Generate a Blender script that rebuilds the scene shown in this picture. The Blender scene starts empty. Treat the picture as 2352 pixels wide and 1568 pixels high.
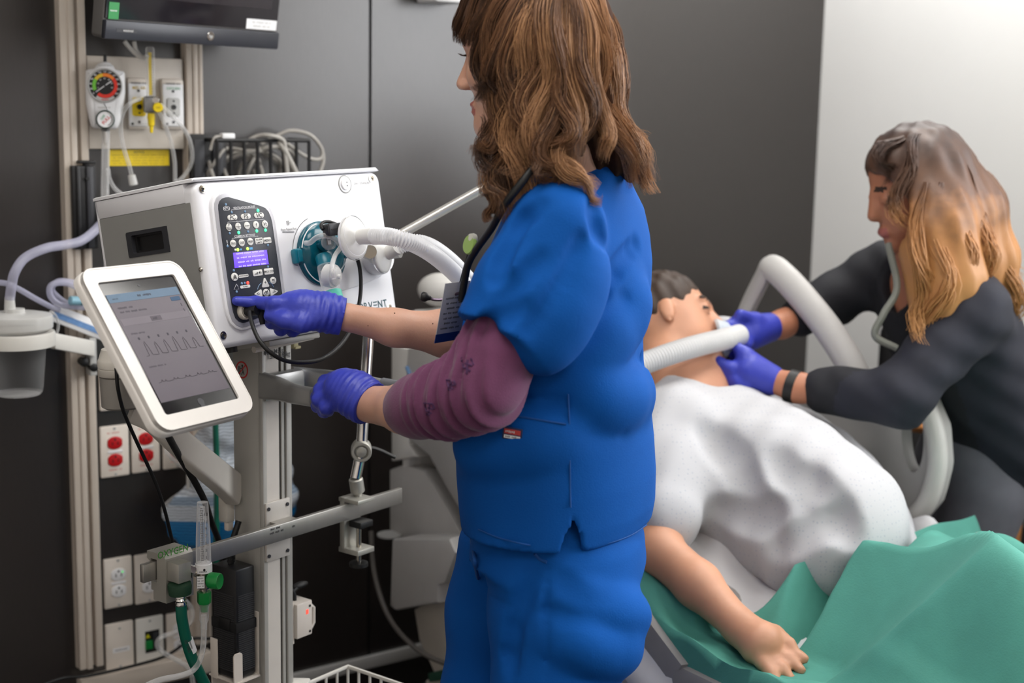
import bpy, bmesh, math, random
import numpy as np
from mathutils import Matrix, Vector
random.seed(7); np.random.seed(7)
S = bpy.context.scene
COL = S.collection
RAD = math.radians
# ------------------------------------------------------------------ camera, world, lights, exposure
PITCH, ROLL, WYAW, CAMH, FPX = RAD(9.25), RAD(1.07), RAD(35.8), 1.5, 50/36*2352
CAM = Vector((0, 0, CAMH))
_f = Vector((0, math.cos(PITCH), -math.sin(PITCH))); _u = Vector((0, math.sin(PITCH), math.cos(PITCH))); _r = Vector((1, 0, 0))
CR = _r*math.cos(ROLL) + _u*math.sin(ROLL); CU = -_r*math.sin(ROLL) + _u*math.cos(ROLL); CF = _f
cd = bpy.data.cameras.new('camera'); cam = bpy.data.objects.new('camera', cd); COL.objects.link(cam)
cd.lens = 50; cd.sensor_width = 36; cd.clip_start = 0.05
cam.matrix_world = Matrix(((CR.x, CU.x, -CF.x, 0), (CR.y, CU.y, -CF.y, 0), (CR.z, CU.z, -CF.z, CAMH), (0, 0, 0, 1)))
cd.dof.use_dof = True; cd.dof.focus_distance = 2.36; cd.dof.aperture_fstop = 2.8
S.camera = cam
S.view_settings.view_transform = 'Standard'; S.view_settings.look = 'None'; S.view_settings.gamma = 1; S.view_settings.exposure = 0.0
S.view_settings.use_curve_mapping = False
w = bpy.data.worlds.new('world'); S.world = w; w.use_nodes = True
w.node_tree.nodes['Background'].inputs[0].default_value = (0.75, 0.85, 1, 1); w.node_tree.nodes['Background'].inputs[1].default_value = 1.0

WD = Vector((math.cos(WYAW), math.sin(WYAW), 0)); WN = Vector((math.sin(WYAW), -math.cos(WYAW), 0)); ZV = Vector((0, 0, 1))
P0 = Vector((-0.866, 3.1, 0))
def Wp(t, d, z): return P0 + WD*t + WN*d + ZV*z
def ray(x, y): return CF + CR*((x-1176)/FPX) + CU*((784-y)/FPX)
def at(x, y, Y):
    d = ray(x, y); return CAM + d*(Y/d.y)
def onp(x, y, o, n):
    d = ray(x, y); return CAM + d*((o-CAM).dot(n)/d.dot(n))
def wall(x, y, d=0.0): return onp(x, y, P0+WN*d, WN)
def fr(o, u, v, n): return Matrix(((u[0], v[0], n[0], o[0]), (u[1], v[1], n[1], o[1]), (u[2], v[2], n[2], o[2]), (0, 0, 0, 1)))
def wfr(x, y, d=0.0): return fr(wall(x, y, d), WD, ZV, WN)
def basis(a):
    a = Vector(a).normalized(); b = Vector((0, 0, 1)) if abs(a.z) < .9 else Vector((1, 0, 0))
    u = b.cross(a).normalized(); return u, a.cross(u), a
def zfr(o, a): u, v, n = basis(a); return fr(Vector(o), u, v, n)

def area(name, loc, aim, sx, sy, power, col=(1, 1, 1), spread=180):
    l = bpy.data.lights.new(name, 'AREA'); l.shape = 'RECTANGLE'; l.size = sx; l.size_y = sy; l.energy = power; l.color = col; l.spread = RAD(spread)
    o = bpy.data.objects.new(name, l); COL.objects.link(o); o.location = loc
    d = (Vector(aim)-Vector(loc)).normalized(); o.rotation_euler = d.to_track_quat('-Z', 'Y').to_euler(); return o
CEIL = 2.75
def down(name, t, d, sx, sy, p, col=(1, 0.97, 0.93)):
    c = Wp(t, d, CEIL-.03); o = area(name, c, c-ZV, sx, sy, p, col); o.rotation_euler = (0, 0, WYAW); return o
down('ceiling_lamp', 1.25, 1.3, 1.2, .6, 14); down('ceiling_lamp', -.35, 1.5, 1.2, .6, 13); down('ceiling_lamp', 1.75, 3.4, 1.2, .6, 12); down('ceiling_lamp', -.6, 3.6, 1.2, .6, 12)
wz0, wz1, wd0, wd1 = 1.15, 2.55, 1.5, 3.9          # window in the white wall, right of the picture
_wc = Wp(2.29, (wd0+wd1)/2, (wz0+wz1)/2)
area('daylight', _wc, _wc-WD, wd1-wd0, wz1-wz0, 98, (.98, .98, 1))
_ww = Wp(1.95, .55, CEIL-.03); area('added_wall_light', _ww, _ww+WD*.45-ZV*1.1, .9, .12, 26, (1, .99, .97))  # added light, out of view, only to brighten the white wall

# ------------------------------------------------------------------ materials
def lin(c): return tuple(((v/255)/12.92 if v/255 <= .04045 else ((v/255+.055)/1.055)**2.4) for v in c)
MATS = {}
def mat(name, c, rough=.5, metal=0, var=.05, scale=30, bump=0, bscale=200, spec=.5, trans=0, emit=None, es=1, coat=0, sss=0, stretch=None, sheen=0):
    if name in MATS: return MATS[name]
    m = bpy.data.materials.new(name); m.use_nodes = True; nt = m.node_tree; N = nt.nodes; L = nt.links; b = N['Principled BSDF']
    col = lin(c)
    tc = N.new('ShaderNodeTexCoord'); mp = N.new('ShaderNodeMapping'); L.new(tc.outputs['Object'], mp.inputs[0])
    if stretch: mp.inputs['Scale'].default_value = stretch
    if var:
        n = N.new('ShaderNodeTexNoise'); n.inputs['Scale'].default_value = scale; n.inputs['Detail'].default_value = 3; L.new(mp.outputs[0], n.inputs[0])
        r = N.new('ShaderNodeValToRGB'); r.color_ramp.elements[0].position = .3; r.color_ramp.elements[1].position = .7
        r.color_ramp.elements[0].color = (*[v*(1-var) for v in col], 1); r.color_ramp.elements[1].color = (*[min(1, v*(1+var)) for v in col], 1)
        L.new(n.outputs[0], r.inputs[0]); L.new(r.outputs[0], b.inputs['Base Color'])
    else: b.inputs['Base Color'].default_value = (*col, 1)
    b.inputs['Roughness'].default_value = rough; b.inputs['Metallic'].default_value = metal; b.inputs['Specular IOR Level'].default_value = spec
    b.inputs['Transmission Weight'].default_value = trans; b.inputs['Coat Weight'].default_value = coat
    b.inputs['Sheen Weight'].default_value = sheen
    if sss: b.inputs['Subsurface Weight'].default_value = sss; b.inputs['Subsurface Radius'].default_value = (.012, .005, .003); b.inputs['Subsurface Scale'].default_value = 1
    if emit: b.inputs['Emission Color'].default_value = (*lin(emit), 1); b.inputs['Emission Strength'].default_value = es
    if bump:
        n2 = N.new('ShaderNodeTexNoise'); n2.inputs['Scale'].default_value = bscale; n2.inputs['Detail'].default_value = 4; L.new(mp.outputs[0], n2.inputs[0])
        bp = N.new('ShaderNodeBump'); bp.inputs['Strength'].default_value = bump; bp.inputs['Distance'].default_value = .002; L.new(n2.outputs[0], bp.inputs['Height']); L.new(bp.outputs[0], b.inputs['Normal'])
    MATS[name] = m; return m
def clear(name, c, body=.25, rough=.12, tint=None, edge=.6):
    """thin clear plastic: transparent mixed with a glossy skin, denser at grazing angles"""
    if name in MATS: return MATS[name]
    m = bpy.data.materials.new(name); m.use_nodes = True; nt = m.node_tree; N = nt.nodes; L = nt.links; b = N['Principled BSDF']; out = N['Material Output']
    b.inputs['Base Color'].default_value = (*lin(c), 1); b.inputs['Roughness'].default_value = rough
    t = N.new('ShaderNodeBsdfTransparent'); t.inputs[0].default_value = (*(lin(tint) if tint else (1, 1, 1)), 1)
    lw = N.new('ShaderNodeLayerWeight'); lw.inputs[0].default_value = .35
    mr = N.new('ShaderNodeMapRange'); mr.inputs['To Min'].default_value = body; mr.inputs['To Max'].default_value = min(1, body+edge); L.new(lw.outputs['Facing'], mr.inputs['Value'])
    mx = N.new('ShaderNodeMixShader'); L.new(mr.outputs[0], mx.inputs[0]); L.new(t.outputs[0], mx.inputs[1]); L.new(b.outputs[0], mx.inputs[2]); L.new(mx.outputs[0], out.inputs[0])
    MATS[name] = m; return m
WHITE = mat('white_plastic', (236, 236, 238), .38, var=.01)
BEIGE = mat('beige_metal', (205, 194, 182), .5, var=.03, scale=8)
CREAM = mat('cream_plastic', (222, 213, 203), .45, var=.02)
OFFW = mat('off_white_plastic', (226, 224, 218), .4, var=.02)
GREYP = mat('warm_grey_plastic', (150, 146, 140), .5, var=.03)
LGREY = mat('light_grey_plastic', (186, 186, 184), .5, var=.02)
BLACK = mat('black_plastic', (22, 22, 24), .45, var=.05)
RUBBER = mat('black_rubber', (16, 16, 17), .5, var=.03)
DARK = mat('charcoal_plastic', (48, 49, 54), .45, var=.04)
ALU = mat('brushed_aluminium', (176, 173, 167), .38, .85, var=.04, scale=60, stretch=(1, 1, .05))
CHROME = mat('chrome', (215, 213, 210), .12, 1, var=.02)
BRASSN = mat('nickel', (190, 184, 172), .2, 1, var=.02)
TEXTK = mat('dark_print', (60, 60, 62), .6, var=.02)
TEXTW = mat('white_print', (225, 225, 228), .5, var=.01)
REDP = mat('red_plastic', (186, 22, 28), .35, var=.04)
REDT = mat('red_print', (205, 40, 36), .5, var=.02)
YEL = mat('yellow_plastic', (238, 208, 10), .4, var=.03)
GRNK = mat('green_plastic', (14, 132, 58), .35, var=.04)
DGRN = mat('dark_green_rubber', (24, 62, 40), .6, var=.05)
HOSE = mat('green_hose', (8, 92, 74), .35, var=.06)
TUBE = clear('clear_tubing', (235, 235, 235), .22, .1)
TUBEL = clear('lavender_tubing', (205, 205, 228), .35, .15)
TUBEW = mat('grey_white_cord', (205, 203, 198), .4, var=.03)
ACRYL = clear('clear_acrylic', (245, 245, 245), .1, .05)
FROST = clear('frosted_plastic', (238, 238, 236), .58, .25)
CORR = clear('corrugated_clear', (238, 239, 242), .55, .15)
TEALG = clear('teal_translucent', (6, 86, 104), .9, .15, (40, 140, 150))
TEAL = mat('teal_plastic', (10, 108, 128), .3, var=.04)
AQUA = clear('aqua_translucent', (120, 226, 204), .7, .15, (150, 240, 220))

# ------------------------------------------------------------------ mesh builder
def catmull(pts, res=8):
    P = [Vector(p) for p in pts]
    if len(P) < 3: return P
    Q = [P[0]*2-P[1]] + P + [P[-1]*2-P[-2]]; out = []
    for i in range(1, len(Q)-2):
        a, b, c, d = Q[i-1:i+3]
        for k in range(res):
            t = k/res; out.append(.5*((2*b) + (c-a)*t + (2*a-5*b+4*c-d)*t*t + (3*b-a-3*c+d)*t**3))
    return out + [P[-1]]
def rrect(w, h, r, n=5):
    r = min(r, w/2-1e-5, h/2-1e-5); out = []
    for cx, cy, a0 in ((w/2-r, h/2-r, 0), (-w/2+r, h/2-r, 90), (-w/2+r, -h/2+r, 180), (w/2-r, -h/2+r, 270)):
        for k in range(n+1): a = RAD(a0+90*k/n); out.append((cx+r*math.cos(a), cy+r*math.sin(a)))
    return out
def circ(r, n=28, ry=None): return [(r*math.cos(2*math.pi*k/n), (ry or r)*math.sin(2*math.pi*k/n)) for k in range(n)]
def inset(poly, d):
    n = len(poly); A = sum(poly[i][0]*poly[(i+1) % n][1]-poly[(i+1) % n][0]*poly[i][1] for i in range(n)); s = 1 if A > 0 else -1; out = []
    for i in range(n):
        p, q, r_ = [Vector(poly[j % n]) for j in (i-1, i, i+1)]
        e1 = (q-p); e2 = (r_-q)
        if e1.length < 1e-9: e1 = e2
        if e2.length < 1e-9: e2 = e1
        e1.normalize(); e2.normalize(); n1 = Vector((-e1.y, e1.x))*s; n2 = Vector((-e2.y, e2.x))*s
        m = n1+n2; m = m/max(.3, m.dot(m)/2) if m.length > 1e-6 else n1
        out.append((q.x+m.x*d, q.y+m.y*d))
    return out
_fc = {}
def glyphs(s, spacing=1.0):
    k = (s, spacing)
    if k not in _fc:
        c = bpy.data.curves.new('t', 'FONT'); c.body = s; c.align_x = 'CENTER'; c.align_y = 'CENTER'; c.space_character = spacing; c.resolution_u = 2; c.size = 1; c.offset = .014
        o = bpy.data.objects.new('t', c); me = o.to_mesh()
        _fc[k] = ([v.co.copy() for v in me.vertices], [list(p.vertices) for p in me.polygons]); o.to_mesh_clear()
        bpy.data.objects.remove(o); bpy.data.curves.remove(c)
    return _fc[k]
I4 = Matrix.Identity(4)
class MB:
    def __init__(s, M=None): s.v = []; s.f = []; s.mi = []; s.mats = []; s.M = M or I4
    def m(s, mt):
        if mt not in s.mats: s.mats.append(mt)
        return s.mats.index(mt)
    def add(s, vs, fs, mt, M=None):
        T = s.M @ M if M else s.M; b = len(s.v); k = s.m(mt)
        s.v += [T @ Vector(p) for p in vs]; s.f += [[b+i for i in f] for f in fs]; s.mi += [k]*len(fs); return s
    def bm(s, bm, mt, M=None):
        bm.verts.index_update(); s.add([v.co for v in bm.verts], [[v.index for v in f.verts] for f in bm.faces], mt, M); bm.free(); return s
    def box(s, c, size, mt, bev=0, M=None, seg=2):
        bm = bmesh.new(); bmesh.ops.create_cube(bm, size=1)
        for v in bm.verts: v.co = Vector((v.co.x*size[0]+c[0], v.co.y*size[1]+c[1], v.co.z*size[2]+c[2]))
        if bev: bmesh.ops.bevel(bm, geom=list(bm.edges), offset=min(bev, min(size)*.49), segments=seg, profile=.5, affect='EDGES')
        return s.bm(bm, mt, M)
    def prism(s, poly, z0, z1, mt, bev=0, M=None, back=True, seg=2):
        A = sum(poly[i][0]*poly[(i+1) % len(poly)][1]-poly[(i+1) % len(poly)][0]*poly[i][1] for i in range(len(poly)))
        if A < 0: poly = poly[::-1]
        rings = [(poly, z0)]
        if bev:
            for k in range(seg+1):
                a = math.pi/2*k/seg; rings.append((inset(poly, bev*(1-math.cos(a))), z1-bev+bev*math.sin(a)))
        else: rings.append((poly, z1))
        n = len(poly); vs = [(x, y, z) for p, z in rings for x, y in p]; fs = []
        for r in range(len(rings)-1):
            for i in range(n): fs.append((r*n+i, r*n+(i+1) % n, (r+1)*n+(i+1) % n, (r+1)*n+i))
        fs.append(tuple((len(rings)-1)*n+i for i in range(n)))
        if back: fs.append(tuple(range(n))[::-1])
        return s.add(vs, fs, mt, M)
    def frame(s, outer, inner, z0, z1, mt, M=None):
        """ring between two outlines with equal point counts"""
        n = len(outer); vs = [(x, y, z0) for x, y in outer]+[(x, y, z1) for x, y in outer]+[(x, y, z1) for x, y in inner]+[(x, y, z0) for x, y in inner]; fs = []
        for r in range(4):
            q = (r+1) % 4
            for i in range(n): j = (i+1) % n; fs.append((r*n+i, r*n+j, q*n+j, q*n+i))
        return s.add(vs, fs, mt, M)
    def lathe(s, prof, mt, M=None, n=28, cap=True):
        vs = []; fs = []
        for r, z in prof: vs += [(max(r, 1e-5)*math.cos(2*math.pi*k/n), max(r, 1e-5)*math.sin(2*math.pi*k/n), z) for k in range(n)]
        for a in range(len(prof)-1):
            for i in range(n): fs.append((a*n+i, a*n+(i+1) % n, (a+1)*n+(i+1) % n, (a+1)*n+i))
        if cap: fs.append(tuple(range(n))[::-1]); fs.append(tuple((len(prof)-1)*n+i for i in range(n)))
        return s.add(vs, fs, mt, M)
    def cyl(s, a, b, r, mt, r1=None, n=20, bev=0, M=None):
        a = Vector(a); b = Vector(b); L = (b-a).length; r1 = r if r1 is None else r1
        pr = [(r, 0), (r1, L)] if not bev else [(r-bev, 0), (r, bev), (r1, L-bev), (r1-bev, L)]
        return s.lathe(pr, mt, (M or I4) @ zfr(a, b-a), n)
    def tube(s, pts, r, mt, n=10, res=8, spl=True, cap=True, M=None, flat=1.0):
        P = catmull(pts, res) if spl else [Vector(p) for p in pts]
        R = r if callable(r) else ((lambda t: r) if not isinstance(r, (list, tuple)) else (lambda t: float(np.interp(t, np.linspace(0, 1, len(r)), r))))
        vs = []; fs = []; u = None
        for i, p in enumerate(P):
            d = (P[min(i+1, len(P)-1)]-P[max(i-1, 0)]).normalized()
            if u is None: u, v, _ = basis(d)
            else: u = (u-d*u.dot(d)).normalized(); v = d.cross(u)
            rr = R(i/(len(P)-1))
            vs += [p+u*(rr*math.cos(2*math.pi*k/n))+v*(rr*flat*math.sin(2*math.pi*k/n)) for k in range(n)]
        for a in range(len(P)-1):
            for i in range(n): fs.append((a*n+i, a*n+(i+1) % n, (a+1)*n+(i+1) % n, (a+1)*n+i))
        if cap: fs.append(tuple(range(n))[::-1]); fs.append(tuple((len(P)-1)*n+i for i in range(n)))
        return s.add(vs, fs, mt, M)
    def ell(s, c, rx, ry, rz, mt, M=None, nu=24, nv=14):
        pr = [(math.sin(math.pi*k/nv), -math.cos(math.pi*k/nv)) for k in range(nv+1)]
        T = Matrix.Translation(c) @ Matrix.Diagonal((rx, ry, rz, 1)); return s.lathe(pr, mt, (M or I4) @ T, nu, False)
    def text(s, t, x, y, z, size, mt, M=None, spacing=1.0, sx=1.0):
        vs, fs = glyphs(t, spacing); return s.add([(p.x*size*sx+x, p.y*size+y, z) for p in vs], fs, mt, M)
    def scribble(s, x, y, z, w, h, mt, seed=0, M=None):
        """a line of print too small to read: short strokes of word length"""
        r = random.Random(seed); a = x-w/2
        while a < x+w/2-h:
            l = min(r.uniform(1.5, 6)*h, x+w/2-a)
            b = a
            while b < a+l-h*.3: s.box((b+h*.2, y+r.uniform(-.08, .08)*h, z), (h*.34, h*r.uniform(.6, 1), h*.02), mt, 0, M); b += h*.62
            a += l+h*.7
        return s
    def build(s, name, parent=None, smooth=40, world=True):
        me = bpy.data.meshes.new(name)
        vs = s.v
        if parent is not None and world:
            inv = MWX[parent.name].inverted(); vs = [inv @ p for p in vs]
        me.from_pydata([tuple(p) for p in vs], [], s.f)
        for k in s.mats: me.materials.append(k)
        me.polygons.foreach_set('material_index', s.mi)
        fin(me, smooth)
        o = bpy.data.objects.new(name, me); COL.objects.link(o)
        if parent is not None: o.parent = parent; MWX[o.name] = MWX[parent.name]
        return o
MWX = {}
def fin(me, smooth):
    me.update()
    bm = bmesh.new(); bm.from_mesh(me); bmesh.ops.recalc_face_normals(bm, faces=bm.faces); bm.to_mesh(me); bm.free()
    if smooth: me.shade_smooth(); me.set_sharp_from_angle(angle=RAD(smooth))
def tag(o, label, cat, group=None):
    o['label'] = label; o['category'] = cat
    if group: o['group'] = group
    return o
def thing(name, label, cat, M, group=None):
    o = bpy.data.objects.new(name, None); COL.objects.link(o); o.empty_display_size = .05
    if isinstance(M, Vector): M = Matrix.Translation(M)
    o.matrix_world = M.copy(); MWX[o.name] = M.copy(); return tag(o, label, cat, group)
def lb(o, label): o['label'] = label; return o
def struct(mb, name): o = mb.build(name); o['kind'] = 'structure'; return o
def single(mb, name, label, cat, group=None, smooth=40):
    """a thing that is one mesh: origin at its lowest point's middle"""
    xs = np.array([tuple(p) for p in mb.v]); c = Vector((float(xs[:, 0].mean()), float(xs[:, 1].mean()), float(xs[:, 2].min())))
    mb.v = [p-c for p in mb.v]; o = mb.build(name, None, smooth); o.location = c; MWX[o.name] = Matrix.Translation(c); return tag(o, label, cat, group)
# ------------------------------------------------------------------ the room
WALLM = mat('dark_wood_laminate', (38, 33, 31), .3, var=.22, scale=60, stretch=(14, 14, .5), spec=1.0)
FLOORM = mat('dark_vinyl_floor', (36, 36, 40), .45, var=.1, scale=12)
WHITEW = mat('white_wall_paint', (238, 238, 237), .7, var=.01, scale=4)
BEIGEW = mat('beige_wall_paint', (206, 198, 190), .7, var=.02, scale=4)
CEILM = mat('ceiling_tile', (232, 231, 228), .8, var=.02)
TC = 2.205; TL = -2.0; DB = 5.2
def wbox(mb, t0, t1, d0, d1, z0, z1, m, bev=0): return mb.box(((t0+t1)/2, (z0+z1)/2, (d0+d1)/2), (abs(t1-t0), abs(z1-z0), abs(d1-d0)), m, bev, fr(P0, WD, ZV, WN))
def wt(x, y, d=0): return (wall(x, y, d)-P0).dot(WD)
seam_t = wt(849, 700)
mb = MB()
wbox(mb, TL, seam_t-.004, -.1, 0, 0, CEIL, WALLM); wbox(mb, seam_t+.004, TC, -.1, 0, 0, CEIL, WALLM); wbox(mb, seam_t-.004, seam_t+.004, -.1, -.006, 0, CEIL, BLACK)
struct(mb, 'wall_back')
mb = MB()   # white wall beside the bed with the window opening that lights the room
for a in ((-.1, wd0, 0, CEIL), (wd1, DB+.1, 0, CEIL), (wd0, wd1, 0, wz0), (wd0, wd1, wz1, CEIL)): wbox(mb, TC, TC+.1, a[0], a[1], a[2], a[3], WHITEW)
struct(mb, 'wall_right')
mb = MB()
for a in ((wd0, wd0+.05, wz0, wz1), (wd1-.05, wd1, wz0, wz1), (wd0+.05, wd1-.05, wz0, wz0+.05), (wd0+.05, wd1-.05, wz1-.05, wz1), ((wd0+wd1)/2-.02, (wd0+wd1)/2+.02, wz0+.05, wz1-.05)): wbox(mb, TC+.02, TC+.08, a[0], a[1], a[2], a[3], OFFW)
PANE = clear('window_glass', (250, 250, 250), .02, .02); wbox(mb, TC+.045, TC+.05, wd0+.05, wd1-.05, wz0+.05, wz1-.05, PANE)
struct(mb, 'window_1')
mb = MB(); wbox(mb, TL-.1, TL, -.1, DB+.1, 0, CEIL, BEIGEW); struct(mb, 'wall_left')
mb = MB(); wbox(mb, TL, TC, DB, DB+.1, 0, CEIL, BEIGEW); struct(mb, 'wall_front')
mb = MB(); wbox(mb, TL-.1, TC+.1, -.1, DB+.1, -.1, 0, FLOORM); struct(mb, 'floor')
mb = MB(); wbox(mb, TL-.1, TC+.1, -.1, DB+.1, CEIL, CEIL+.1, CEILM); struct(mb, 'ceiling')
LAMPM = mat('lamp_diffuser', (240, 240, 238), .6, emit=(255, 250, 242), es=2.5, var=0)
for k, (t, d) in enumerate(((1.25, 1.3), (-.35, 1.5), (1.75, 3.4), (-.6, 3.6))):
    r_ = thing('ceiling_light', 'square troffer light in the ceiling over the room', 'ceiling light', Wp(t, d, CEIL-.025), 'ceiling lights')
    m_ = MB(fr(Wp(t, d, CEIL), WD, WN, ZV)); m_.frame(rrect(1.26, .66, .01, 2), rrect(1.2, .6, .01, 2), -.025, 0, OFFW); m_.build('frame', r_)
    m_ = MB(fr(Wp(t, d, CEIL), WD, WN, ZV)); m_.box((0, 0, -.012), (1.198, .598, .01), LAMPM); m_.build('diffuser', r_)
r_ = thing('ceiling_light', 'slim unseen ceiling box added for the light that brightens the white wall', 'ceiling light', Wp(1.95, .55, CEIL-.03), 'ceiling lights')  # made-up fixture to go with the added wall light
m_ = MB(fr(Wp(1.95, .55, CEIL), WD, WN, ZV)); m_.box((0, 0, -.01), (.16, .94, .018), OFFW, .003); m_.build('housing', r_)
# wide beige strip at the far right edge of the white wall
mb = MB(); wbox(mb, TC-.03, TC, .86, 1.5, 0, 2.3, BEIGEW, .004); struct(mb, 'trim_1')
mb = MB(); zb = wall(800, 1500, .012).z
wbox(mb, wt(480, 1450), TC, 0, .012, zb-.055, zb-.022, LGREY, .002); struct(mb, 'baseboard_back')
# vertical equipment channels
def channel(name, y, xs):
    m_ = MB(); t = [wt(x, y, .02) for x in xs]
    wbox(m_, t[0], t[3], 0, .012, .25, CEIL, BEIGE); wbox(m_, t[0], t[1], .012, .03, .25, CEIL, BEIGE, .003); wbox(m_, t[2], t[3], .012, .03, .25, CEIL, BEIGE, .003)
    wbox(m_, t[0]+(t[1]-t[0])*.55, t[1], .03, .034, .25, CEIL, BEIGE, .002)
    o = struct(m_, name); return t
c1 = channel('trim_2', 200, (138, 169, 179, 197)); c2 = channel('trim_3', 200, (425, 450, 453, 463))
mb = MB(); zt = wall(248, 1548, .03).z; wbox(mb, c1[0], c2[3], 0, .034, zt-.05, zt, BEIGE, .003); struct(mb, 'trim_4')
# ------------------------------------------------------------------ gas panel with outlets
def prect(mb, x0, y0, x1, y1, d0, d1, m, bev=0):
    """box on the wall between two picture corners of its front face"""
    a = wall(x0, y0, d1)-P0; b = wall(x1, y1, d1)-P0
    return wbox(mb, a.dot(WD), b.dot(WD), d0, d1, b.z, a.z, m, bev)
GASM = mat('gas_panel_enamel', (206, 198, 188), .45, var=.02)
t_ = thing('gas_panel', 'beige metal medical gas panel between the two wall channels', 'gas panel', wall(310, 343, .0))
m_ = MB(); prect(m_, 199, 127, 424, 342, .001, .02, GASM, .003); m_.build('plate', t_)
def gas_outlet(x0, y0, x1, y1, txt, m, label, plug):
    t_ = thing('gas_outlet', label, 'gas outlet', wfr((x0+x1)/2, y1, .02), 'gas outlets on the panel')
    m_ = MB(); prect(m_, x0, y0, x1, y1, .0205, .034, CREAM, .006); m_.build('housing', t_)
    w_ = x1-x0; h_ = y1-y0
    m_ = MB(); prect(m_, x0+.05*w_, y0+.1*h_, x1-.02*w_, y1-.06*h_, .034, .042, WHITE, .004); fp = m_.build('faceplate', t_)
    F = wfr((x0+x1)/2, y0+.2*h_, .0423); m_ = MB(F); m_.text(txt, 0, 0, 0, .0085, m, sx=.9); m_.scribble(0, .0105, 0, .034, .004, TEXTK)
    m_.cyl((-.016, -.076, 0), (-.016, -.076, .0006), .003, TEXTK); m_.box((.008, -.076, .0), (.024, .0012, .0006), LGREY); m_.build('lettering', t_)
    F = wfr((x0+x1)/2, y0+.56*h_, .042); m_ = MB(F)
    m_.prism(rrect(.03, .04, .006), 0, .003, plug, .001); m_.cyl((0, 0, .003), (0, 0, .0045), .0055, BLACK); m_.cyl((0, .013, .003), (0, .013, .004), .0022, DARK); m_.cyl((0, -.013, .003), (0, -.013, .004), .0022, DARK); m_.build('socket', t_)
    for q in (.034, -.032): m_ = MB(F); m_.cyl((0, q, 0), (0, q, .0015), .0028, DARK); m_.build('screw', t_)
YELT = mat('gold_print', (190, 160, 30), .5, var=.02); GRNT = mat('green_print', (60, 150, 105), .5, var=.02)
gas_outlet(293, 178, 345, 298, 'MED AIR', YELT, 'white gas outlet lettered in gold, behind the yellow flowmeter', YEL)
gas_outlet(371, 180, 425, 298, 'OXYGEN', GRNT, 'white oxygen outlet with empty grey socket, right on the gas panel', LGREY)
# yellow notice
t_ = thing('warning_sign', 'yellow notice strip with small print below the gas panel', 'sign', wfr(320, 381, .002))
m_ = MB(wfr(319, 362, .0005)); W_ = (wall(389, 362)-wall(250, 362)).length; H_ = (wall(319, 344)-wall(319, 381)).length
m_.box((0, 0, .0008), (W_, H_, .0016), YEL); m_.text('NOTICE', 0, H_*.34, .0018, .006, TEXTK, None, 1.1)
for k in range(4): m_.scribble(0, H_*(.16-.17*k), .0018, W_*(.9-.05*(k % 2)), .0036, YELT, k)
m_.build('sheet', t_)
# black receiver clips in the channels
def clip(x, y0, y1, label, wd=.052):
    F = wfr(x, (y0+y1)/2, .034); H = (wall(x, y0)-wall(x, y1)).length
    t_ = thing('rail_clip', label, 'rail clip', F)
    m_ = MB(F); m_.box((0, 0, .008), (wd, H*.92, .016), BLACK, .002); m_.box((-wd*.28, 0, .018), (.008, H*.92, .008), BLACK, .002); m_.box((wd*.2, 0, .018), (.014, H*.9, .007), DARK, .002); m_.build('bar', t_)
    m_ = MB(F); m_.box((.006, H*.48, .01), (.012, H*.07, .014), RUBBER, .002); m_.box((.006, H*.5, .012), (.036, .006, .02), RUBBER, .002); m_.build('latch', t_)
    for q in (.32, -.3): m_ = MB(F); m_.cyl((.004, H*q, .02), (.004, H*q, .0235), .0035, RUBBER); m_.build('screw', t_)
clip(190, 373, 578, 'tall black rail clip in the left wall channel')
# ------------------------------------------------------------------ wall outlets
def plate_thing(kind, label, x, y, pm, name='wall_outlet', grp='wall outlets and plates'):
    F = wfr(x, y, .001); t_ = thing(name, label, 'wall outlet' if name == 'wall_outlet' else 'wall plate', F, grp)
    m_ = MB(F); m_.prism(rrect(.066, .1165, .004), 0, .006, pm, .003)
    m_.build('plate', t_); return t_, F
def screws(t_, F, ys):
    for q in ys: m_ = MB(F); m_.cyl((0, q, .006), (0, q, .0072), .003, LGREY); m_.box((0, q, .0072), (.0045, .0007, .0006), DARK); m_.build('screw', t_)
def duplex(x, y, pm, rm, label, line=None, led=False):
    t_, F = plate_thing('duplex', label, x, y, pm)
    for s in (.0195, -.0195):
        m_ = MB(F); pl = [(max(-.0168, min(.0168, .0185*math.cos(a))), .0145*math.sin(a)+s) for a in [2*math.pi*k/28 for k in range(28)]]
        m_.prism(pl, .0055, .0085, rm, .0012)
        for dx in (-.0062, .0062): m_.box((dx, s-.001, .0086), (.0022, .0075, .0006), RUBBER)
        m_.cyl((0, s+.0078, .0084), (0, s+.0078, .0089), .0024, RUBBER)
        if led and s > 0: m_.cyl((.009, s+.0055, .0084), (.009, s+.0055, .0092), .0016, mat('outlet_led', (30, 170, 80), .3, emit=(40, 220, 100), es=1.5, var=0))
        m_.build('receptacle', t_)
    m_ = MB(F); m_.box((0, 0, .0066), (.034, .006, .0018), WHITE, .0006); m_.build('bridge', t_)
    if line:
        m_ = MB(F); m_.scribble(0, .0425, .0063, .034, .0036, line, 1); m_.scribble(0, -.0415, .0063, .03, .0036, line, 2); m_.build('lettering', t_)
    screws(t_, F, (.052, -.052))
REDL = mat('faded_red_print', (205, 120, 110), .5, var=.02)
duplex(260, 881, CREAM, REDP, 'red duplex outlet on its own, highest plate, half behind the tablet', REDL)
duplex(262, 1035, CREAM, REDP, 'red duplex outlet in the second row, next to the left channel', REDL)
duplex(333, 1025, CREAM, REDP, 'red duplex outlet in the second row, middle plate behind the black cords', REDL)
duplex(404, 1017, CREAM, REDP, 'red duplex outlet mostly hidden behind the tablet arm', REDL)
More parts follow.
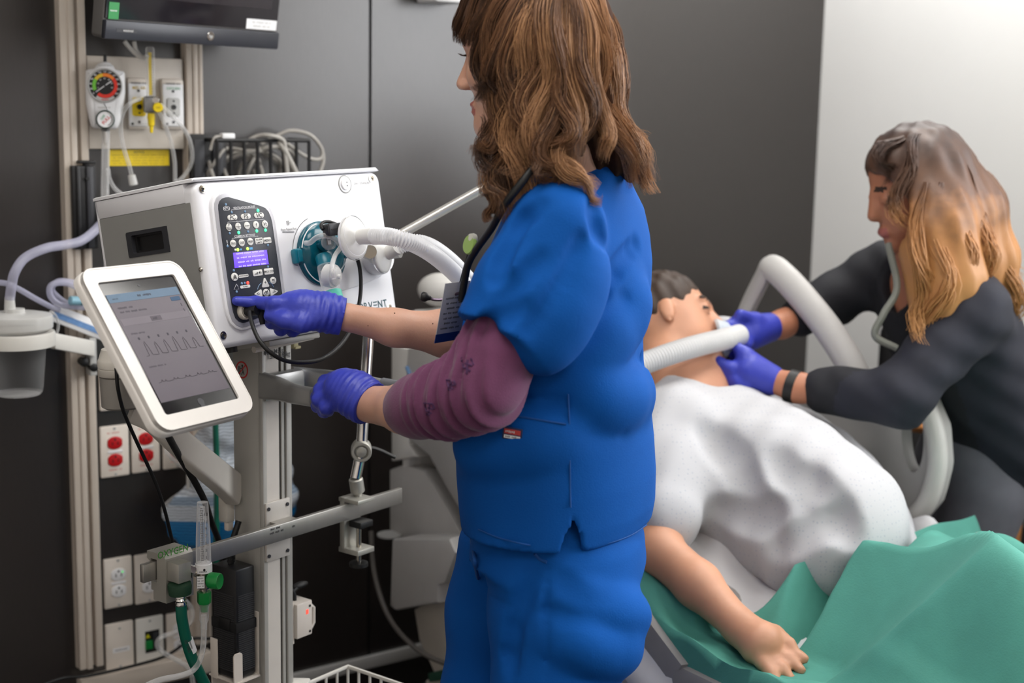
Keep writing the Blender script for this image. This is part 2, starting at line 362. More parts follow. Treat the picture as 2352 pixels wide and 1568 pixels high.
duplex(270, 1336, CREAM, WHITE, 'white duplex outlet next to the left channel with a green dot', None, True)
duplex(340, 1326, CREAM, WHITE, 'white duplex outlet behind the end of the clamp rail')
duplex(409, 1316, CREAM, WHITE, 'white duplex outlet hidden behind the oxygen hose coupling')
duplex(412, 1459, CREAM, WHITE, 'white duplex outlet crossed by the green hose, beside the data plate')
t_, F = plate_thing('blank', 'blank beige wall plate with a small paper label, lowest row', 273.5, 1484, CREAM, 'wall_plate')
m_ = MB(F); m_.box((.003, -.006, .0063), (.04, .011, .0006), WHITE); m_.scribble(.003, -.006, .0068, .03, .003, TEXTK); m_.build('paper_label', t_); screws(t_, F, (.045, -.045))
t_, F = plate_thing('data', 'white data plate with black port and yellow triangle, lowest row', 343, 1471, OFFW, 'wall_plate')
m_ = MB(F); m_.box((.005, 0, .0062), (.034, .052, .001), BLACK); m_.box((-.004, -.006, .009), (.016, .02, .006), GRNK, .001); m_.box((.012, 0, .008), (.012, .04, .004), DARK, .001); m_.build('port', t_)
m_ = MB(F); m_.prism([(-.011, .011), (-.001, .011), (-.006, .02)], .0068, .0095, mat('yellow_triangle', (226, 222, 30), .4, var=0)); m_.build('warning_triangle', t_); screws(t_, F, (.05, -.05))
# ------------------------------------------------------------------ suction regulator facing the room
PR = wall(242, 220, .075); ny = Vector((.30, -.954, 0)); FRG = fr(PR, Vector((.954, .30, 0)), ZV, ny)
def on(F, x, y):
    p = F.inverted() @ onp(x, y, F.translation, Vector(F.col[2][:3])); return (p.x, p.y)
t_ = thing('suction_regulator', 'white vacuum regulator with round coloured dial on the gas panel', 'regulator', fr(onp(242, 297, PR, ny), Vector((.954, .30, 0)), ZV, ny))
body = [(400, 430), (430, 415), (505, 405), (545, 350), (590, 327), (640, 320), (690, 330), (735, 370), (760, 415), (860, 437), (876, 470), (880, 700), (862, 840), (830, 1010), (795, 1115), (760, 1135), (500, 1122), (468, 1100), (440, 1000), (405, 820), (398, 600)]
bp = [on(FRG, 120+x/5.23, 80+y/5.23) for x, y in body]
m_ = MB(FRG); m_.prism(bp, -.05, 0, WHITE, .012, seg=3); m_.cyl((0, -.02, -.075), (0, -.02, -.05), .012, CHROME); m_.build('body', t_)
gc = on(FRG, 241, 196.5); m_ = MB(FRG @ Matrix.Translation((*gc, 0)))
DIAL = mat('dial_face', (20, 21, 24), .35, var=.02); r0 = .0355
m_.lathe([(r0, 0), (r0, .004), (r0-.002, .005), (r0-.0035, .003)], LGREY, n=40, cap=False); m_.cyl((0, 0, 0), (0, 0, .0025), r0-.003, DIAL, n=40)
def arc(mb, r1, r2, a0, a1, z, mt, n=14):
    vs = []; fs = []
    for k in range(n+1): a = RAD(a0+(a1-a0)*k/n); vs += [(r1*math.cos(a), r1*math.sin(a), z), (r2*math.cos(a), r2*math.sin(a), z)]
    for k in range(n): fs.append((2*k, 2*k+1, 2*k+3, 2*k+2))
    mb.add(vs, fs, mt)
for a0, a1, c in ((205, 145, (110, 190, 60)), (145, 100, (226, 186, 50)), (100, 40, (240, 130, 40)), (40, -130, (226, 50, 34))): arc(m_, .0185, .0255, a0, a1, .0028, mat('dial_band_%d' % a0, c, .4, var=0))
for k in range(13):
    a = RAD(215-k*20.8); q = .0288; m_.text(str(k*20), q*math.cos(a), q*math.sin(a), .0029, .0052, TEXTW)
    m_.add([(.0262*math.cos(a+e), .0262*math.sin(a+e), .0029) for e in (-.012, .012)]+[(.0275*math.cos(a+e), .0275*math.sin(a+e), .0029) for e in (.012, -.012)], [(0, 1, 2, 3)], TEXTW)
for k in range(7): a = RAD(200-k*36); m_.text(str(k*10), .0145*math.cos(a), .0145*math.sin(a), .0029, .004, TEXTW)
arc(m_, .0262, .0315, -128, -52, .00285, LGREY); m_.scribble(0, -.0287, .003, .016, .0035, REDT); dl = m_.build('dial', t_)
m_ = MB(FRG @ Matrix.Translation((*gc, .004)) @ Matrix.Rotation(RAD(36), 4, 'Z')); m_.add([(-.023, -.0007, 0), (.015, -.0011, 0), (.017, 0, 0), (.015, .0011, 0), (-.023, .0007, 0)], [(0, 1, 2, 3, 4)], TEXTW); m_.cyl((0, 0, -.001), (0, 0, .001), .002, DARK); m_.build('needle', dl)
kc = on(FRG, 241.5, 274); m_ = MB(FRG @ Matrix.Translation((*kc, 0)))
m_.lathe([(.0185, 0), (.0195, .008), (.0185, .016), (.0165, .017), (.0165, .014)], mat('dark_green_ring', (18, 48, 38), .4, var=.02), n=32, cap=False); m_.cyl((0, 0, 0), (0, 0, .015), .0166, WHITE, n=32); m_.build('knob', t_)
m_ = MB(FRG @ Matrix.Translation((*kc, .0155)) @ Matrix.Rotation(RAD(50), 4, 'Z')); m_.text('OFF', 0, .006, 0, .007, GRNT); m_.text('FULL', 0, -.002, 0, .0095, REDT); arc(m_, .0125, .0138, -120, -10, 0, TEXTK); m_.build('lettering', t_)
m_ = MB(FRG); p_ = on(FRG, 242, 140); m_.cyl((p_[0], p_[1]-.004, -.02), (p_[0], p_[1]+.0135, -.02), .0032, BLACK, .0036, bev=.001); m_.build('mode_lever', t_)
m_ = MB(FRG); p_ = on(FRG, 242, 296); m_.cyl((p_[0]+.001, p_[1]+.002, -.02), (p_[0]+.001, p_[1]-.006, -.02), .009, BLACK, bev=.001); m_.cyl((p_[0]+.001, p_[1]-.006, -.02), (p_[0]+.001, p_[1]-.032, -.02), .006, CHROME, .0045); m_.build('hose_nipple', t_)
m_ = MB(FRG); q_ = on(FRG, 240, 247); m_.scribble(q_[0], q_[1], .0004, .026, .0035, LGREY); q_ = on(FRG, 242, 150); m_.scribble(q_[0], q_[1], .0004, .03, .003, LGREY); m_.build('lettering', t_)
# ------------------------------------------------------------------ yellow air flowmeter
PF = wall(348, 240, .07); FF = fr(PF, Vector((.954, .30, 0)), ZV, ny)
t_ = thing('air_flowmeter', 'yellow medical air flowmeter with clear upright tube', 'flowmeter', fr(onp(348, 306, PF, ny), Vector((.954, .30, 0)), ZV, ny))
def fx(x, y): return on(FF, x, y)
a = fx(347, 222); b = fx(347, 108)
def upright(F, x, y): return F @ Matrix.Translation((x, y, 0)) @ Matrix.Rotation(RAD(-90), 4, 'X')
h_ = b[1]-a[1]; m_ = MB(upright(FF, a[0], a[1])); m_.lathe([(.0095, 0), (.0095, h_-.004), (.007, h_), (.001, h_+.001)], ACRYL, n=20); m_.build('tube', t_)
m_ = MB(FF); m_.box((-.0012, (a[1]+b[1])/2-.004, 0), (.0062, (b[1]-a[1])*.86, .002), YEL)
for k in range(15): m_.box((.003, a[1]+.006+k*(b[1]-a[1])*.054, .0012), (.004, .0009, .0006), TEXTK)
m_.build('scale', t_)
c = fx(348, 240); m_ = MB(FF); m_.box((c[0]-.002, c[1], -.002), (.03, .036, .026), mat('zinc', (150, 150, 152), .35, .6), .006); m_.cyl((c[0]-.002, c[1], -.03), (c[0]-.002, c[1], -.012), .011, YEL, bev=.001); m_.cyl((c[0]+.008, c[1]+.009, .004), (c[0]+.008, c[1]+.009, .016), .0075, CHROME, bev=.001); m_.build('valve_body', t_)
c = fx(361, 247); m_ = MB(FF); m_.lathe([(.0098, 0), (.0104, .004), (.0104, .014), (.009, .016), (0, .016)], YEL, Matrix.Translation((c[0], c[1], .012)), 18); m_.text('AIR', c[0], c[1], .0285, .006, YELT); m_.build('knob', t_)
c = fx(347, 262); e = fx(347, 305)
m_ = MB(FF @ Matrix.Translation((c[0], c[1], 0)) @ Matrix.Rotation(RAD(90), 4, 'X')); m_.lathe([(.0075, -.002), (.0085, .008), (.0075, .012), (.0068, .024), (.0045, .026), (.0035, .036), (.003, c[1]-e[1])], YEL, n=18); m_.build('nozzle', t_)
# ------------------------------------------------------------------ tubing at the gas panel
def wtube(pts): return [wall(x, y, d) for x, y, d in pts]
def tube_thing(pts, r, m, name, label, cat='tube', grp=None, n=10):
    mb = MB(); mb.tube(pts, r, m, n, 8); return single(mb, name, label, cat, grp)
tube_thing(wtube([(243, 298, .06), (243, 330, .06), (242, 380, .06), (241, 440, .06), (244, 520, .07), (250, 640, .07)]), .0085, TUBE, 'suction_tube', 'wide clear tube hanging straight down from the vacuum regulator')
mb = MB(); mb.tube(wtube([(322, 226, .07), (300, 236, .09), (283, 258, .08), (277, 290, .06), (283, 335, .05), (296, 378, .045), (303, 405, .04)]), .0045, TUBE); mb.cyl(wall(302, 402, .04), wall(307, 424, .04), .008, FROST, .009)
single(mb, 'oxygen_tube', 'clear thin tube with a loose connector crossing the yellow notice', 'tube')
tube_thing(wtube([(363, 252, .09), (378, 285, .08), (392, 325, .06), (401, 370, .05), (402, 420, .05)]), .0042, TUBE, 'air_tube', 'thin clear tube dropping from the yellow flowmeter knob')
tube_thing(wtube([(368, 240, .09), (398, 268, .1), (425, 300, .09), (439, 335, .07), (440, 372, .06), (424, 402, .05), (405, 420, .05)]), .0045, TUBE, 'looped_tube', 'clear tube looping over the right wall channel')
tube_thing(wtube([(248, 388, .06), (252, 412, .05), (266, 435, .05), (290, 452, .05)]), .0045, TUBE, 'branch_tube', 'clear tube curving behind the top of the ventilator')
tube_thing(wtube([(286, 95, .05), (300, 112, .05), (318, 128, .06), (333, 134, .07), (338, 128, .08)]), .0045, TUBEW, 'monitor_cord', 'pale cord dropping from the monitor toward the flowmeter')
tube_thing(wtube([(308, 95, .05), (312, 115, .05), (324, 130, .06), (337, 133, .075)]), .0045, TUBEW, 'monitor_cord', 'second pale cord, right of the pair under the monitor')
# ------------------------------------------------------------------ wall monitor
yw, tl = RAD(54), RAD(-9); mu = Vector((math.cos(yw), math.sin(yw), 0)); n0 = Vector((math.sin(yw), -math.cos(yw), 0)); mv = ZV*math.cos(tl)-n0*math.sin(tl); mn = mu.cross(mv)
mo = at(236, 88, 2.80); FM = fr(mo, mu, mv, mn); mw = on(FM, 634, 112)[0]; mh = .36; bh = .036
t_ = thing('wall_monitor', 'black flat monitor swung out from the wall on top left', 'monitor', FM @ Matrix.Translation((mw/2, 0, 0)))
SCR = mat('monitor_screen', (34, 31, 36), .12, var=.02, spec=.6); BEZ = mat('monitor_bezel', (44, 46, 54), .35, var=.03)
m_ = MB(FM @ Matrix.Translation((mw/2, mh/2, 0))); m_.prism(rrect(mw, mh, .008), -.035, -.004, mat('monitor_case', (96, 94, 92), .45, var=.03), .004); m_.prism(rrect(mw*.8, mh*.8, .01), -.06, -.035, BLACK)
for k in range(16): m_.box((-mw/2-.0005, mh*.02+k*.0085, -.02), (.001, .004, .014), BLACK)
m_.build('case', t_)
m_ = MB(FM @ Matrix.Translation((mw/2, mh/2, 0))); m_.box((0, bh/2, -.003), (mw-.006, mh-bh-.006, .005), SCR, .001); m_.box((0, bh/2+.012, -.0003), (mw-.05, mh-bh-.07, .0012), mat('monitor_glass', (52, 48, 52), .1, var=.02), .0004); m_.build('screen', t_)
m_ = MB(FM); m_.box((mw/2, bh/2, 0), (mw, bh, .012), BEZ, .002); bz = m_.build('bezel', t_)
m_ = MB(FM); m_.cyl((mw*.575, bh*.52, .006), (mw*.575, bh*.52, .0075), .0095, CHROME, bev=.0006); m_.text('hp', mw*.575, bh*.52, .0077, .011, LGREY); m_.build('badge', bz)
m_ = MB(FM); m_.box((mw*.11, bh*.5, .0062), (.05, .007, .0006), DARK); m_.scribble(mw*.12, bh*.5, .0067, .026, .0045, LGREY); m_.build('plate', bz)
m_ = MB(FM); m_.box((mw*.045, bh+.018, .0006), (.024, .032, .0012), GRNK); m_.scribble(mw*.045, bh+.018, .0014, .018, .003, TEXTW); lb(m_.build('sticker', t_), 'green sticker')
m_ = MB(FM); m_.box((mw*.89, bh+.014, .0006), (.088, .021, .0012), WHITE); m_.scribble(mw*.89, bh+.018, .0014, .055, .0042, LGREY, 1); m_.scribble(mw*.89, bh+.01, .0014, .05, .0042, LGREY, 2); lb(m_.build('asset_label', t_), 'white asset label')
m_ = MB(); pc = FM @ Vector((mw/2, mh*.55, -.06)); m_.cyl(pc, Wp((pc-P0).dot(WD), .01, pc.z), .025, BLACK); m_.cyl(Wp((pc-P0).dot(WD), .0, pc.z), Wp((pc-P0).dot(WD), .012, pc.z), .06, BLACK); m_.build('wall_arm', t_)
# ------------------------------------------------------------------ black basket of cables on the wall
bx0 = wt(460, 330, .02); bx1 = wt(668, 330, .02); bz1 = wall(550, 322, .1).z; dep = .11
t_ = thing('wire_basket', 'black open basket on the wall holding coiled tubing', 'basket', Wp((bx0+bx1)/2, 0, bz1-.22))
for z in (bz1, bz1-.2): m_ = MB(); m_.tube([Wp(bx0, .01, z), Wp(bx0, dep, z), Wp(bx1, dep, z), Wp(bx1, .01, z)], .0045, BLACK, 8, spl=False); m_.build('rim', t_)
for k in range(8): m_ = MB(); tt = bx0+(bx1-bx0)*k/7; m_.cyl(Wp(tt, dep, bz1), Wp(tt, dep, bz1-.2), .004, BLACK, n=8); m_.build('bar', t_)
m_ = MB(); wbox(m_, bx0-.035, bx0+.05, .034, .05, bz1-.21, bz1+.012, BLACK, .003); wbox(m_, bx0-.03, bx0-.005, .05, .056, bz1-.2, bz1, DARK, .002); wbox(m_, bx0+.015, bx0+.04, .05, .056, bz1-.2, bz1, DARK, .002); m_.build('back_plate', t_)
m_ = MB(); wbox(m_, bx0, bx1, .005, dep, bz1-.215, bz1-.2, BLACK); m_.build('base', t_)
COILM = mat('coiled_cable', (172, 168, 162), .4, var=.05)
for k, (cx, cy, rx, ry, ph) in enumerate(((.28, -.07, .06, .05, 0), (.5, -.08, .07, .055, 1), (.7, -.075, .065, .06, 2))):
    pts = [Wp(bx0+(bx1-bx0)*cx+rx*math.cos(a+ph), .05+.03*math.sin(2.3*a), bz1+cy+ry*math.sin(a+ph)) for a in np.linspace(0, 4*math.pi, 26)]
    tube_thing(pts, .0042, COILM, 'coiled_tube', ['coil of pale tubing at the left end of the black basket', 'coil of pale tubing in the middle of the black basket', 'coil of pale tubing at the right end of the black basket'][k], 'tube', 'coils of tubing in the black basket')
tube_thing(wtube([(560, 330, .09), (590, 313, .1), (620, 311, .12), (650, 322, .12), (655, 350, .12), (660, 400, .12)]), .005, COILM, 'ribbon_cord', 'pale cord lying over the basket rim and hanging in front')
tube_thing(wtube([(600, 330, .05), (640, 310, .06), (670, 300, .07), (712, 310, .08), (738, 340, .08), (738, 362, .08), (720, 366, .08), (690, 352, .08), (650, 322, .08)]), .0045, COILM, 'loop_cord', 'pale cord looping out of the right end of the basket')
tube_thing(wtube([(742, 352, .08), (742, 372, .08), (735, 395, .08), (730, 410, .08)]), .0045, COILM, 'cord_tail', 'short tail of pale cord against the dark wall right of the basket')
tube_thing(wtube([(640, 325, .11), (654, 345, .12), (668, 372, .12), (682, 400, .12)]), .006, COILM, 'flat_cord', 'pale flat cord hanging from the basket corner')
m_ = MB(); a = wall(522, 313, .1); m_.box((0, 0, 0), (.03, .014, .02), WHITE, .003, fr(a, WD, ZV, WN)); m_.tube([a-WD*.015, a-WD*.03-ZV*.004, a-WD*.04-ZV*.03], .0035, COILM); single(m_, 'plug_connector', 'white plug lying on the basket rim', 'plug')
# ------------------------------------------------------------------ white dispenser above the nurse
t_ = thing('wall_dispenser', 'white box on the dark wall cut by the top edge of the photo', 'dispenser', wfr(1030, 8, .0))
m_ = MB(); prect(m_, 1003, -170, 1075, 8, .0, .09, WHITE, .006); m_.build('housing', t_)
# ------------------------------------------------------------------ ventilator (tilted back on its cart)
def tilted(o, yaw, tilt, roll=0):
    u = Vector((math.cos(yaw), math.sin(yaw), 0)); q = Vector((math.sin(yaw), -math.cos(yaw), 0)); v = ZV*math.cos(tilt)-q*math.sin(tilt)
    u2 = u*math.cos(roll)+v*math.sin(roll); v2 = v*math.cos(roll)-u*math.sin(roll); return fr(o, u2, v2, u2.cross(v2))
FV = tilted(at(464, 434, 2.3), RAD(52.62), RAD(9.98), .0159)
VN = Vector(FV.col[2][:3]); VU = Vector(FV.col[0][:3]); VV = Vector(FV.col[1][:3])
def fo(x, y, off=0): return onp(x, y, FV.translation+VN*off, VN)
def uv(x, y, off=0): p = FV.inverted() @ fo(x, y, off); return (p.x, p.y)
U0, U1, V0, V1, VD = -.018, .422, -.26, .019, .26
VW = mat('ventilator_white', (232, 232, 236), .32, var=.008, spec=.5); VG = mat('ventilator_side_grey', (146, 146, 143), .5, var=.02)
vent = thing('ventilator', 'white ventilator with dark button panel on a tall cart', 'ventilator', FV @ Matrix.Translation(((U0+U1)/2, V0, -VD/2)))
cu, cv = (U0+U1)/2, (V0+.0118)/2; ow, oh = U1-U0, .0118-V0
m_ = MB(FV @ Matrix.Translation((cu, cv, 0))); m_.prism(rrect(ow, oh, .018), -.024, 0, VW, .01, seg=4)
m_.box((.008, 0, -.14), (ow-.016, oh-.002, .235), VW)
m_.box((-ow/2+.008, oh/2-.0155, -VD/2-.012), (.0165, .031, VD-.024), VW, .002); m_.box((-ow/2+.008, 0, -VD+.004), (.0165, oh, .008), VW, .002); m_.box((-ow/2+.008, -oh/2+.005, -VD/2-.012), (.0165, .01, VD-.024), VW)
plate = [uv(*q) for q in ((612, 470), (720, 497), (800, 522), (868, 560), (893, 590), (893, 615), (872, 636), (830, 655), (760, 676), (700, 694), (640, 712))]
m_.M = FV; m_.prism(plate, 0, .0035, VW, .003); m_.build('housing', vent)
m_ = MB(FV @ Matrix.Translation((cu, 0, 0))); m_.prism([(-ow/2-.001, .0125), (ow/2-.006, .0125), (ow/2, .0135), (ow/2-.008, V1+.0012), (-ow/2+.006, V1), (-ow/2-.001, V1-.002)], -VD-.002, .001, VW, .003); m_.build('lid', vent)
GP = lambda: fr(FV @ Vector((U0-.0005, 0, 0)), -VN, VV, -VU)   # left side face
d0, d1, e0, e1 = .012, .252, -.0195, -.25; h0, h1, g0, g1 = .077, .186, -.0495, -.0925
m_ = MB(GP()); m_.frame([(d0, e1), (d1, e1), (d1, e0), (d0, e0)], [(h0, g1), (h1, g1), (h1, g0), (h0, g0)], -.012, .0004, VG); lb(m_.build('side_panel', vent), 'grey side panel')
m_ = MB(GP() @ Matrix.Translation(((h0+h1)/2, (g0+g1)/2, 0))); a, b = h1-h0, g0-g1
m_.frame(rrect(a, b, .004), rrect(a*.76, b*.7, .003), -.01, .0015, DARK); m_.frame(rrect(a*.76, b*.7, .003), rrect(a*.66, b*.55, .002), -.0115, -.006, BLACK); m_.box((0, 0, -.0115), (a*.7, b*.6, .001), BLACK); lb(m_.build('handle_recess', vent), 'black recessed carry handle')
for x, y in ((464, 434), (852, 410), (512, 770), (893, 706)):
    m_ = MB(FV @ Matrix.Translation((*uv(x, y), .0003))); m_.lathe([(.0062, 0), (.0066, .0012), (.005, .0014), (.0042, .0004), (.004, .0018), (.0022, .0022), (.0018, .0006), (.0001, .0006)], BRASSN, n=20, cap=False); m_.cyl((0, 0, .0004), (0, 0, .0008), .002, BLACK); m_.build('screw', vent)
m_ = MB(GP()); m_.ell((.008, -.128, .001), .004, .004, .003, BRASSN); m_.build('side_stud', vent)
# power button
m_ = MB(FV @ Matrix.Translation((*uv(792, 423), 0))); m_.lathe([(.0165, 0), (.016, .0012), (.0145, .0014)], VG, n=32, cap=False); m_.cyl((0, 0, 0), (0, 0, .001), .0147, VW, n=32); m_.lathe([(.011, .001), (.0105, .004), (.009, .0045), (.0001, .0046)], WHITE, n=28, cap=False)
m_.lathe([(.0014, .005), (.0001, .0052)], TEXTK, Matrix.Translation((.001, .003, 0)), 10); m_.lathe([(.0014, .005), (.0001, .0052)], TEXTK, Matrix.Translation((.001, -.003, 0)), 10); m_.build('power_button', vent)
m_ = MB(FV @ Matrix.Translation((0, 0, .0042)))
def vt(s, x, y, h, mt, sp=1.0, sx=1.0, b=m_): q = uv(x, y); b.text(s, q[0], q[1], 0, h, mt, None, sp, sx)
m_.M = FV @ Matrix.Translation((0, 0, .0009)); vt('ON / STANDBY', 831, 421, .0058, VG, 1.0, 1.1); m_.M = FV @ Matrix.Translation((0, 0, .0042)); vt('From Patient Port', 659.5, 527, .0062, VG, 1.0, .8)
q = uv(658, 512); 
for a in (((-.004, -.004), (.002, -.004)), ((-.004, .004), (.002, .004)), ((-.004, -.004), (-.004, .004)), ((0, 0), (.008, 0)), ((.002, .002), (.002, .004)), ((.002, -.004), (.002, -.002)), ((-.0015, 0), (.001, .0022)), ((-.0015, 0), (.001, -.0022))):
    m_.tube([(q[0]+p[0]*.8, q[1]+p[1]*.8, 0) for p in a], .0004, VG, 4, spl=False)
CT = uv(733, 583); RT = .0565
m_.tube([(*uv(645, 533), .0001), (*uv(672, 533), .0001)], .0005, TEXTK, 4, spl=False)
m_.tube([(CT[0]+.066*math.cos(a), CT[1]+.066*math.sin(a), .0) for a in np.linspace(RAD(108), RAD(185), 14)]+[(CT[0]-.065, CT[1]-.014, .0), (CT[0]-.059, CT[1]-.015, .0)], .0005, TEXTK, 4, spl=False)
lb(m_.build('printed_legend', vent), 'grey printed symbols')
TEALL = mat('logo_teal', (20, 74, 84), .5, var=0)
m_ = MB(FV @ Matrix.Translation((0, 0, .0004))); q0 = uv(800, 715); q1 = uv(887, 695); step = Vector(q1)-Vector(q0)
for k, ch in enumerate('CORVENT'):
    p = Vector(q1)-Vector((.0125*(6-k)*1.02+.004, .0))
    if ch == 'E':
        for yy in (-.0055, 0, .0055): m_.box((p.x, p.y+yy-.001, 0), (.0095, .0018, .0006), TEALL)
    else: m_.text(ch, p.x, p.y-.001, 0, .0185, TEALL, None, 1.0, .92)
lb(m_.build('logo', vent), 'dark teal lettering')
# ---- control panel
PX = lambda x, y: uv(480+x/4.614, 430+y/4.614)
outl = [PX(*q) for q in ((74, 232), (74, 190), (88, 150), (112, 124), (150, 111), (180, 108), (300, 140), (420, 173), (520, 201), (570, 222), (605, 262), (630, 320), (645, 380), (700, 760), (740, 1060), (768, 1240), (768, 1270), (755, 1290), (690, 1315), (590, 1348), (480, 1392), (360, 1436), (330, 1440), (290, 1425), (255, 1390), (232, 1330), (215, 1250), (170, 950), (110, 540))]
PANEL = mat('panel_navy', (44, 47, 55), .42, var=.03); SILV = mat('panel_bezel_silver', (196, 196, 202), .28, .35, var=.02); BTN = mat('key_white', (226, 225, 220), .45, var=.01)
m_ = MB(FV); m_.prism(inset(outl, -.0125), 0, .0045, VW, .004); m_.prism(inset(outl, -.0075), .004, .0056, SILV, .0012); bezl = m_.build('panel_bezel', vent); lb(bezl, 'silver rim around the key panel')
m_ = MB(FV); m_.prism(outl, .005, .0064, PANEL, .0004); pan = m_.build('control_panel', vent); lb(pan, 'dark navy key panel')
FP = FV @ Matrix.Translation((0, 0, .0064))
def dims(x, y, w, h):
    c = Vector(PX(x, y)); a = Vector(PX(x+w/2, y-w*.04)); b = Vector(PX(x+h*.06, y+h/2)); return c, (a-c).length*2, (b-c).length*2
def key(name, shape, x, y, w, h, txt=None, ts=.006, draw=None):
    c, W, H = dims(x, y, w, h); b = MB(FP @ Matrix.Translation((c.x, c.y, 0)))
    if shape == 'pill': b.prism(rrect(W, H, H/2), 0, .0012, BTN, .0004)
    elif shape == 'rect': b.prism(rrect(W, H, .0018), 0, .0012, BTN, .0004); 
    elif shape == 'oval': b.prism(circ(W/2, 24, H/2), 0, .0012, BTN, .0004)
    elif shape == 'tri': b.prism([(p[0]*W/2, p[1]*H/2) for p in draw], 0, .0012, BTN, .0004); draw = None
    z = .0014
    if txt:
        L = txt.split('|')
        for i, s in enumerate(L): b.text(s, 0, ((len(L)-1)/2-i)*ts*1.15-.0003, z, ts, TEXTK, None, 1.0, .95)
    if draw: draw(b, W, H, z)
    b.build(name, pan)
for s, x, y in (('PC', 218, 325), ('PS', 360, 313), ('VC', 500, 303)): key('mode_key', 'pill', x, y, 102, 56, s, .0105)
def split(t1, t2):
    def f(b, W, H, z): b.text(t1, 0, H*.24, z, .006, TEXTK); b.box((0, 0, z), (W, .0004, .0003), TEXTK); b.text(t2, 0, -H*.22, z, .0052, TEXTK)
    return f
for dr, s, x, y in ((split('P', 'Rise'), None, 182, 428), (split('I', 'Ti'), None, 279, 420), (None, 'E-term', 373, 410), (None, 'f', 468, 402), (None, 'Vt', 563, 395)): key('setting_key', 'oval', x, y, 60, 80, s, .0036 if s == 'E-term' else .008, dr)
for s, x, y in (('TRIG', 226, 600), ('O2%', 317, 590), ('PEEP', 408, 580)): key('setting_key', 'oval', x, y, 62, 80, s, .0052)
key('limits_key', 'rect', 500, 573, 80, 66, 'ALARM|LIMITS', .0044); key('menu_key', 'rect', 588, 567, 80, 62, 'MENU', .0058)
def bell(b, W, H, z):
    b.tube([(-W*.2, -H*.15, z), (-W*.13, H*.12, z), (0, H*.25, z), (W*.13, H*.12, z), (W*.2, -H*.15, z), (-W*.2, -H*.15, z)], .0006, TEXTK, 4, spl=False); b.tube([(-W*.3, -H*.3, z), (W*.1, H*.1, z)], .0005, TEXTK, 4, spl=False); b.tube([(W*.3, -H*.3, z), (-W*.1, H*.1, z)], .0005, TEXTK, 4, spl=False)
key('audio_pause_key', 'oval', 242, 953, 72, 86, None, 0, bell)
def vol(b, W, H, z):
    for k in range(4): b.box((-W*.34+k*W*.1, -H*.25+H*.05*(k+1), z), (W*.06, H*.1*(k+1), .0003), TEXTK)
    b.add([(W*.08, -H*.1, z), (W*.13, -H*.1, z), (W*.22, -H*.28, z), (W*.22, H*.28, z), (W*.13, H*.1, z), (W*.08, H*.1, z)], [(0, 1, 2, 3, 4, 5)], TEXTK)
    for k in (1, 2): arc2(b, W*.22, 0, H*.14*k, z)
def arc2(b, x, y, r, z): b.tube([(x+r*math.cos(a), y+r*math.sin(a), z) for a in np.linspace(-.8, .8, 6)], .0004, TEXTK, 4, spl=False)
key('volume_key', 'rect', 486, 910, 98, 64, None, 0, vol); key('oxygen_key', 'rect', 604, 894, 96, 66, 'MAX O2%', .0052)
def cross(b, W, H, z):
    for s in (1, -1): b.tube([(-W*.2, (-H*.1)*s+H*.08, z), (W*.2, (H*.1)*s+H*.08, z)], .0006, TEXTK, 4, spl=False)
    b.text('CANCEL', 0, -H*.24, z, .0022, TEXTK)
key('cancel_key', 'oval', 650, 990, 62, 74, None, 0, cross)
def sel(b, W, H, z): b.text('SEL', 0, -H*.18, z, .0085, TEXTK); b.tube([(W*.2, H*.3, z), (W*.2, H*.14, z), (-W*.2, H*.14, z), (-W*.06, H*.22, z)], .0006, TEXTK, 4, spl=False)
key('select_key', 'oval', 577, 1120, 66, 82, None, 0, sel)
TRI = [(-.85, -1), (.85, -1), (1, -.8), (.15, .95), (-.15, .95), (-1, -.8)]
key('up_key', 'tri', 565, 1012, 76, 100, '+', .009, TRI); key('left_key', 'tri', 492, 1130, 80, 82, None, 0, [(-y, x) for x, y in TRI]); key('right_key', 'tri', 660, 1110, 80, 82, None, 0, [(y, -x) for x, y in TRI])
LOFF = mat('led_off', (116, 150, 184), .3, var=0); LGN = mat('led_green', (60, 225, 130), .3, emit=(70, 235, 140), es=2.2, var=0); LRD = mat('led_red', (245, 70, 60), .3, emit=(250, 60, 50), es=2.2, var=0); LYG = mat('led_lime', (170, 235, 90), .3, emit=(165, 240, 80), es=2, var=0)
for x, y, c in ((150, 187, LOFF), (212, 270, LOFF), (353, 262, LOFF), (491, 250, LGN), (191, 492, LOFF), (287, 484, LGN), (385, 474, LOFF), (478, 466, LGN), (571, 458, LGN), (596, 617, LOFF), (168, 629, LOFF), (250, 668, BTN), (277, 665, LYG), (381, 655, LYG), (234, 885, LOFF), (597, 845, LOFF), (319, 1022, LOFF), (350, 1018, LOFF), (383, 1015, LRD), (265, 1110, LOFF)):
    b = MB(FP @ Matrix.Translation((*PX(x, y), 0))); k_ = 1.35 if c in (LGN, LRD, LYG) else 1
    b.lathe([(.0021*k_, 0), (.002*k_, .0007), (.0012*k_, .0012), (.0001, .0013)], c, n=14, cap=False); b.build('indicator', pan)
b = MB(FP @ Matrix.Translation((0, 0, .0003)))
def pt(s, x, y, h, mt=TEXTW): q = PX(x, y); b.text(s, q[0], q[1], 0, h, mt)
pt('VENTILATION MODES', 345, 218, .0048); pt('COMMON SETTINGS', 350, 518, .0048); pt('!', 165, 592, .012)
def ln(*pts): b.tube([(*PX(*p), 0) for p in pts], .00035, TEXTW, 4, spl=False)
ln((208, 258), (208, 245), (345, 232), (485, 224), (485, 235)); ln((170, 388), (170, 375), (555, 343), (555, 356)); ln((216, 558), (216, 545), (490, 522), (490, 534))
for x in (268, 365, 462): ln((x, 378-(x-170)*.083), (x, 366-(x-170)*.083))
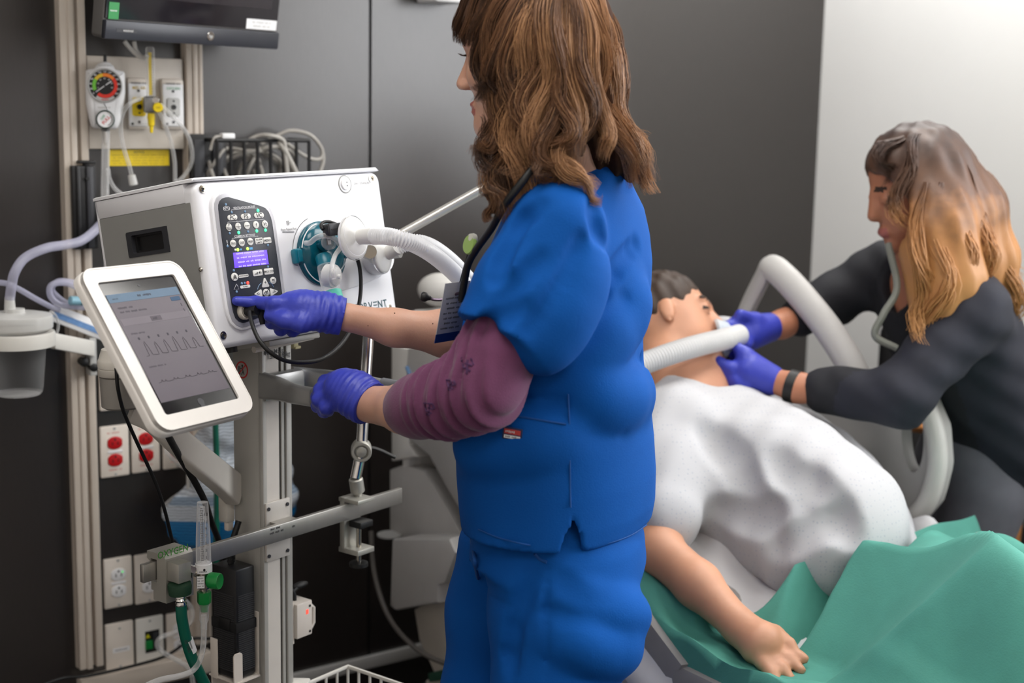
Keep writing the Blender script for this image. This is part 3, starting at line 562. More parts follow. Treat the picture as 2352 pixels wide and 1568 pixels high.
for x in (310, 402): ln((x, 548-(x-216)*.084), (x, 536-(x-216)*.084))
def outline(x, y, w, h, s, ts):
    c, W, H = dims(x, y, w, h); p = rrect(W, H, H/2); b.frame([(c.x+a, c.y+d) for a, d in p], [(c.x+a, c.y+d) for a, d in inset(p, .0005)], -.0001, .0002, TEXTW); b.text(s, c.x, c.y, .0001, ts, TEXTW)
outline(157, 230, 70, 42, 'NTU', .006); ln((150, 195), (150, 208))
for x, y, w, h, s in ((338, 942, 106, 32, 'AUDIO PAUSED'), (355, 1055, 106, 32, 'ALARM')):
    c, W, H = dims(x, y, w, h); p = rrect(W, H, H/2); b.prism([(c.x+a, c.y+d) for a, d in p], 0, .0003, BTN); b.text(s, c.x, c.y, .0005, .0030, TEXTK)
ln((262, 1030), (235, 1088), (290, 1080), (262, 1030)); ln((262, 1028), (282, 1055))
q = PX(417, 652); b.box((q[0], q[1], 0), (.007, .0038, .0004), mat('icon_blue', (90, 170, 220), .4, var=0)); q = PX(310, 663); b.box((q[0], q[1], 0), (.004, .003, .0004), mat('icon_blue', (90, 170, 220), .4, var=0))
b.tube([(*PX(485, 1085), 0), (*PX(500, 1045), 0), (*PX(525, 1018), 0)], .0006, LOFF, 4); b.tube([(*PX(605, 1008), 0), (*PX(640, 1030), 0), (*PX(655, 1060), 0)], .0006, LOFF, 4)
q = PX(490, 1131); b.text('<-', q[0], q[1], .0012, .008, TEXTK); q = PX(658, 1109); b.text('->', q[0], q[1], .0012, .008, TEXTK)
lb(b.build('printed_legend', pan), 'white printed lettering')
lc = [PX(*q) for q in ((226, 698), (592, 666), (612, 818), (243, 860))]
b = MB(FP); b.prism(lc, 0, .0008, mat('lcd_violet', (112, 84, 226), .3, emit=(112, 82, 238), es=.75, var=.04, scale=200), .0002)
LCW = mat('lcd_text', (190, 178, 255), .4, emit=(200, 190, 255), es=.8, var=0); cc = sum((Vector(p) for p in lc), Vector((0, 0)))/4
for k in range(4): b.scribble(cc.x+(k-1.5)*.0006, cc.y+.0105-k*.007, .001, .062, .0028, LCW, k)
p = [PX(*q) for q in ((583, 668), (597, 667), (614, 815), (603, 816))]; b.prism(p, .0007, .0011, BLACK); lb(b.build('display', pan), 'violet lit text display')
c = PX(337, 1320); b = MB(FP @ Matrix.Translation((*c, 0))); CRM = mat('connector_cream', (214, 208, 196), .4, var=.01)
b.lathe([(.0135, 0), (.0138, .005), (.0125, .008), (.0105, .0085), (.0102, .004), (.0085, .004), (.0085, .008), (.0001, .008)], CRM, n=28, cap=False); b.build('cable_port', pan)
# ---- teal patient port
PT = FV @ Matrix.Translation((*CT, .0032))
m_ = MB(PT); m_.lathe([(RT, 0), (RT, .006), (RT-.002, .008), (RT-.005, .0085), (RT-.009, .013), (RT-.02, .02), (RT-.034, .023), (.004, .024), (.0001, .024)], TEALG, n=48, cap=False); m_.lathe([(RT-.001, .001), (RT-.014, .002), (.0001, .002)], mat('port_back_teal', (6, 52, 64), .4, var=.1, scale=50), n=40, cap=False)
m_.tube([(.03*math.cos(a)+.01, .03*math.sin(a)-.004, .0225) for a in np.linspace(RAD(185), RAD(330), 14)], .0009, TUBE, 6); m_.tube([((RT-.004)*math.cos(a), (RT-.004)*math.sin(a), .0092) for a in np.linspace(RAD(100), RAD(165), 12)], .0011, TEXTW, 6); m_.tube([((RT-.004)*math.cos(a), (RT-.004)*math.sin(a), .0092) for a in np.linspace(RAD(195), RAD(255), 12)], .0011, TEXTW, 6)
port = m_.build('patient_port', vent); lb(port, 'round teal translucent port')
for x, y in ((684, 588), (788, 578)):
    F = FV @ Matrix.Translation((*uv(x, y, .012), .012)); m_ = MB(F); m_.box((0, 0, -.002), (.017, .026, .014), TEAL, .004); m_.box((0, 0, .006), (.010, .022, .005), TEAL, .002); m_.build('latch', port)
m_ = MB(); m_.cyl(fo(742, 560, .02), fo(752, 556, .055), .016, TEALG, .012, 28); m_.lathe([(.0125, 0), (.0125, .012), (.011, .014), (.0001, .014)], ACRYL, zfr(fo(750, 557, .05), VN), 24); m_.build('spigot', port)
F = FV @ Matrix.Translation((*uv(757, 553, .058), .058)); m_ = MB(F); m_.box((0, 0, 0), (.0125, .013, .0012), WHITE); m_.frame(rrect(.0135, .014, .001, 2), rrect(.0115, .012, .001, 2), -.001, .0012, TEXTK); m_.scribble(0, .002, .0008, .009, .0024, TEXTK); m_.build('tag_plate', port)
# second grey-white outlet behind the filters
m_ = MB(); m_.lathe([(.032, 0), (.032, .018), (.03, .022), (.0001, .022)], VW, FV @ Matrix.Translation((*uv(856, 592), .003)), 32); m_.build('exhaust_port', vent)
m_ = MB(); m_.cyl(fo(845, 580, .02), fo(850, 578, .07), .012, BRASSN); m_.build('port_nipple', vent)
# ---- breathing circuit: two filters with corrugated tubes
def corrug(pts, r, pitch, m, amp=.0016):
    mb = MB(); P = catmull(pts, 16); L = [0]
    for a, b in zip(P, P[1:]): L.append(L[-1]+(b-a).length)
    n = int(L[-1]/pitch*6); Q = []
    Lx = np.array(L)
    for k in range(n+1): s = L[-1]*k/n; Q.append(Vector([float(np.interp(s, Lx, [p[i] for p in P])) for i in range(3)]))
    rr = [r+amp*math.cos(2*math.pi*k/6) for k in range(n+1)]; mb.tube(Q, rr, m, 20, spl=False, cap=False); return mb
AX = (fo(870, 540, .12)-fo(812, 546, .085)).normalized(); f1 = fo(811, 546, .085)
t_ = thing('breathing_filter', 'round clear filter in front of the teal port, nearest the camera', 'filter', f1, 'breathing filters')
DISC = [(.0001, -.012), (.011, -.012), (.012, -.006), (.034, -.005), (.0365, -.003), (.0372, 0), (.0365, .003), (.034, .0055), (.02, .011), (.0135, .015), (.0125, .022), (.0123, .04)]
fd = (VN*.97+VU*.1).normalized()
m_ = MB(zfr(f1, fd)); m_.lathe(DISC, FROST, n=40, cap=False); m_.build('housing', t_)
m_ = MB(zfr(f1, fd)); m_.lathe([(.0385, -.0022), (.039, 0), (.0385, .0022)], TEXTW, n=40, cap=False); m_.lathe([(.031, .0062), (.0315, .0068), (.03, .0068)], TEXTW, n=40, cap=False); m_.build('rim', t_)
m_ = MB(); m_.cyl(f1-fd*.01, fo(790, 560, .03), .013, FROST, .012); m_.build('spigot', t_)
f2 = fo(877, 583, .06); t_ = thing('breathing_filter', 'round clear filter behind the first, at the right edge of the ventilator', 'filter', f2, 'breathing filters')
fd2 = (VN*.95+VU*.3).normalized(); m_ = MB(zfr(f2, fd2) @ Matrix.Scale(.9, 4)); m_.lathe(DISC, FROST, n=40, cap=False); m_.build('housing', t_)
m_ = MB(zfr(f2, fd2) @ Matrix.Scale(.9, 4)); m_.lathe([(.0385, -.0022), (.039, 0), (.0385, .0022)], TEXTW, n=40, cap=False); m_.build('rim', t_)
m_ = MB(); m_.cyl(f2-fd2*.01, fo(862, 590, .025), .014, FROST, .014); m_.build('spigot', t_)
Y1 = [fo(822, 543, .11), fo(845, 540, .13)]
cuff = MB(); cuff.cyl(f1+fd*.018, fo(862, 542, .14), .0135, mat('milky_cuff', (226, 225, 222), .35, var=.01), .0145, 28)
p1 = [fo(858, 542, .138), fo(885, 542, .165), fo(920, 549, .19), fo(955, 562, .2), fo(990, 582, .2), fo(1022, 607, .19), fo(1050, 634, .17), fo(1075, 664, .15)]
t_ = thing('corrugated_hose', 'clear corrugated hose from the front filter to behind the badge', 'hose', p1[0], 'breathing hoses'); corrug(p1, .0135, .0042, CORR).build('hose', t_); lb(cuff.build('cuff', t_), 'milky smooth cuff')
p2 = [fo(893, 577, .09), fo(915, 566, .1), fo(945, 556, .12), fo(975, 560, .13), fo(1005, 575, .13), fo(1040, 603, .12), fo(1075, 640, .1)]
t_ = thing('corrugated_hose', 'clear corrugated hose behind, its ridges showing above the front hose', 'hose', p2[0], 'breathing hoses'); corrug(p2[1:], .013, .0042, CORR).build('hose', t_)
cuff = MB(); cuff.cyl(f2+fd2*.012, p2[1], .0125, mat('milky_cuff', (226, 225, 222), .35), .0135, 28); lb(cuff.build('cuff', t_), 'milky smooth cuff')
# exhalation valve hanging in front of the port
a = fo(745, 600, .045); b = fo(762, 668, .062); ax = (b-a).normalized()
t_ = thing('exhalation_valve', 'clear valve tube with an aqua end hanging below the teal port', 'valve', fo(769, 690, .065))
m_ = MB(); m_.lathe([(.0135, 0), (.015, .004), (.0165, .03), (.0155, .052)], ACRYL, zfr(a+ax*.006, ax), 28, False); m_.build('body', t_)
m_ = MB(); m_.lathe([(.014, 0), (.0145, -.018), (.012, -.022)], TEAL, zfr(a+ax*.01, ax), 28, False); lb(m_.build('collar', t_), 'teal collar')
m_ = MB(); m_.lathe([(.0165, 0), (.017, .02), (.0158, .02), (.0155, .001)], AQUA, zfr(b+ax*.002, ax), 28, False); lb(m_.build('outlet_end', t_), 'aqua open end')
c = fo(767, 634, .075); m_ = MB(zfr(c, (VN*.95+VU*.2-VV*.2).normalized())); m_.lathe([(.0195, -.014), (.0205, -.002), (.0195, .0015), (.016, .002), (.0155, .006), (.013, .0075), (.004, .009), (.0035, .014), (.0001, .014)], FROST, n=36, cap=False); m_.build('diaphragm_cap', t_)
tube_thing([fo(766, 640, .09), fo(764, 622, .092), fo(764, 604, .085), fo(770, 586, .075), fo(780, 571, .07), fo(786, 560, .06)], .0042, TUBE, 'pilot_tube', 'thin clear tube bending from the valve cap up to the filter')
tube_thing([fo(702, 558, .028), fo(712, 557, .04), fo(726, 546, .055), fo(742, 541, .065), fo(758, 543, .068), fo(772, 551, .066), fo(780, 562, .06)], .0046, TUBE, 'sensing_tube', 'thin clear tube arching across the upper teal port')
t_ = thing('cable_plug', 'black rectangular plug with looped cable on the teal port', 'plug', fo(760, 535, .07))
m_ = MB(FV @ Matrix.Translation((*uv(765, 527, .07), .07))); m_.box((0, 0, 0), (.034, .021, .018), DARK, .003); m_.box((-.0172, 0, 0), (.003, .017, .014), BLACK, .001); m_.box((0, 0, .0092), (.026, .002, .001), BLACK); m_.build('plug', t_)
m_ = MB(); m_.tube([fo(742, 527, .066), fo(737, 518, .06), fo(742, 511, .055), fo(754, 509, .055), fo(768, 513, .055), fo(780, 519, .055)], .003, RUBBER); m_.build('cable', t_)
# black cable: from the panel connector, hanging loop, back up to the filters
pp = FV @ Vector((PX(337, 1320)[0], PX(337, 1320)[1], .014))
t_ = thing('patient_cable', 'black cable hanging in a loop from the round cream port', 'cable', fo(680, 831, .08))
m_ = MB(); m_.cyl(pp, pp+VN*.022+VU*.004, .0078, RUBBER, .0085); e = FV @ Vector((PX(415, 1300)[0], PX(415, 1300)[1], .03)); m_.cyl(pp+VN*.016, e, .0068, RUBBER, .0065); m_.ell(e, .009, .008, .0105, RUBBER); m_.cyl(e+VV*.002, e-VV*.026, .0075, RUBBER, .0042); m_.build('plug', t_)
m_ = MB(); m_.tube([fo(573, 716, .03), fo(576, 732, .04), fo(584, 758, .055), fo(598, 785, .07), fo(622, 810, .08), fo(655, 828, .085), fo(695, 832, .085), (fo(735, 826, .075)), fo(768, 806, .06), fo(795, 775, .045), fo(815, 735, .035), fo(826, 690, .028), fo(829, 650, .024), fo(826, 615, .02), fo(820, 592, .02)], .0036, RUBBER, 10, 10); m_.build('cable', t_)
# ------------------------------------------------------------------ cart
CY = RAD(53); CUV = Vector((math.cos(CY), math.sin(CY), 0)); CNV = Vector((math.sin(CY), -math.cos(CY), 0))
CO = at(601, 850, 2.45); CO.z = 0
def cp(x, y, off=0): return onp(x, y, CO+CNV*off, CNV)
def cs(x, y): return onp(x, y, CO, CUV)                     # on the column's left side plane
FC = fr(CO, CUV, ZV, CNV)
def cxy(x, y, off=0): p = FC.inverted() @ cp(x, y, off); return p.x, p.y
cw = cxy(667, 900)[0]; cdp = -(FC.inverted() @ cs(533, 850)).z
COLM = mat('cart_grey', (174, 172, 166), .45, .15, var=.02)
ctop = (FC.inverted() @ (FV @ Vector((.2, V0, -.12)))).y-.012
cart = thing('ventilator_cart', 'tall grey-white cart column carrying the ventilator', 'cart', fr(CO-CNV*cdp/2+CUV*cw/2, CUV, CNV*-1, ZV))
m_ = MB(FC); m_.box((cw/2, (ctop+.12)/2, -cdp/2-.004), (cw, ctop-.12, cdp-.008), COLM, .004); m_.build('column', cart)
GRV = mat('groove_grey', (88, 86, 82), .5, .3, var=.03)
xs = [cxy(x, 900)[0] for x in (600, 609, 640, 645, 651, 655, 667)]
m_ = MB(FC); H0, H1 = .12, ctop
for a, b, z, mt in ((0, 1, .002, COLM), (1, 2, -.001, mat('cart_cream', (214, 208, 200), .5, var=.02)), (2, 3, -.003, GRV), (3, 4, .0, COLM), (4, 5, -.003, GRV), (5, 6, .002, COLM)): m_.box(((xs[a]+xs[b])/2, (H0+H1)/2, z-.004), (xs[b]-xs[a], H1-H0, .01), mt, .001 if z > 0 else 0)
lb(m_.build('front_rail', cart), 'cream front track with dark grooves')
m_ = MB(FC); q = cxy(630, 806); m_.text('Max Mass:', q[0]-.004, q[1], .0045, .0125, TEXTK, None, 1, .9); q = cxy(632, 816); m_.text('1.5lbs / .68kg', q[0]+.004, q[1], .0045, .0125, TEXTK, None, 1, .85); m_.build('lettering', cart)
FS = fr(cs(556, 849), -CNV, ZV, -CUV); m_ = MB(FS); r_ = .0155
m_.frame(circ(r_, 32), circ(r_-.0026, 32), .0002, .0006, REDT); m_.prism(circ(r_-.0026, 32), .0001, .0003, COLM)
m_.cyl((-.001, .0075, .0003), (-.001, .0075, .0006), .0022, TEXTK, n=12)
for a in (((-.001, .005), (-.003, -.002), (-.006, -.008)), ((-.003, -.002), (.001, -.009)), ((-.001, .003), (.004, .002)), ((.005, -.008), (.005, .006), (.008, .006), (.008, -.008), (.005, -.008))): m_.tube([(x, y, .0004) for x, y in a], .0009, TEXTK, 5, spl=False)
m_.tube([(-.0098, .0098, .0006), (.0098, -.0098, .0006)], .0011, REDT, 5, spl=False); lb(m_.build('no_pushing_sign', cart), 'red prohibition circle')
# mounting plate under the ventilator
m_ = MB(FV); m_.box((.17, V0-.006, -.1), (.12, .01, .17), COLM, .002); m_.M = FC; a = cxy(580, 797, .03); b_ = cxy(718, 768, .03); m_.M = I4
pa = cp(583, 803, .03); pb = cp(718, 772, .03); m_.tube([pa, pb], .006, mat('plate_cream', (214, 206, 196), .45, var=.02), 6, spl=False); m_.box(tuple((pa+pb)/2-CNV*.06), (.07, .06, .006), COLM); m_.build('top_plate', cart)
m_ = MB(); q = fo(530, 801, -.03); m_.cyl(q+VV*.006, q-VV*.006, .011, RUBBER); vf = m_.build('rubber_foot', vent)
m_ = MB(FC); q = cxy(676, 790, -.01); m_.box((q[0], q[1], -.01), (.012, .012, .01), mat('straw_plastic', (196, 186, 140), .5, var=.03), .002); m_.box((q[0]+.004, q[1]-.006, -.01), (.014, .005, .012), mat('straw_plastic', (196, 186, 140), .5), .001); m_.build('cable_clip', cart)
# base with five castors (below the picture)
m_ = MB(); cc = CO+CUV*cw/2-CNV*cdp/2
for k in range(5): a = k*2*math.pi/5+.5; m_.cyl(cc+ZV*.12, cc+Vector((.28*math.cos(a), .28*math.sin(a), .1)), .03, COLM, .022)
m_.build('base', cart)
for k in range(5):
    a = k*2*math.pi/5+.5; e = cc+Vector((.27*math.cos(a), .27*math.sin(a), 0)); m_ = MB(); m_.cyl(e+Vector((-math.sin(a)*.018, math.cos(a)*.018, .05)), e+Vector((math.sin(a)*.018, -math.cos(a)*.018, .05)), .05, RUBBER, bev=.006); m_.build('castor', cart)
# ---- U handle
HM = mat('handle_silver', (168, 168, 166), .35, .45, var=.02); GRIP = mat('handle_grip', (122, 124, 128), .55, var=.03)
hz = cp(630, 884, .01).z
def hp(x, y): d = ray(x, y); return CAM+d*((hz-CAMH)/d.z)
na, fa = CO+CNV*.0+CUV*.004, CO+CUV*(cw+.01); na.z = fa.z = hz
n1 = hp(720, 912); f1_ = hp(880, 889); e0 = CNV*.11
def band(pts, h0, h1, w, mt):
    mb = MB(); P = catmull(pts, 8); vs = []; fs = []
    for i, p in enumerate(P):
        d = (P[min(i+1, len(P)-1)]-P[max(i-1, 0)]); d.z = 0; d.normalize(); s_ = Vector((d.y, -d.x, 0)); t = i/(len(P)-1); h = h0+(h1-h0)*min(1, t*1.4)
        prof = rrect(w, h, w*.45, 3); vs += [p+s_*a+ZV*b for a, b in prof]
    n = len(prof)
    for r in range(len(P)-1):
        for k in range(n): fs.append((r*n+k, r*n+(k+1) % n, (r+1)*n+(k+1) % n, (r+1)*n+k))
    fs.append(tuple(range(n))[::-1]); fs.append(tuple((len(P)-1)*n+k for k in range(n))); mb.add(vs, fs, mt); return mb
m_ = band([na-CNV*.004, hp(640, 893), hp(680, 905), n1], .05, .034, .016, HM)
m2 = band([fa-CNV*.004+ZV*.004, hp(720, 868), hp(800, 874), f1_], .04, .03, .016, HM); m_.v += m2.v; m_.f += [[i+len(m_.v)-len(m2.v) for i in f] for f in m2.f]; m_.mi += m2.mi
m_.box(((cw+.012)/2, hz+.0, .012), (cw+.02, .045, .024), HM, .008, FC); hd = m_.build('handle', cart)
g1 = n1+(n1-hp(680, 905)).normalized()*.06; g2 = f1_+(f1_-hp(800, 874)).normalized()*.06; gm = (g1+g2)/2+CNV*.03
m_ = band([n1, (n1+g1)/2, g1, gm, g2, (f1_+g2)/2, f1_], .034, .034, .02, GRIP); lb(m_.build('grip', hd), 'darker grey grip')
m_ = MB(FC); q = cxy(617, 905); m_.prism([(q[0]-.012, q[1]+.018), (q[0]+.03, q[1]-.006), (q[0]-.012, q[1]-.01)], .002, .006, HM); m_.cyl((q[0]-.007, q[1]-.001, .006), (q[0]-.007, q[1]-.001, .008), .003, BLACK); m_.build('handle_bracket', cart)
# ---- accessory rail with plates
RO = .03; ra = cp(325, 1299, RO); rb = cp(920, 1152, RO); rh = .031
zr = (ra.z+rb.z)/2; ra.z = rb.z = zr
m_ = MB(fr((ra+rb)/2, CUV, ZV, CNV)); m_.box((0, 0, 0), ((rb-ra).length, rh, .01), ALU, .0015); 
rail = m_.build('accessory_rail', cart)
FR = fr(cp(612, 1222, RO+.005), CUV, ZV, CNV)
m_ = MB(FR); q = on(FR, 636, 1217); m_.scribble(q[0], q[1]+.004, .0004, .03, .004, TEXTK, 3); m_.scribble(q[0], q[1]-.003, .0004, .034, .004, TEXTK, 4); q = on(FR, 675, 1208); m_.scribble(q[0], q[1], .0004, .008, .004, TEXTK, 5); m_.build('printed_marks', rail)
for y0, y1 in ((1178, 1200), (1228, 1246)):
    a = cxy(608, y0+8); b_ = cxy(656, y1-4); m_ = MB(FC); yc = (a[1]+b_[1])/2; pl_h = .045
    yc += .012 if y0 < 1200 else -.012
    m_.box(((xs[0]+xs[5])/2+.003, yc, .004), (xs[5]-xs[0], pl_h, .006), mat('bracket_cream', (202, 197, 190), .45, .1, var=.02), .001); pt_ = m_.build('rail_plate', cart)
    for sx in (.008, xs[5]-xs[0]-.004): m_ = MB(FC); m_.cyl((xs[0]+sx, yc+(.012 if y0 < 1200 else -.012), .007), (xs[0]+sx, yc+(.012 if y0 < 1200 else -.012), .009), .0034, DARK); m_.build('screw', pt_)
m_ = MB(FC); m_.box((cw/2, (FC.inverted() @ ra).y, .014), (.05, .028, .024), ALU); m_.build('rail_spacer', cart)
# ---- oxygen clamp, flowmeter, hose
def rp(x, y, off=0): return onp(x, y, CO+CNV*(RO+off), CNV)
FRR = fr(ra, CUV, ZV, CNV)
def rxy(x, y, off=0): p = FRR.inverted() @ rp(x, y, off); return p.x, p.y
SAT = mat('satin_metal', (178, 176, 168), .4, .55, var=.02)
u0 = rxy(362, 1300, .01)[0]; u1 = rxy(425, 1290, .01)[0]
t_ = thing('oxygen_flowmeter', 'oxygen flowmeter with clear scale tube and green knob clamped to the rail', 'flowmeter', FRR @ Matrix.Translation(((u0+u1)/2, -.045, .02)))
prof = [(-.016, .03), (.024, .03), (.03, .024), (.03, -.05), (-.002, -.05), (-.002, -.034), (-.007, -.034), (-.007, -.0195), (.008, -.0195), (.008, .019), (-.007, .019), (-.007, .012), (-.016, .018)]
m_ = MB(FRR @ Matrix(((0, 0, 1, u0), (0, 1, 0, 0), (1, 0, 0, 0), (0, 0, 0, 1)))); m_.prism(prof, 0, u1-u0, SAT); m_.build('rail_clamp', t_)
sl = Vector((0, -.014, .012)).normalized(); FT = FRR @ fr(Vector(((u0+u1)/2+.006, .0225, .0246)), Vector((1, 0, 0)), Vector((0, .76, -.65)), Vector((0, .65, .76)))
m_ = MB(FRR); q = rxy(397, 1264, .03); m_.text('OXYGEN', q[0], q[1]-.002, .0304 if q[1] < .016 else .0304, .0165, mat('oxygen_green_print', (60, 140, 50), .5, var=0), None, 1, .92); lb(m_.build('lettering', t_), 'green OXYGEN lettering')
uc = rxy(410, 1306, .04)[0]; yc = rxy(410, 1306, .04)[1]-.002
m_ = MB(FRR); m_.box((uc-.002, yc, .044), (.026, .032, .028), SAT, .001); m_.build('manifold_block', t_)
pn = FRR @ Vector((uc+.01, yc, .046)); ft = rp(468, 1320, .06)
m_ = MB(); m_.cyl(pn, pn+(ft-pn)*.45, .0105, CHROME, n=6); m_.cyl(pn+(ft-pn)*.4, ft, .007, BRASSN); m_.build('nut', t_)
FT0 = fr(ft, CUV, CNV*-1, ZV)
def fz(y): return (onp(468, y, ft, CNV)-ft).dot(ZV)
zt, zm, zr2, zb, ze = fz(1152), fz(1293), fz(1312), fz(1350), fz(1388)
m_ = MB(FT0); m_.lathe([(.0125, zm), (.0118, zt*.5), (.0092, zt-.003), (.0088, zt), (.0001, zt+.0005)], ACRYL, n=24, cap=False); m_.lathe([(.0055, zm), (.004, zt-.008), (.0001, zt-.008)], ACRYL, n=16, cap=False); m_.build('tube', t_)
vd = (CAM-ft); vd.z = 0; vd.normalize(); vs_ = ZV.cross(vd); FSc = fr(ft+vd*.0095, vs_, ZV, vd)
m_ = MB(FSc)
for k in range(24):
    z = zm+.008+k*(zt-zm-.016)/23; m_.box((-.0018, z, 0), (.0055 if k % 2 == 0 else .003, .0008, .0003), TEXTK)
for k in range(7): z = zm+.012+k*(zt-zm-.03)/6; m_.text(('1', '3', '5', '7', '9', '11', '13', '15')[k], .0048, z, 0, .007, TEXTK)
m_.box((-.0005, (zm+zt)/2, 0), (.0006, zt-zm-.02, .0003), TEXTK); m_.build('scale', t_)
m_ = MB(FT0); m_.lathe([(.0138, zr2), (.0138, zm), (.0125, zm+.001)], WHITE, n=24); m_.M = FSc; m_.cyl((.001, (zr2+zm)/2, .004), (.001, (zr2+zm)/2, .0051), .002, BLACK, n=10); m_.scribble(0, (zr2+zm)/2-.003, .0048, .014, .0022, TEXTK); m_.build('scale_ring', t_)
m_ = MB(FT0); m_.lathe([(.006, zb-.006), (.006, zb), (.0115, zb+.001), (.0122, zb+.003), (.0122, zr2)], BRASSN, n=24); m_.build('valve_body', t_)
m_ = MB(FSc); m_.box((-.005, (zb+zr2)/2, .003), (.012, .02, .0012), WHITE)
for k in range(4): m_.scribble(-.005, (zb+zr2)/2+.007-k*.0045, .0037, .01, .0022, TEXTK, k)
m_.build('paper_label', t_)
kp = onp(490, 1333, ft+CNV*.02+CUV*.012, CNV); kd = (CUV*.35+CNV*.94).normalized(); k0 = ft+ZV*((zb+zr2)/2)
m_ = MB(); m_.cyl(k0, kp, .006, BRASSN); kn = [(.0001, 0)]+[(.0125, .001), (.0135, .004), (.0135, .018), (.0125, .02), (.011, .0195), (.0001, .0195)]
m_.lathe(kn, GRNK, zfr(kp-kd*.008, kd), 14, False); m_.build('knob', t_)
m_ = MB(FT0); m_.lathe([(.0105, zb-.026), (.0115, zb-.022), (.0115, zb-.006)], GRNK, n=8); m_.lathe([(.006, ze-.012), (.0075, ze), (.0085, zb-.026)], GRNK, n=16); m_.build('nipple_nut', t_)
m_ = MB(); a = rp(412, 1338, .05); b_ = rp(414, 1364, .05); c_ = rp(416, 1392, .05)
m_.cyl(FRR @ Vector((uc-.004, yc-.016, .047)), a, .006, CHROME); m_.cyl(a, b_, .0, DGRN, .0); m_.lathe([(.012, 0), (.0185, .001), (.0195, .006), (.018, (b_-a).length-.001), (.014, (b_-a).length)], DGRN, zfr(a, b_-a), 28); lb(m_.build('coupling_ring', t_), 'dark green coupling ring')
m_ = MB(); L_ = (c_-b_).length; m_.lathe([(.0085, 0), (.0095, L_*.2), (.0078, L_*.3), (.0095, L_*.45), (.0078, L_*.6), (.0095, L_*.8), (.0085, L_)], CHROME, zfr(b_, c_-b_), 20); m_.build('hose_barb', t_)
hs = [rp(416, 1388, .05), rp(418, 1420, .05), rp(427, 1465, .05), rp(441, 1510, .05), rp(460, 1550, .05), rp(480, 1590, .05), rp(500, 1640, .04)]
t_ = thing('oxygen_hose', 'thick green hose hanging from the oxygen coupling', 'hose', hs[-1]); m_ = MB(); m_.tube(hs, .0092, HOSE, 16); m_.build('hose', t_)
m_ = MB(); m_.tube([rp(429.5, 1468, .05), rp(434, 1482, .05), rp(439, 1496, .05)], .0098, WHITE, 20); pl = rp(434, 1482, .0602); dr = (rp(429.5, 1468, .0602)-rp(439, 1496, .0602)).normalized(); m_.M = fr(pl, dr, CNV.cross(dr), CNV); m_.text('1201 07', 0, .002, 0, .008, TEXTK); m_.scribble(0, -.004, 0, .018, .003, TEXTK); lb(m_.build('hose_label', t_), 'white paper wrap with print')
m_ = MB(); a = ft+ZV*(ze+.004); b_ = rp(468, 1445, .06); m_.lathe([(.0085, 0), (.009, .004), (.0075, .008), (.0078, .03), (.0055, .036), (.0055, (b_-a).length)], ACRYL, zfr(a, b_-a), 20, False)
m_.tube([rp(468, 1412, .06), rp(468, 1445, .06), rp(467, 1480, .06), rp(459, 1515, .06), rp(442, 1540, .06), rp(410, 1552, .06), rp(370, 1560, .06), rp(335, 1574, .06)], .0048, TUBE); single(m_, 'supply_tube', 'clear tube with a stepped connector below the green-knobbed flowmeter', 'tube')
tube_thing([wall(*p) for p in ((362, 1340, .1), (380, 1356, .12), (405, 1368, .13), (428, 1382, .13), (441, 1402, .13), (436, 1430, .13), (400, 1452, .12), (372, 1462, .12), (361, 1478, .12), (372, 1496, .12), (410, 1518, .13), (437, 1538, .14), (444, 1575, .14))], .0052, TUBE, 'tangled_tube', 'clear tube winding in loops behind the green hose')
tube_thing([wall(*p) for p in ((505, 1210, .1), (480, 1140, .08), (455, 1120, .08), (420, 1130, .08), (388, 1152, .08), (375, 1170, .08), (384, 1190, .08), (410, 1210, .08), (432, 1225, .08), (441, 1250, .08))], .0045, TUBE, 'bent_tube', 'clear tube bent in a loop left of the blue plastic bag')
tube_thing([wall(*p) for p in ((395, 1005, .05), (382, 1020, .06), (386, 1042, .06), (408, 1062, .06), (440, 1085, .06), (452, 1100, .07))], .0055, TUBE, 'arched_tube', 'clear tube arching in front of the hidden red outlet')
tube_thing([wall(*p) for p in ((432, 1090, .1), (434, 1150, .1), (437, 1240, .1))], .004, TUBEW, 'straight_cord', 'straight pale cord in front of the blue plastic bag')
# ---- power supply brick in its bracket
PB = fr(cp(543, 1310, .0), CUV, ZV, CNV); BRK = mat('power_brick', (24, 24, 26), .42, var=.04)
bw = .075; bd = .065; bhh = .205; pc_ = cp(541, 1310, -.012); pc_.z -= 0
FB = fr(pc_, CUV, ZV, CNV)
brick = thing('power_brick', 'black ribbed power supply strapped beside the cart column', 'power supply', FB @ Matrix.Translation((.0, -bhh, -.03)))
w1 = abs(on(FB, 585, 1300)[0]); 
def bs(x, y): return -(FB.inverted() @ onp(x, y, pc_, CUV)).z
d1_ = bs(486, 1300)
RIB = mat('brick_rib', (58, 58, 60), .4, var=.04)
m_ = MB(FB); m_.box((w1/2, -bhh/2, -d1_/2), (w1, bhh, d1_), BRK, .004); 
for k in range(38):
    z = -.05-k*.0038
    if -.118 < z < -.098: continue
    m_.box((w1/2+.001, z, -.001), (w1*.84, .0016, .0045), RIB); m_.box((.001, z, -d1_/2), (.0045, .0016, d1_*.84), RIB)
m_.build('housing', brick)
m_ = MB(FB); m_.box((w1/2, -.108, -d1_/2), (w1+.004, .019, d1_+.004), mat('velcro_strap', (18, 18, 20), .9, var=.2, scale=300), .002); m_.box((-.0025, -.104, -d1_*.45), (.003, .022, .03), RUBBER, .002); m_.build('strap', brick)
m_ = MB(); q = FB @ Vector((w1*.45, 0, -d1_*.55)); m_.tube([q-ZV*.002, q+ZV*.018, q+ZV*.04+CUV*.004, q+ZV*.075+CUV*.02], .0055, RUBBER); 
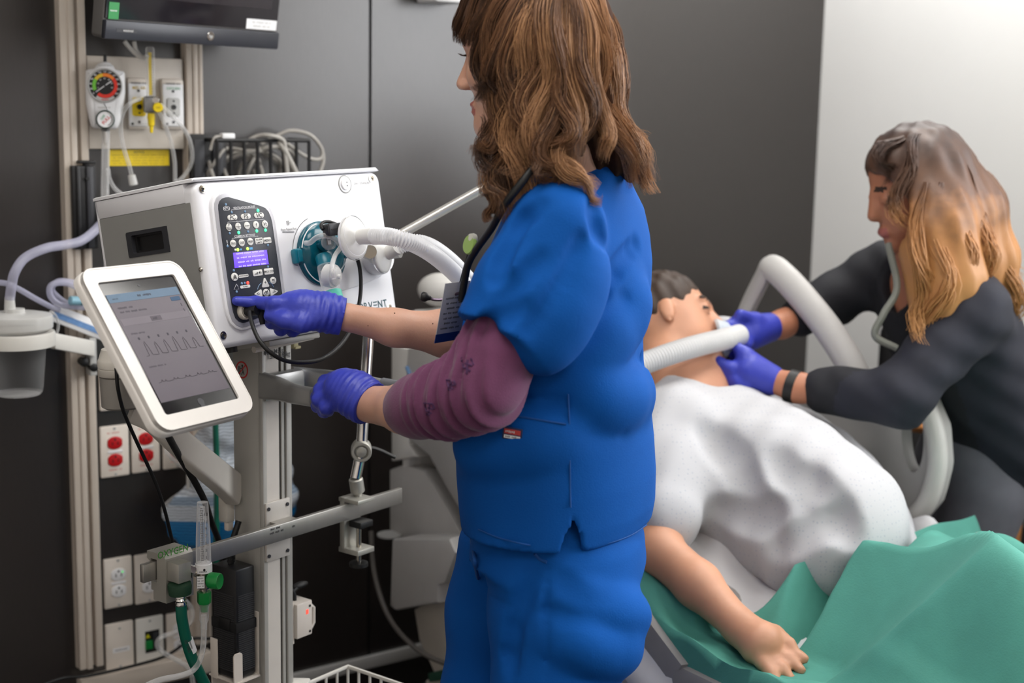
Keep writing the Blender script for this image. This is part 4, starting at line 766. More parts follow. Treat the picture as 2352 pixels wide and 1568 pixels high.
for k in range(5): m_.cyl(q+ZV*(.004+k*.006), q+ZV*(.007+k*.006), .0072, RUBBER, n=14)
m_.build('cable', brick)
t_ = thing('power_bracket', 'cream metal bracket holding the black power supply', 'bracket', FB @ Matrix.Translation((0, -.3, -.03)))
m_ = MB(FB); m_.box((w1/2, -bhh-.004, -d1_/2), (w1+.01, .003, d1_+.012), CREAM); m_.prism([(x_, y_-bhh+.022) for x_, y_ in rrect(.02, .06, .006)], .0015, .004, CREAM)
m_.box((-.004, -bhh+.03, -d1_+.008), (.003, .075, .018), CREAM, .001); m_.box((w1+.006, -bhh+.055, -.004), (.003, .12, .012), CREAM, .001); m_.box((w1/2, -bhh-.05, -d1_-.004), (w1, .1, .003), CREAM); m_.build('bracket', t_)
# ---- small white box on the other side of the column
FX = fr(cp(703, 1420, -.02), CUV, ZV, CNV); q0 = on(FX, 680, 1378); q1 = on(FX, 716, 1470)
t_ = thing('switch_box', 'small cream switch box with a red lamp on the cart column', 'switch box', FX @ Matrix.Translation((0, q1[1], 0)))
wq = q1[0]-q0[0]; hq = .068; xc = (q0[0]+q1[0])/2
m_ = MB(FX); m_.box((xc, 0, -.02), (wq, hq, .045), CREAM, .003)
m_.build('housing', t_)
for s in (.024, -.026): m_ = MB(FX); m_.cyl((xc+wq*.32, s, .0025), (xc+wq*.32, s, .0035), .0025, BLACK, n=12); m_.build('screw', t_)
m_ = MB(FX); m_.box((xc+wq*.15, .014, .0028), (.006, .009, .001), mat('lamp_red', (240, 90, 80), .4, emit=(250, 80, 60), es=1, var=0), .0004); lb(m_.build('lamp', t_), 'lit red lamp')
m_ = MB(FX); m_.tube([(xc+wq/2, .012, -.018), (xc+wq/2+.018, .012, -.018), (xc+wq/2+.022, .008, -.018), (xc+wq/2+.022, -.022, -.018), (xc+wq/2+.016, -.03, -.018), (xc-wq*.3, -.036, -.018)], .0042, CREAM, 8, spl=False); m_.box((xc-wq/2-.002, -.004, -.02), (.003, hq+.01, .03), CREAM); m_.build('bracket', t_)
m_ = MB(FX); m_.tube([(xc-wq*.1, .032, -.02), (xc-wq*.15, .05, -.022), (xc-wq*.5, .07, -.03), (xc-wq*.9, .075, -.04)], .004, RUBBER); m_.ell((xc+wq*.5, .055, -.03), .02, .007, .008, RUBBER); m_.tube([(xc-wq*.15, .05, -.022), (xc+wq*.1, .052, -.026), (xc+wq*.5, .055, -.03)], .004, RUBBER); m_.build('cable', t_)
# ---- support arm clamped to the rail
pb0 = rp(826, 1135, .0); t_ = thing('support_arm', 'jointed metal support arm rising from the clamp on the rail', 'support arm', rp(826, 1175, .0))
ux, uy = rxy(826, 1172, .012); m_ = MB(FRR)
m_.box((ux, .0205, .004), (.045, .008, .05), SAT, .001); m_.box((ux, -.028, -.012), (.045, .106, .012), SAT, .001); m_.box((ux, -.077, .004), (.045, .01, .05), SAT, .001); m_.build('clamp', t_)
m_ = MB(FRR); m_.box((ux+.004, -.026, .012), (.034, .012, .03), RUBBER, .001); m_.cyl((ux, -.032, .01), (ux, -.1, .01), .005, BRASSN); m_.lathe([(.008, -.1), (.018, -.102), (.018, -.109), (.01, -.112)], RUBBER, FRR.inverted() @ Matrix.Translation(FRR @ Vector((ux, 0, .01))), 12); m_.build('clamp_screw', t_)
j0 = rp(823, 1137, -.0); j1 = rp(817, 1098, .0); j2 = rp(830, 1034, .0); j3 = at(846, 770, 2.66); j4 = at(874, 560, 2.68)
m_ = MB(); m_.cyl(rp(823, 1140, 0), rp(822, 1128, 0), .0075, SAT); m_.cyl(rp(822, 1130, 0), j1, .0135, SAT, .0135, 24, .002); m_.cyl(j1, j2+(j2-j1)*.02, .0105, CHROME, .0105); m_.build('post', t_)
m_ = MB(); m_.cyl(j2, j3, .0105, CHROME); m_.cyl(j3, j4, .0105, CHROME); m_.ell(j4, .018, .018, .018, SAT); m_.build('lower_tube', t_)
jd = (CAM-j2); jd.z = 0; jd.normalize(); m_ = MB(zfr(j2-jd*.022, jd)); m_.lathe([(.019, 0), (.0195, .008), (.0195, .036), (.018, .038), (.0135, .038), (.013, .034), (.0115, .0345), (.009, .038), (.0001, .039)], SAT, n=32, cap=False); m_.build('joint', t_)
m_ = MB(); m_.tube([j2-jd*.012, j2-jd*.012+(at(880, 1032, j2.y+.02)-j2)*.6, at(908, 1050, j2.y+.03)], .0055, RUBBER, 10, flat=.7); lb(m_.build('lever', t_), 'black lever')
ua = at(925, 535, 2.66); ub = at(1160, 404, 2.7); m_ = MB(); m_.cyl(ua+(ua-ub)*.22, ub, .0088, mat('pale_rod', (205, 202, 196), .25, .5, var=.02), .0088, 20); m_.build('upper_tube', t_)
# ---- wire basket of the cart at the bottom edge
BK = mat('white_wire', (222, 219, 212), .35, var=.02); k0 = at(799, 1530, 2.62); t_ = thing('cart_basket', 'white wire basket low on the cart, at the bottom edge', 'basket', k0+CNV*.1-ZV*.12)
ka, kb, kc = k0-CUV*.24, k0+CNV*.26, k0-CUV*.24+CNV*.26
m_ = MB(); m_.tube([ka, k0, kb, kc, ka], .0042, BK, 8, spl=False); m_.build('rim', t_)
m_ = MB(); dz = ZV*-.12; m_.tube([ka+dz, k0+dz, kb+dz, kc+dz, ka+dz], .0035, BK, 8, spl=False); m_.build('base_ring', t_)
for a, b_, n in ((ka, k0, 8), (k0, kb, 9), (kb, kc, 8), (kc, ka, 9)):
    for k in range(n): p = a+(b_-a)*k/n; m_ = MB(); m_.cyl(p, p+dz, .0026, BK, n=8); m_.build('wire', t_)
m_ = MB(); p = cp(700, 1560, 0); m_.box(tuple(CO+CUV*(cw+.01)+ZV*(k0.z+.0)), (.05, .03, .03), BK, .004); m_.build('mount', t_)
# ------------------------------------------------------------------ tablet on its arm
TG = tilted(at(222, 650, 2.073), RAD(60.5), RAD(36), -.012); TW, THh = .16, .225
tab = thing('tablet', 'tablet in a white case showing waveforms, tilted beside the ventilator', 'tablet', TG @ Matrix.Translation((TW/2, -THh/2, -.01)))
FTb = TG @ Matrix.Translation((TW/2, -THh/2, 0)); ci = (0.0, -.002)
CASE = mat('tablet_case_white', (238, 234, 229), .4, var=.01)
tx0 = -.0225; 
m_ = MB(FTb); ot = rrect(TW+.05, THh+.052, .024, 6); it = rrect(TW, THh, .005, 6); m_.prism([(x, y) for x, y in ot], -.02, -.0045, CASE, .006, None, True, 3); m_.frame([(x*.985, y*.988) for x, y in ot], it, -.007, .0012, CASE)
m_.frame([(x*.985, y*.988) for x, y in ot], [(x*.965, y*.97) for x, y in ot], -.006, .0018, CASE); m_.build('case', tab)
m_ = MB(FTb); m_.box((0, 0, -.003), (TW-.001, THh-.001, .002), mat('tablet_glass', (26, 25, 28), .1, var=.02, spec=.6)); scr = m_.build('screen', tab)
LCDM = mat('tablet_display', (104, 98, 106), .3, var=.03, scale=6, spec=.12)
sw, sh0, sh1 = TW-.012, THh/2-.021, -THh/2+.021
m_ = MB(FTb); m_.box((-.0, (sh0+sh1)/2, -.0018), (sw, sh0-sh1, .0006), LCDM); z = -.0014; m_.box((0, sh0-.007, z), (sw, .014, .0004), mat('display_bar', (96, 118, 140), .3, var=.02, spec=.1)); m_.box((sw*.4, sh0-.02, z), (.02, .007, .0004), mat('display_button', (50, 80, 112), .35, var=.02, spec=.1)); m_.box((0, sh0-.048, z-.0001), (sw*.95, .012, .0004), mat('display_band', (114, 108, 116), .3, var=.02, spec=.1)); m_.box((0, sh0-.048, z), (.022, .008, .0004), mat('display_key', (90, 84, 92), .35, var=.02, spec=.1))
INK = mat('display_ink', (66, 64, 72), .4, var=0, spec=.1)
m_.scribble(0, sh0-.007, z+.0004, .028, .004, INK, 1); m_.scribble(-sw*.33, sh0-.024, z, .03, .0034, INK, 2); m_.scribble(-sw*.24, sh0-.031, z, .055, .0034, INK, 3); m_.scribble(0, sh0-.048, z+.0004, .013, .0036, INK, 4); m_.scribble(-sw*.32, sh0-.068, z, .032, .003, INK, 5); m_.scribble(-sw*.3, sh0-.125, z, .035, .003, INK, 6); m_.scribble(-sw*.4, sh0-.008, z+.0004, .012, .002, INK, 7)
for k in range(6): m_.box((-sw*.36+k*sw*.135, sh0-.077, z), (.003, .004, .0004), INK)
def wave(y, pts): m_.tube([(x, y+d, z+.0002) for x, d in pts], .00026, INK, 4, spl=False)
wp_ = [(-sw*.38, 0)]
for k in range(6): x = -sw*.34+k*sw*.135; h = (.024, .021, .022, .025, .021, .018)[k]; wp_ += [(x, 0), (x+.001, h*.9), (x+.003, h), (x+.006, h*.6), (x+.0075, .001), (x+.016, 0)]
wave(sh0-.107, wp_); wp_ = [(-sw*.4, 0)]
for k in range(5): x = -sw*.36+k*sw*.17; wp_ += [(x, .0005), (x+.002, .004), (x+.004, .001), (x+.008, .001), (x+.009, .003), (x+.012, .0), (x+.018, .0)]
wave(sh0-.152, wp_)
for q in (-.118, -.09): m_.box((sw*.44, sh0+q*.35, z), (.0012, .005, .0004), INK)
lb(m_.build('display', scr), 'grey lit display with waveforms')
m_ = MB(FTb); m_.cyl((0.002, -THh/2+.0095, -.0022), (.002, -THh/2+.0095, -.0014), .0062, DARK, n=24); m_.cyl((.002, -THh/2-.001, -.0014), (.002, -THh/2-.001, -.0008), .006, DARK, n=20); m_.build('home_button', tab)
m_ = MB(FTb); m_.cyl((0, THh/2-.011, -.0022), (0, THh/2-.011, -.0016), .0022, DARK, n=12); m_.build('camera', tab)
t_ = thing('tablet_arm', 'cream arm with a ringed pivot reaching from the cart column to the tablet', 'arm', at(300, 930, 2.24)-ZV*.02)
TN = Vector(FTb.col[2][:3]); bc = FTb @ Vector((0, 0, -.02)); pv0 = at(286, 935, 2.26); pv1 = at(276, 795, 2.26)
LRING = mat('arm_cream', (214, 209, 200), .45, var=.02)
m_ = MB(); ax = (pv1-pv0).normalized(); L_ = (pv1-pv0).length; m_.lathe([(.03, 0), (.036, .004), (.036, L_*.52), (.034, L_*.53)], GREYP, zfr(pv0, ax), 30); m_.lathe([(.036, L_*.54), (.0375, L_*.56), (.0375, L_*.66), (.0365, L_*.67), (.0375, L_*.68), (.0375, L_*.78), (.036, L_*.8), (.03, L_*.97), (.02, L_)], LRING, zfr(pv0, ax), 30); m_.build('pivot', t_)
m_ = MB(); m_.cyl(pv0+ax*L_*.6, bc, .02, GREYP, .026); m_.cyl(bc-TN*.012, bc-TN*.001, .045, GREYP, n=32); m_.build('tilt_joint', t_)
b0 = at(300, 945, 2.27); b1 = at(398, 985, 2.3); b2 = CO-CUV*.0-CNV*cdp*.5; e1 = at(520, 1108, b2.y-.015)
m_ = MB(); P_ = [b0-ZV*.002, at(350, 965, 2.285), at(400, 1005, 2.31), at(460, 1058, 2.36), e1, e1+(e1-at(460, 1058, 2.36))*.35]
vs = []; fs = []; PP = catmull(P_, 5)
for i, p in enumerate(PP):
    d = (PP[min(i+1, len(PP)-1)]-PP[max(i-1, 0)]).normalized(); s_ = d.cross(ZV).normalized(); up_ = s_.cross(d); t = i/(len(PP)-1); hh = float(np.interp(t, [0, .2, .5, 1], [.03, .04, .044, .056])); ww = .03
    vs += [p+s_*a+up_*b for a, b in rrect(ww, hh, .006, 3)]
n = 16
for r in range(len(PP)-1):
    for k in range(n): fs.append((r*n+k, r*n+(k+1) % n, (r+1)*n+(k+1) % n, (r+1)*n+k))
fs += [tuple(range(n))[::-1], tuple((len(PP)-1)*n+k for k in range(n))]; m_.add(vs, fs, LRING); m_.build('beam', t_)
FY = fr(cs(528, 1150), -CNV, ZV, -CUV); m_ = MB(FY); m_.box((.0, -.012, .008), (.026, .05, .02), LRING, .005); m_.box((-.004, -.042, .007), (.012, .022, .014), CREAM, .003); m_.build('end_clamp', t_)
m_ = MB(); q = at(336, 930, 2.235); m_.M = fr(q, (CUV*.6-CNV*-.2).normalized(), ZV, CNV); m_.prism([(-.008, -.006), (.008, -.006), (0, .008)], 0, .001, mat('warning_amber', (236, 170, 20), .5, var=0)); m_.build('warning_triangle', t_)
tube_thing([at(267, 845, 2.2), at(270, 885, 2.2), at(278, 925, 2.21), at(288, 955, 2.22), at(312, 1010, 2.25), at(338, 1065, 2.28), at(360, 1115, 2.3), at(378, 1170, 2.33), at(394, 1235, 2.4), at(400, 1262, 2.42)], .003, RUBBER, 'thin_cord', 'thin black cord hanging from the tablet arm down past the outlets', 'cord')
tube_thing([at(372, 972, 2.22), at(386, 1000, 2.24), at(408, 1040, 2.3), at(432, 1080, 2.36), at(455, 1120, 2.4), at(472, 1155, 2.44), at(484, 1195, 2.5), at(500, 1235, 2.56), at(520, 1290, 2.6)], .0058, RUBBER, 'thick_cord', 'thick black cord running from behind the tablet down to the power supply', 'cord')
tube_thing([wall(*p) for p in ((60, 1568+20, .06), (140, 1558, .05), (200, 1552, .04), (300, 1530, .06), (380, 1506, .09), (440, 1468, .1), (480, 1466, .1), (520, 1460, .1))], .0035, RUBBER, 'black_cord', 'black cord lying along the bottom trim in front of the data plate', 'cord')
# ------------------------------------------------------------------ blue and white plastic bag behind the column
# ------------------------------------------------------------------ soft-shape tools (distance fields meshed with surface nets)
class Field:
    def __init__(s, lo, hi, h):
        s.lo = np.array(lo, float); s.h = h; s.n = np.ceil((np.array(hi)-s.lo)/h).astype(int)+1
        s.ax = [s.lo[i]+h*np.arange(s.n[i]) for i in range(3)]; s.D = np.full(tuple(s.n), .2)
    def blk(s, lo, hi, pad):
        sl = []
        for i in range(3):
            a = int(max(0, math.floor((lo[i]-pad-s.lo[i])/s.h))); b = int(min(s.n[i], math.ceil((hi[i]+pad-s.lo[i])/s.h)+1)); sl.append(slice(a, max(a, b)))
        return tuple(sl), np.meshgrid(*[s.ax[i][sl[i]] for i in range(3)], indexing='ij', sparse=True)
    @staticmethod
    def smin(a, b, k):
        if k <= 0: return np.minimum(a, b)
        h = np.maximum(k-np.abs(a-b), 0)/k; return np.minimum(a, b)-h*h*k*.25
    def put(s, fn, lo, hi, k=0, sub=False):
        sl, G = s.blk(lo, hi, k+s.h*3)
        if any(q.stop <= q.start for q in sl): return s
        d = fn(*G); s.D[sl] = -s.smin(-s.D[sl], d, k) if sub else s.smin(s.D[sl], d, k); return s
    def cone(s, a, b, r1, r2=None, k=.01, sub=False):
        a = np.array(a, float); b = np.array(b, float); r2 = r1 if r2 is None else r2; v = b-a; vv = v@v+1e-12; R = max(r1, r2)
        def fn(X, Y, Z):
            t = np.clip(((X-a[0])*v[0]+(Y-a[1])*v[1]+(Z-a[2])*v[2])/vv, 0, 1)
            return np.sqrt((X-a[0]-t*v[0])**2+(Y-a[1]-t*v[1])**2+(Z-a[2]-t*v[2])**2)-(r1+(r2-r1)*t)
        return s.put(fn, np.minimum(a, b)-R, np.maximum(a, b)+R, k, sub)
    def chain(s, pts, rs, k=.01, sub=False):
        for i in range(len(pts)-1): s.cone(pts[i], pts[i+1], rs[i], rs[i+1], k, sub)
        return s
    def ell(s, c, ax, r, k=.01, sub=False):
        c = np.array(c, float); A = np.array([list(q) for q in ax], float); r = np.array(r, float); R = r.max()
        def fn(X, Y, Z):
            x, y, z = X-c[0], Y-c[1], Z-c[2]; q = [(x*A[i, 0]+y*A[i, 1]+z*A[i, 2]) for i in range(3)]
            k0 = np.sqrt(sum((q[i]/r[i])**2 for i in range(3))); k1 = np.sqrt(sum((q[i]/r[i]**2)**2 for i in range(3)))+1e-9
            return k0*(k0-1)/k1
        return s.put(fn, c-R, c+R, k, sub)
    def loft(s, rows, F, L, p=2.2, k=.01, sub=False, grow=0):
        """rows: (z, cx, cy, half along F, half along L) from low to high"""
        T = np.array(rows, float); T = T[np.argsort(T[:, 0])]; m = T[:, 3:5].max()+abs(grow)
        lo = [T[:, 1].min()-m, T[:, 2].min()-m, T[0, 0]]; hi = [T[:, 1].max()+m, T[:, 2].max()+m, T[-1, 0]]
        def fn(X, Y, Z):
            cx, cy, a, b = [np.interp(Z, T[:, 0], T[:, i]) for i in (1, 2, 3, 4)]; a = a+grow; b = b+grow
            f = np.abs((X-cx)*F[0]+(Y-cy)*F[1])/a; l = np.abs((X-cx)*L[0]+(Y-cy)*L[1])/b
            d = ((f**p+l**p)**(1/p)-1)*np.minimum(a, b); return np.maximum(d, np.maximum(Z-T[-1, 0], T[0, 0]-Z))
        return s.put(fn, lo, hi, k, sub)
    def plane(s, o, n):
        """cut away everything on the side n points to"""
        o = np.array(o); n = np.array(n)/np.linalg.norm(n); X, Y, Z = np.meshgrid(*s.ax, indexing='ij', sparse=True)
        s.D = np.maximum(s.D, (X-o[0])*n[0]+(Y-o[1])*n[1]+(Z-o[2])*n[2]); return s
    def ripple(s, fn):
        X, Y, Z = np.meshgrid(*s.ax, indexing='ij', sparse=True); s.D = s.D+fn(X, Y, Z); return s
    def mesh(s):
        D = s.D; D[0], D[-1] = .1, .1; D[:, 0] = .1; D[:, -1] = .1; D[:, :, 0] = .1; D[:, :, -1] = .1
        I = D < 0; nx, ny, nz = D.shape; C = np.zeros((nx-1, ny-1, nz-1), int)
        for dx in (0, 1):
            for dy in (0, 1):
                for dz in (0, 1): C += I[dx:nx-1+dx, dy:ny-1+dy, dz:nz-1+dz]
        act = np.argwhere((C > 0) & (C < 8)); idx = -np.ones(C.shape, int); idx[tuple(act.T)] = np.arange(len(act))
        P = np.zeros((len(act), 3)); W = np.zeros(len(act))
        for ax in range(3):
            for u in (0, 1):
                for v in (0, 1):
                    o = np.zeros(3, int); o[(ax+1) % 3] = u; o[(ax+2) % 3] = v; e = o.copy(); e[ax] = 1
                    a = D[tuple((act+o).T)]; b = D[tuple((act+e).T)]; mk = (a < 0) != (b < 0); t = np.where(mk, a/(a-b+1e-20), 0)
                    q = act+o+0.0; q[:, ax] += t; P += q*mk[:, None]; W += mk
        V = s.lo+P/W[:, None]*s.h; F = []
        for ax in range(3):
            a1, a2 = (ax+1) % 3, (ax+2) % 3; sl0 = [slice(1, -1)]*3; sl0[ax] = slice(0, -1); sl1 = list(sl0); sl1[ax] = slice(1, None)
            A, B = I[tuple(sl0)], I[tuple(sl1)]
            for flip in (0, 1):
                e = np.argwhere((A & ~B) if not flip else (~A & B)); off = np.ones(3, int); off[ax] = 0; e = e+off
                if not len(e): continue
                def g(d1, d2): q = e.copy(); q[:, a1] -= d1; q[:, a2] -= d2; return idx[tuple(q.T)]
                Q = np.stack([g(1, 1), g(0, 1), g(0, 0), g(1, 0)], 1); F.append(Q[:, ::-1] if flip else Q)
        return V, np.concatenate(F)
    def build(s, name, mats, parent=None, pick=None, smooth=75):
        V, F = s.mesh(); me = bpy.data.meshes.new(name)
        inv = np.array(MWX[parent.name].inverted()) if parent is not None else np.eye(4)
        me.from_pydata((V @ inv[:3, :3].T+inv[:3, 3]).tolist(), [], F.tolist())
        mats = mats if isinstance(mats, (list, tuple)) else [mats]
        for m in mats: me.materials.append(m)
        if pick is not None: me.polygons.foreach_set('material_index', pick(V[F].mean(1)).astype(int))
        me.update(); me.shade_smooth()
        if smooth < 180: me.set_sharp_from_angle(angle=RAD(smooth))
        o = bpy.data.objects.new(name, me); COL.objects.link(o)
        if parent is not None: o.parent = parent; MWX[o.name] = MWX[parent.name]
        return o
def bounds(pts, pad): A = np.array([list(p) for p in pts]); return A.min(0)-pad, A.max(0)+pad
def near(C, p, r): return ((C-np.array(list(p)))**2).sum(1) < r*r
SKIN = mat('skin_light', (204, 157, 134), .5, var=.05, scale=25, sss=.15, bump=.12, bscale=300)
SKINP = mat('skin_patient', (200, 146, 116), .5, var=.06, scale=20, sss=.12)
SKINC = mat('skin_tan', (186, 124, 94), .5, var=.05, scale=20, sss=.12)
LIPS = mat('lips', (176, 104, 96), .4, var=.05)
EYEW = mat('eye_white', (225, 220, 216), .2, var=0); IRIS = mat('iris_brown', (58, 38, 28), .15, var=.1); BROW = mat('brow_brown', (62, 44, 34), .7, var=.1)
GLOVE = mat('nitrile_glove', (56, 66, 178), .42, var=.05, scale=30, bump=.25, bscale=140, spec=.45)
SCRUB = mat('scrub_blue', (0, 78, 158), .85, var=.05, scale=9, bump=.2, bscale=420, spec=.2)
PURP = mat('purple_knit', (104, 52, 88), .85, var=.08, scale=40, bump=.35, bscale=500, sheen=.2)
# ------------------------------------------------------------------ the nurse
G = RAD(25); NF = np.array([-math.cos(G), math.sin(G), 0]); NL = np.array([-math.sin(G), -math.cos(G), 0]); NY = 2.22
V3 = lambda *p: np.array(list(at(*p)))
nurse = thing('person', 'person in blue scrubs with wavy brown hair pressing a ventilator button', 'person', Vector((at(1290, 1200, 2.2).x, 2.2, 0)))
def row(y, xl, xr, b, Y=NY):
    c = V3((xl+xr)/2, y, Y); w_ = (V3(xr, y, Y)-V3(xl, y, Y))[0]/2; a = math.sqrt(max(.004, w_*w_-(b*math.sin(G))**2))/math.cos(G); return (c[2], c[0], c[1], a, b)
TOPROWS = [row(*q) for q in ((352, 1300, 1396, .05), (385, 1270, 1405, .06), (410, 1228, 1440, .10), (440, 1192, 1462, .145), (480, 1168, 1482, .165), (540, 1142, 1494, .172), (600, 1118, 1498, .172), (660, 1096, 1494, .170), (720, 1078, 1484, .166), (780, 1072, 1474, .164), (850, 1066, 1477, .166), (920, 1058, 1490, .172), (1000, 1055, 1499, .180), (1080, 1058, 1504, .186), (1150, 1064, 1503, .190))]
_hz = V3(1300, 1274, 2.035)[2]; _r = row(1196, 1070, 1496, .192); TOPROWS.append((_hz,)+_r[1:])
sh_n, el_n = V3(1284, 530, 2.07), V3(1140, 800, 2.02)
sh_f, el_f = V3(1330, 520, 2.36), V3(1120, 775, 2.385)
lo, hi = bounds([q[1:3]+(q[0],) for q in TOPROWS], .24); lo[2] += .235; hi[2] -= .2; lo[1] = 1.91
Ft = Field(lo, hi, .0048)
Ft.loft(TOPROWS, NF, NL, 2.25)
axs = (el_n-sh_n)/np.linalg.norm(el_n-sh_n)
SL = Field(*bounds([sh_n, el_n], .12), .0048)                                              # near sleeve, cut at its hem
SL.chain([sh_n+axs*.0, sh_n+axs*.1, sh_n+axs*.235], [.073, .074, .0705], .02)
hem = V3(1145, 772, 2.03); SL.plane(hem, axs)
inner = Field(SL.lo, SL.lo+(SL.n-1)*SL.h, .0048); inner.chain([sh_n+axs*.222, sh_n+axs*.32], [.06, .0635], .02); SL.D = -Field.smin(-SL.D, inner.D, .004)
def merge(A, B, k):
    o = np.round((B.lo-A.lo)/A.h).astype(int); sl = tuple(slice(max(0, o[i]), min(A.n[i], o[i]+B.n[i])) for i in range(3)); sb = tuple(slice(sl[i].start-o[i], sl[i].stop-o[i]) for i in range(3))
    A.D[sl] = Field.smin(A.D[sl], B.D[sb], k)
SL.lo = Ft.lo+np.round((SL.lo-Ft.lo)/Ft.h)*Ft.h
merge(Ft, SL, .02)
axf = (el_f-sh_f)/np.linalg.norm(el_f-sh_f); Ft.chain([sh_f, sh_f+axf*.22], [.08, .078], .04)
def onto(fn_pts, F, off=.0012):
    """picture points pushed onto the surface of a field, seen from the camera"""
    out = []
    for x, y in fn_pts:
        d = np.array(list(ray(x, y))); d = d/d[1]; o = np.array([0, 0, CAMH]); t = np.arange(1.85, 2.6, .001); P = o+t[:, None]*d; ii = np.round((P-F.lo)/F.h).astype(int); ok = ((ii >= 0) & (ii < F.n)).all(1)
        val = np.ones(len(t)); val[ok] = F.D[tuple(ii[ok].T)]; hit = np.argmax(val < 0)
        out.append(Vector(o+(t[hit]-off)*d) if val[hit] < 0 else at(x, y, NY))
    return out
def crease(F, pts, depth=.007, r=.022, ridge=False):
    """a cloth fold along a line on the surface: a soft groove, or a soft ridge"""
    P = [np.array(list(p)) for p in onto([tuple(p) for p in np.array([list(q)[:2] for q in catmull([(a, b, 0) for a, b in pts], 4)])], F, 0)]
    out = []
    for i, p in enumerate(P):
        v = np.array([0, 0, CAMH])-p; v /= np.linalg.norm(v); t = i/(len(P)-1); e = depth*math.sin(math.pi*min(1, max(.12, .12+t*.8)))
        out.append(p+v*((r-e) if not ridge else (e-r)))
    for i in range(len(out)-1): F.cone(out[i], out[i+1], r, r, r*.8, not ridge)
CR1 = [((1232, 462), (1180, 520), (1142, 600), (1130, 640)), ((1240, 590), (1185, 650), (1140, 700)), ((1340, 560), (1300, 660), (1232, 760)), ((1374, 470), (1384, 570), (1371, 655)), ((1372, 655), (1330, 740), (1262, 838)), ((1470, 560), (1420, 620), (1375, 690)),
       ((1480, 830), (1452, 900), (1432, 980)), ((1302, 925), (1210, 940), (1150, 925)), ((1190, 700), (1130, 740), (1090, 765)), ((1440, 690), (1410, 760), (1420, 830))]
CR2 = [((1330, 620), (1290, 710), (1240, 790)), ((1430, 690), (1380, 770), (1310, 850)), ((1440, 900), (1390, 915), (1340, 900)), ((1280, 990), (1200, 1015), (1110, 1020))]
for q in CR1: crease(Ft, q, .008, .015)
for q in CR2: crease(Ft, q, .002, .04, True)
zb0 = TOPROWS[-1][0]
low = [(z, cx, cy, a-.011, b-.011) for z, cx, cy, a, b in TOPROWS if z < zb0+.13]; low = [(zb0-.05,)+low[-1][1:]]+low; Ft.loft(low, NF, NL, 2.25, 0, True)     # hollow skirt
wa, wb = V3(1311, 1165, 2.03), V3(1314, 1290, 2.02); Ft.chain([wa+[0, -.03, 0], wb+[0, -.03, 0]], [.004, .019], .002, True); Ft.chain([wa+[0, .0, 0], wb+[0, .0, 0]], [.004, .019], .002, True); Ft.chain([wa+[0, .025, 0], wb+[0, .025, 0]], [.004, .019], .002, True)                                # side vent
top = Ft.build('scrub_top', SCRUB, nurse); lb(top, 'blue scrub tunic with short sleeves')
# hem stitching, side seam, pocket
SEAM = mat('scrub_seam', (3, 74, 146), .8, var=.05)
m_ = MB(); m_.tube(onto([(1104, 952), (1150, 953), (1200, 958), (1250, 966), (1300, 974)], Ft), .0016, SEAM, 6); m_.tube(onto([(1305, 905), (1308, 975), (1309, 1050), (1310, 1120), (1311, 1165)], Ft), .0014, SEAM, 6); m_.build('pocket', top)
for pts in ([(1098, 1215), (1150, 1236), (1220, 1252), (1292, 1258)], [(1338, 1256), (1400, 1246), (1450, 1228), (1485, 1205)]): m_ = MB(); m_.tube(onto(pts, Ft, .0002), .0012, SEAM, 6); m_.build('hem_stitch', top)
q = onto([(1177, 996)], Ft, .002)[0]; m_ = MB(fr(q, Vector((.96, -.28, -.09)).normalized(), Vector((.06, -.1, 1)).normalized(), Vector((-.3, -.95, .0)))); m_.box((0, 0, 0), (.03, .019, .0016), mat('tag_navy', (28, 40, 84), .6), .0004); m_.box((0, .003, .0008), (.025, .0075, .0006), mat('tag_red', (196, 64, 62), .6)); m_.scribble(0, .003, .0014, .021, .004, TEXTW, 9); m_.box((0, -.005, .0008), (.025, .005, .0006), WHITE); m_.scribble(0, -.005, .0013, .02, .003, TEXTK, 4); lb(m_.build('sewn_tag', top), 'small red and white sewn tag')
# ---- trousers
TR = [row(*q) for q in ((1130, 1112, 1452, .145), (1185, 1106, 1456, .15), (1225, 1090, 1476, .168), (1262, 1086, 1470, .17))]
hipn, kn_n, an_n = V3(1292, 1290, 2.13), V3(1272, 1600, 2.10), np.array([at(1272, 1600, 2.10).x+.015, 2.12, .1]); hipf, kn_f, an_f = V3(1180, 1290, 2.32), V3(1125, 1600, 2.30), np.array([at(1125, 1600, 2.3).x-.03, 2.32, .1])
Fl = Field([min(kn_f[0], an_f[0])-.13, 1.9, .03], [hipn[0]+.2, 2.48, TR[0][0]+.02], .006)
Fl.loft(TR, NF, NL, 2.2); Fl.chain([V3(1290, 1290, 2.16), V3(1285, 1410, 2.13), kn_n, an_n+[0, 0, -.03]], [.11, .102, .088, .095], .05); Fl.chain([V3(1190, 1275, 2.32), V3(1150, 1400, 2.31), kn_f, an_f+[0, 0, -.03]], [.105, .088, .08, .09], .03)
Fl.ell(V3(1392, 1325, 2.19), (NF, NL, (0, 0, 1)), (.045, .09, .06), .05)
for q in (((1440, 1385), (1350, 1375), (1275, 1325)), ((1430, 1450), (1350, 1445), (1270, 1415)), ((1420, 1540), (1360, 1540), (1300, 1515)), ((1230, 1300), (1180, 1420), (1160, 1540))): crease(Fl, q, .008, .016)
for q in (((1445, 1415), (1370, 1400), (1290, 1350)), ((1425, 1495), (1350, 1485), (1280, 1445))): crease(Fl, q, .004, .034, True)
crease(Fl, ((1255, 1280), (1254, 1400), (1250, 1560)), .002, .006)
tro = Fl.build('scrub_trousers', SCRUB, nurse); lb(tro, 'blue scrub trousers')
m_ = MB(); m_.tube(onto([(1228, 1272), (1240, 1284), (1256, 1291)], Fl), .0025, SEAM, 6); m_.build('pocket_edge', tro)
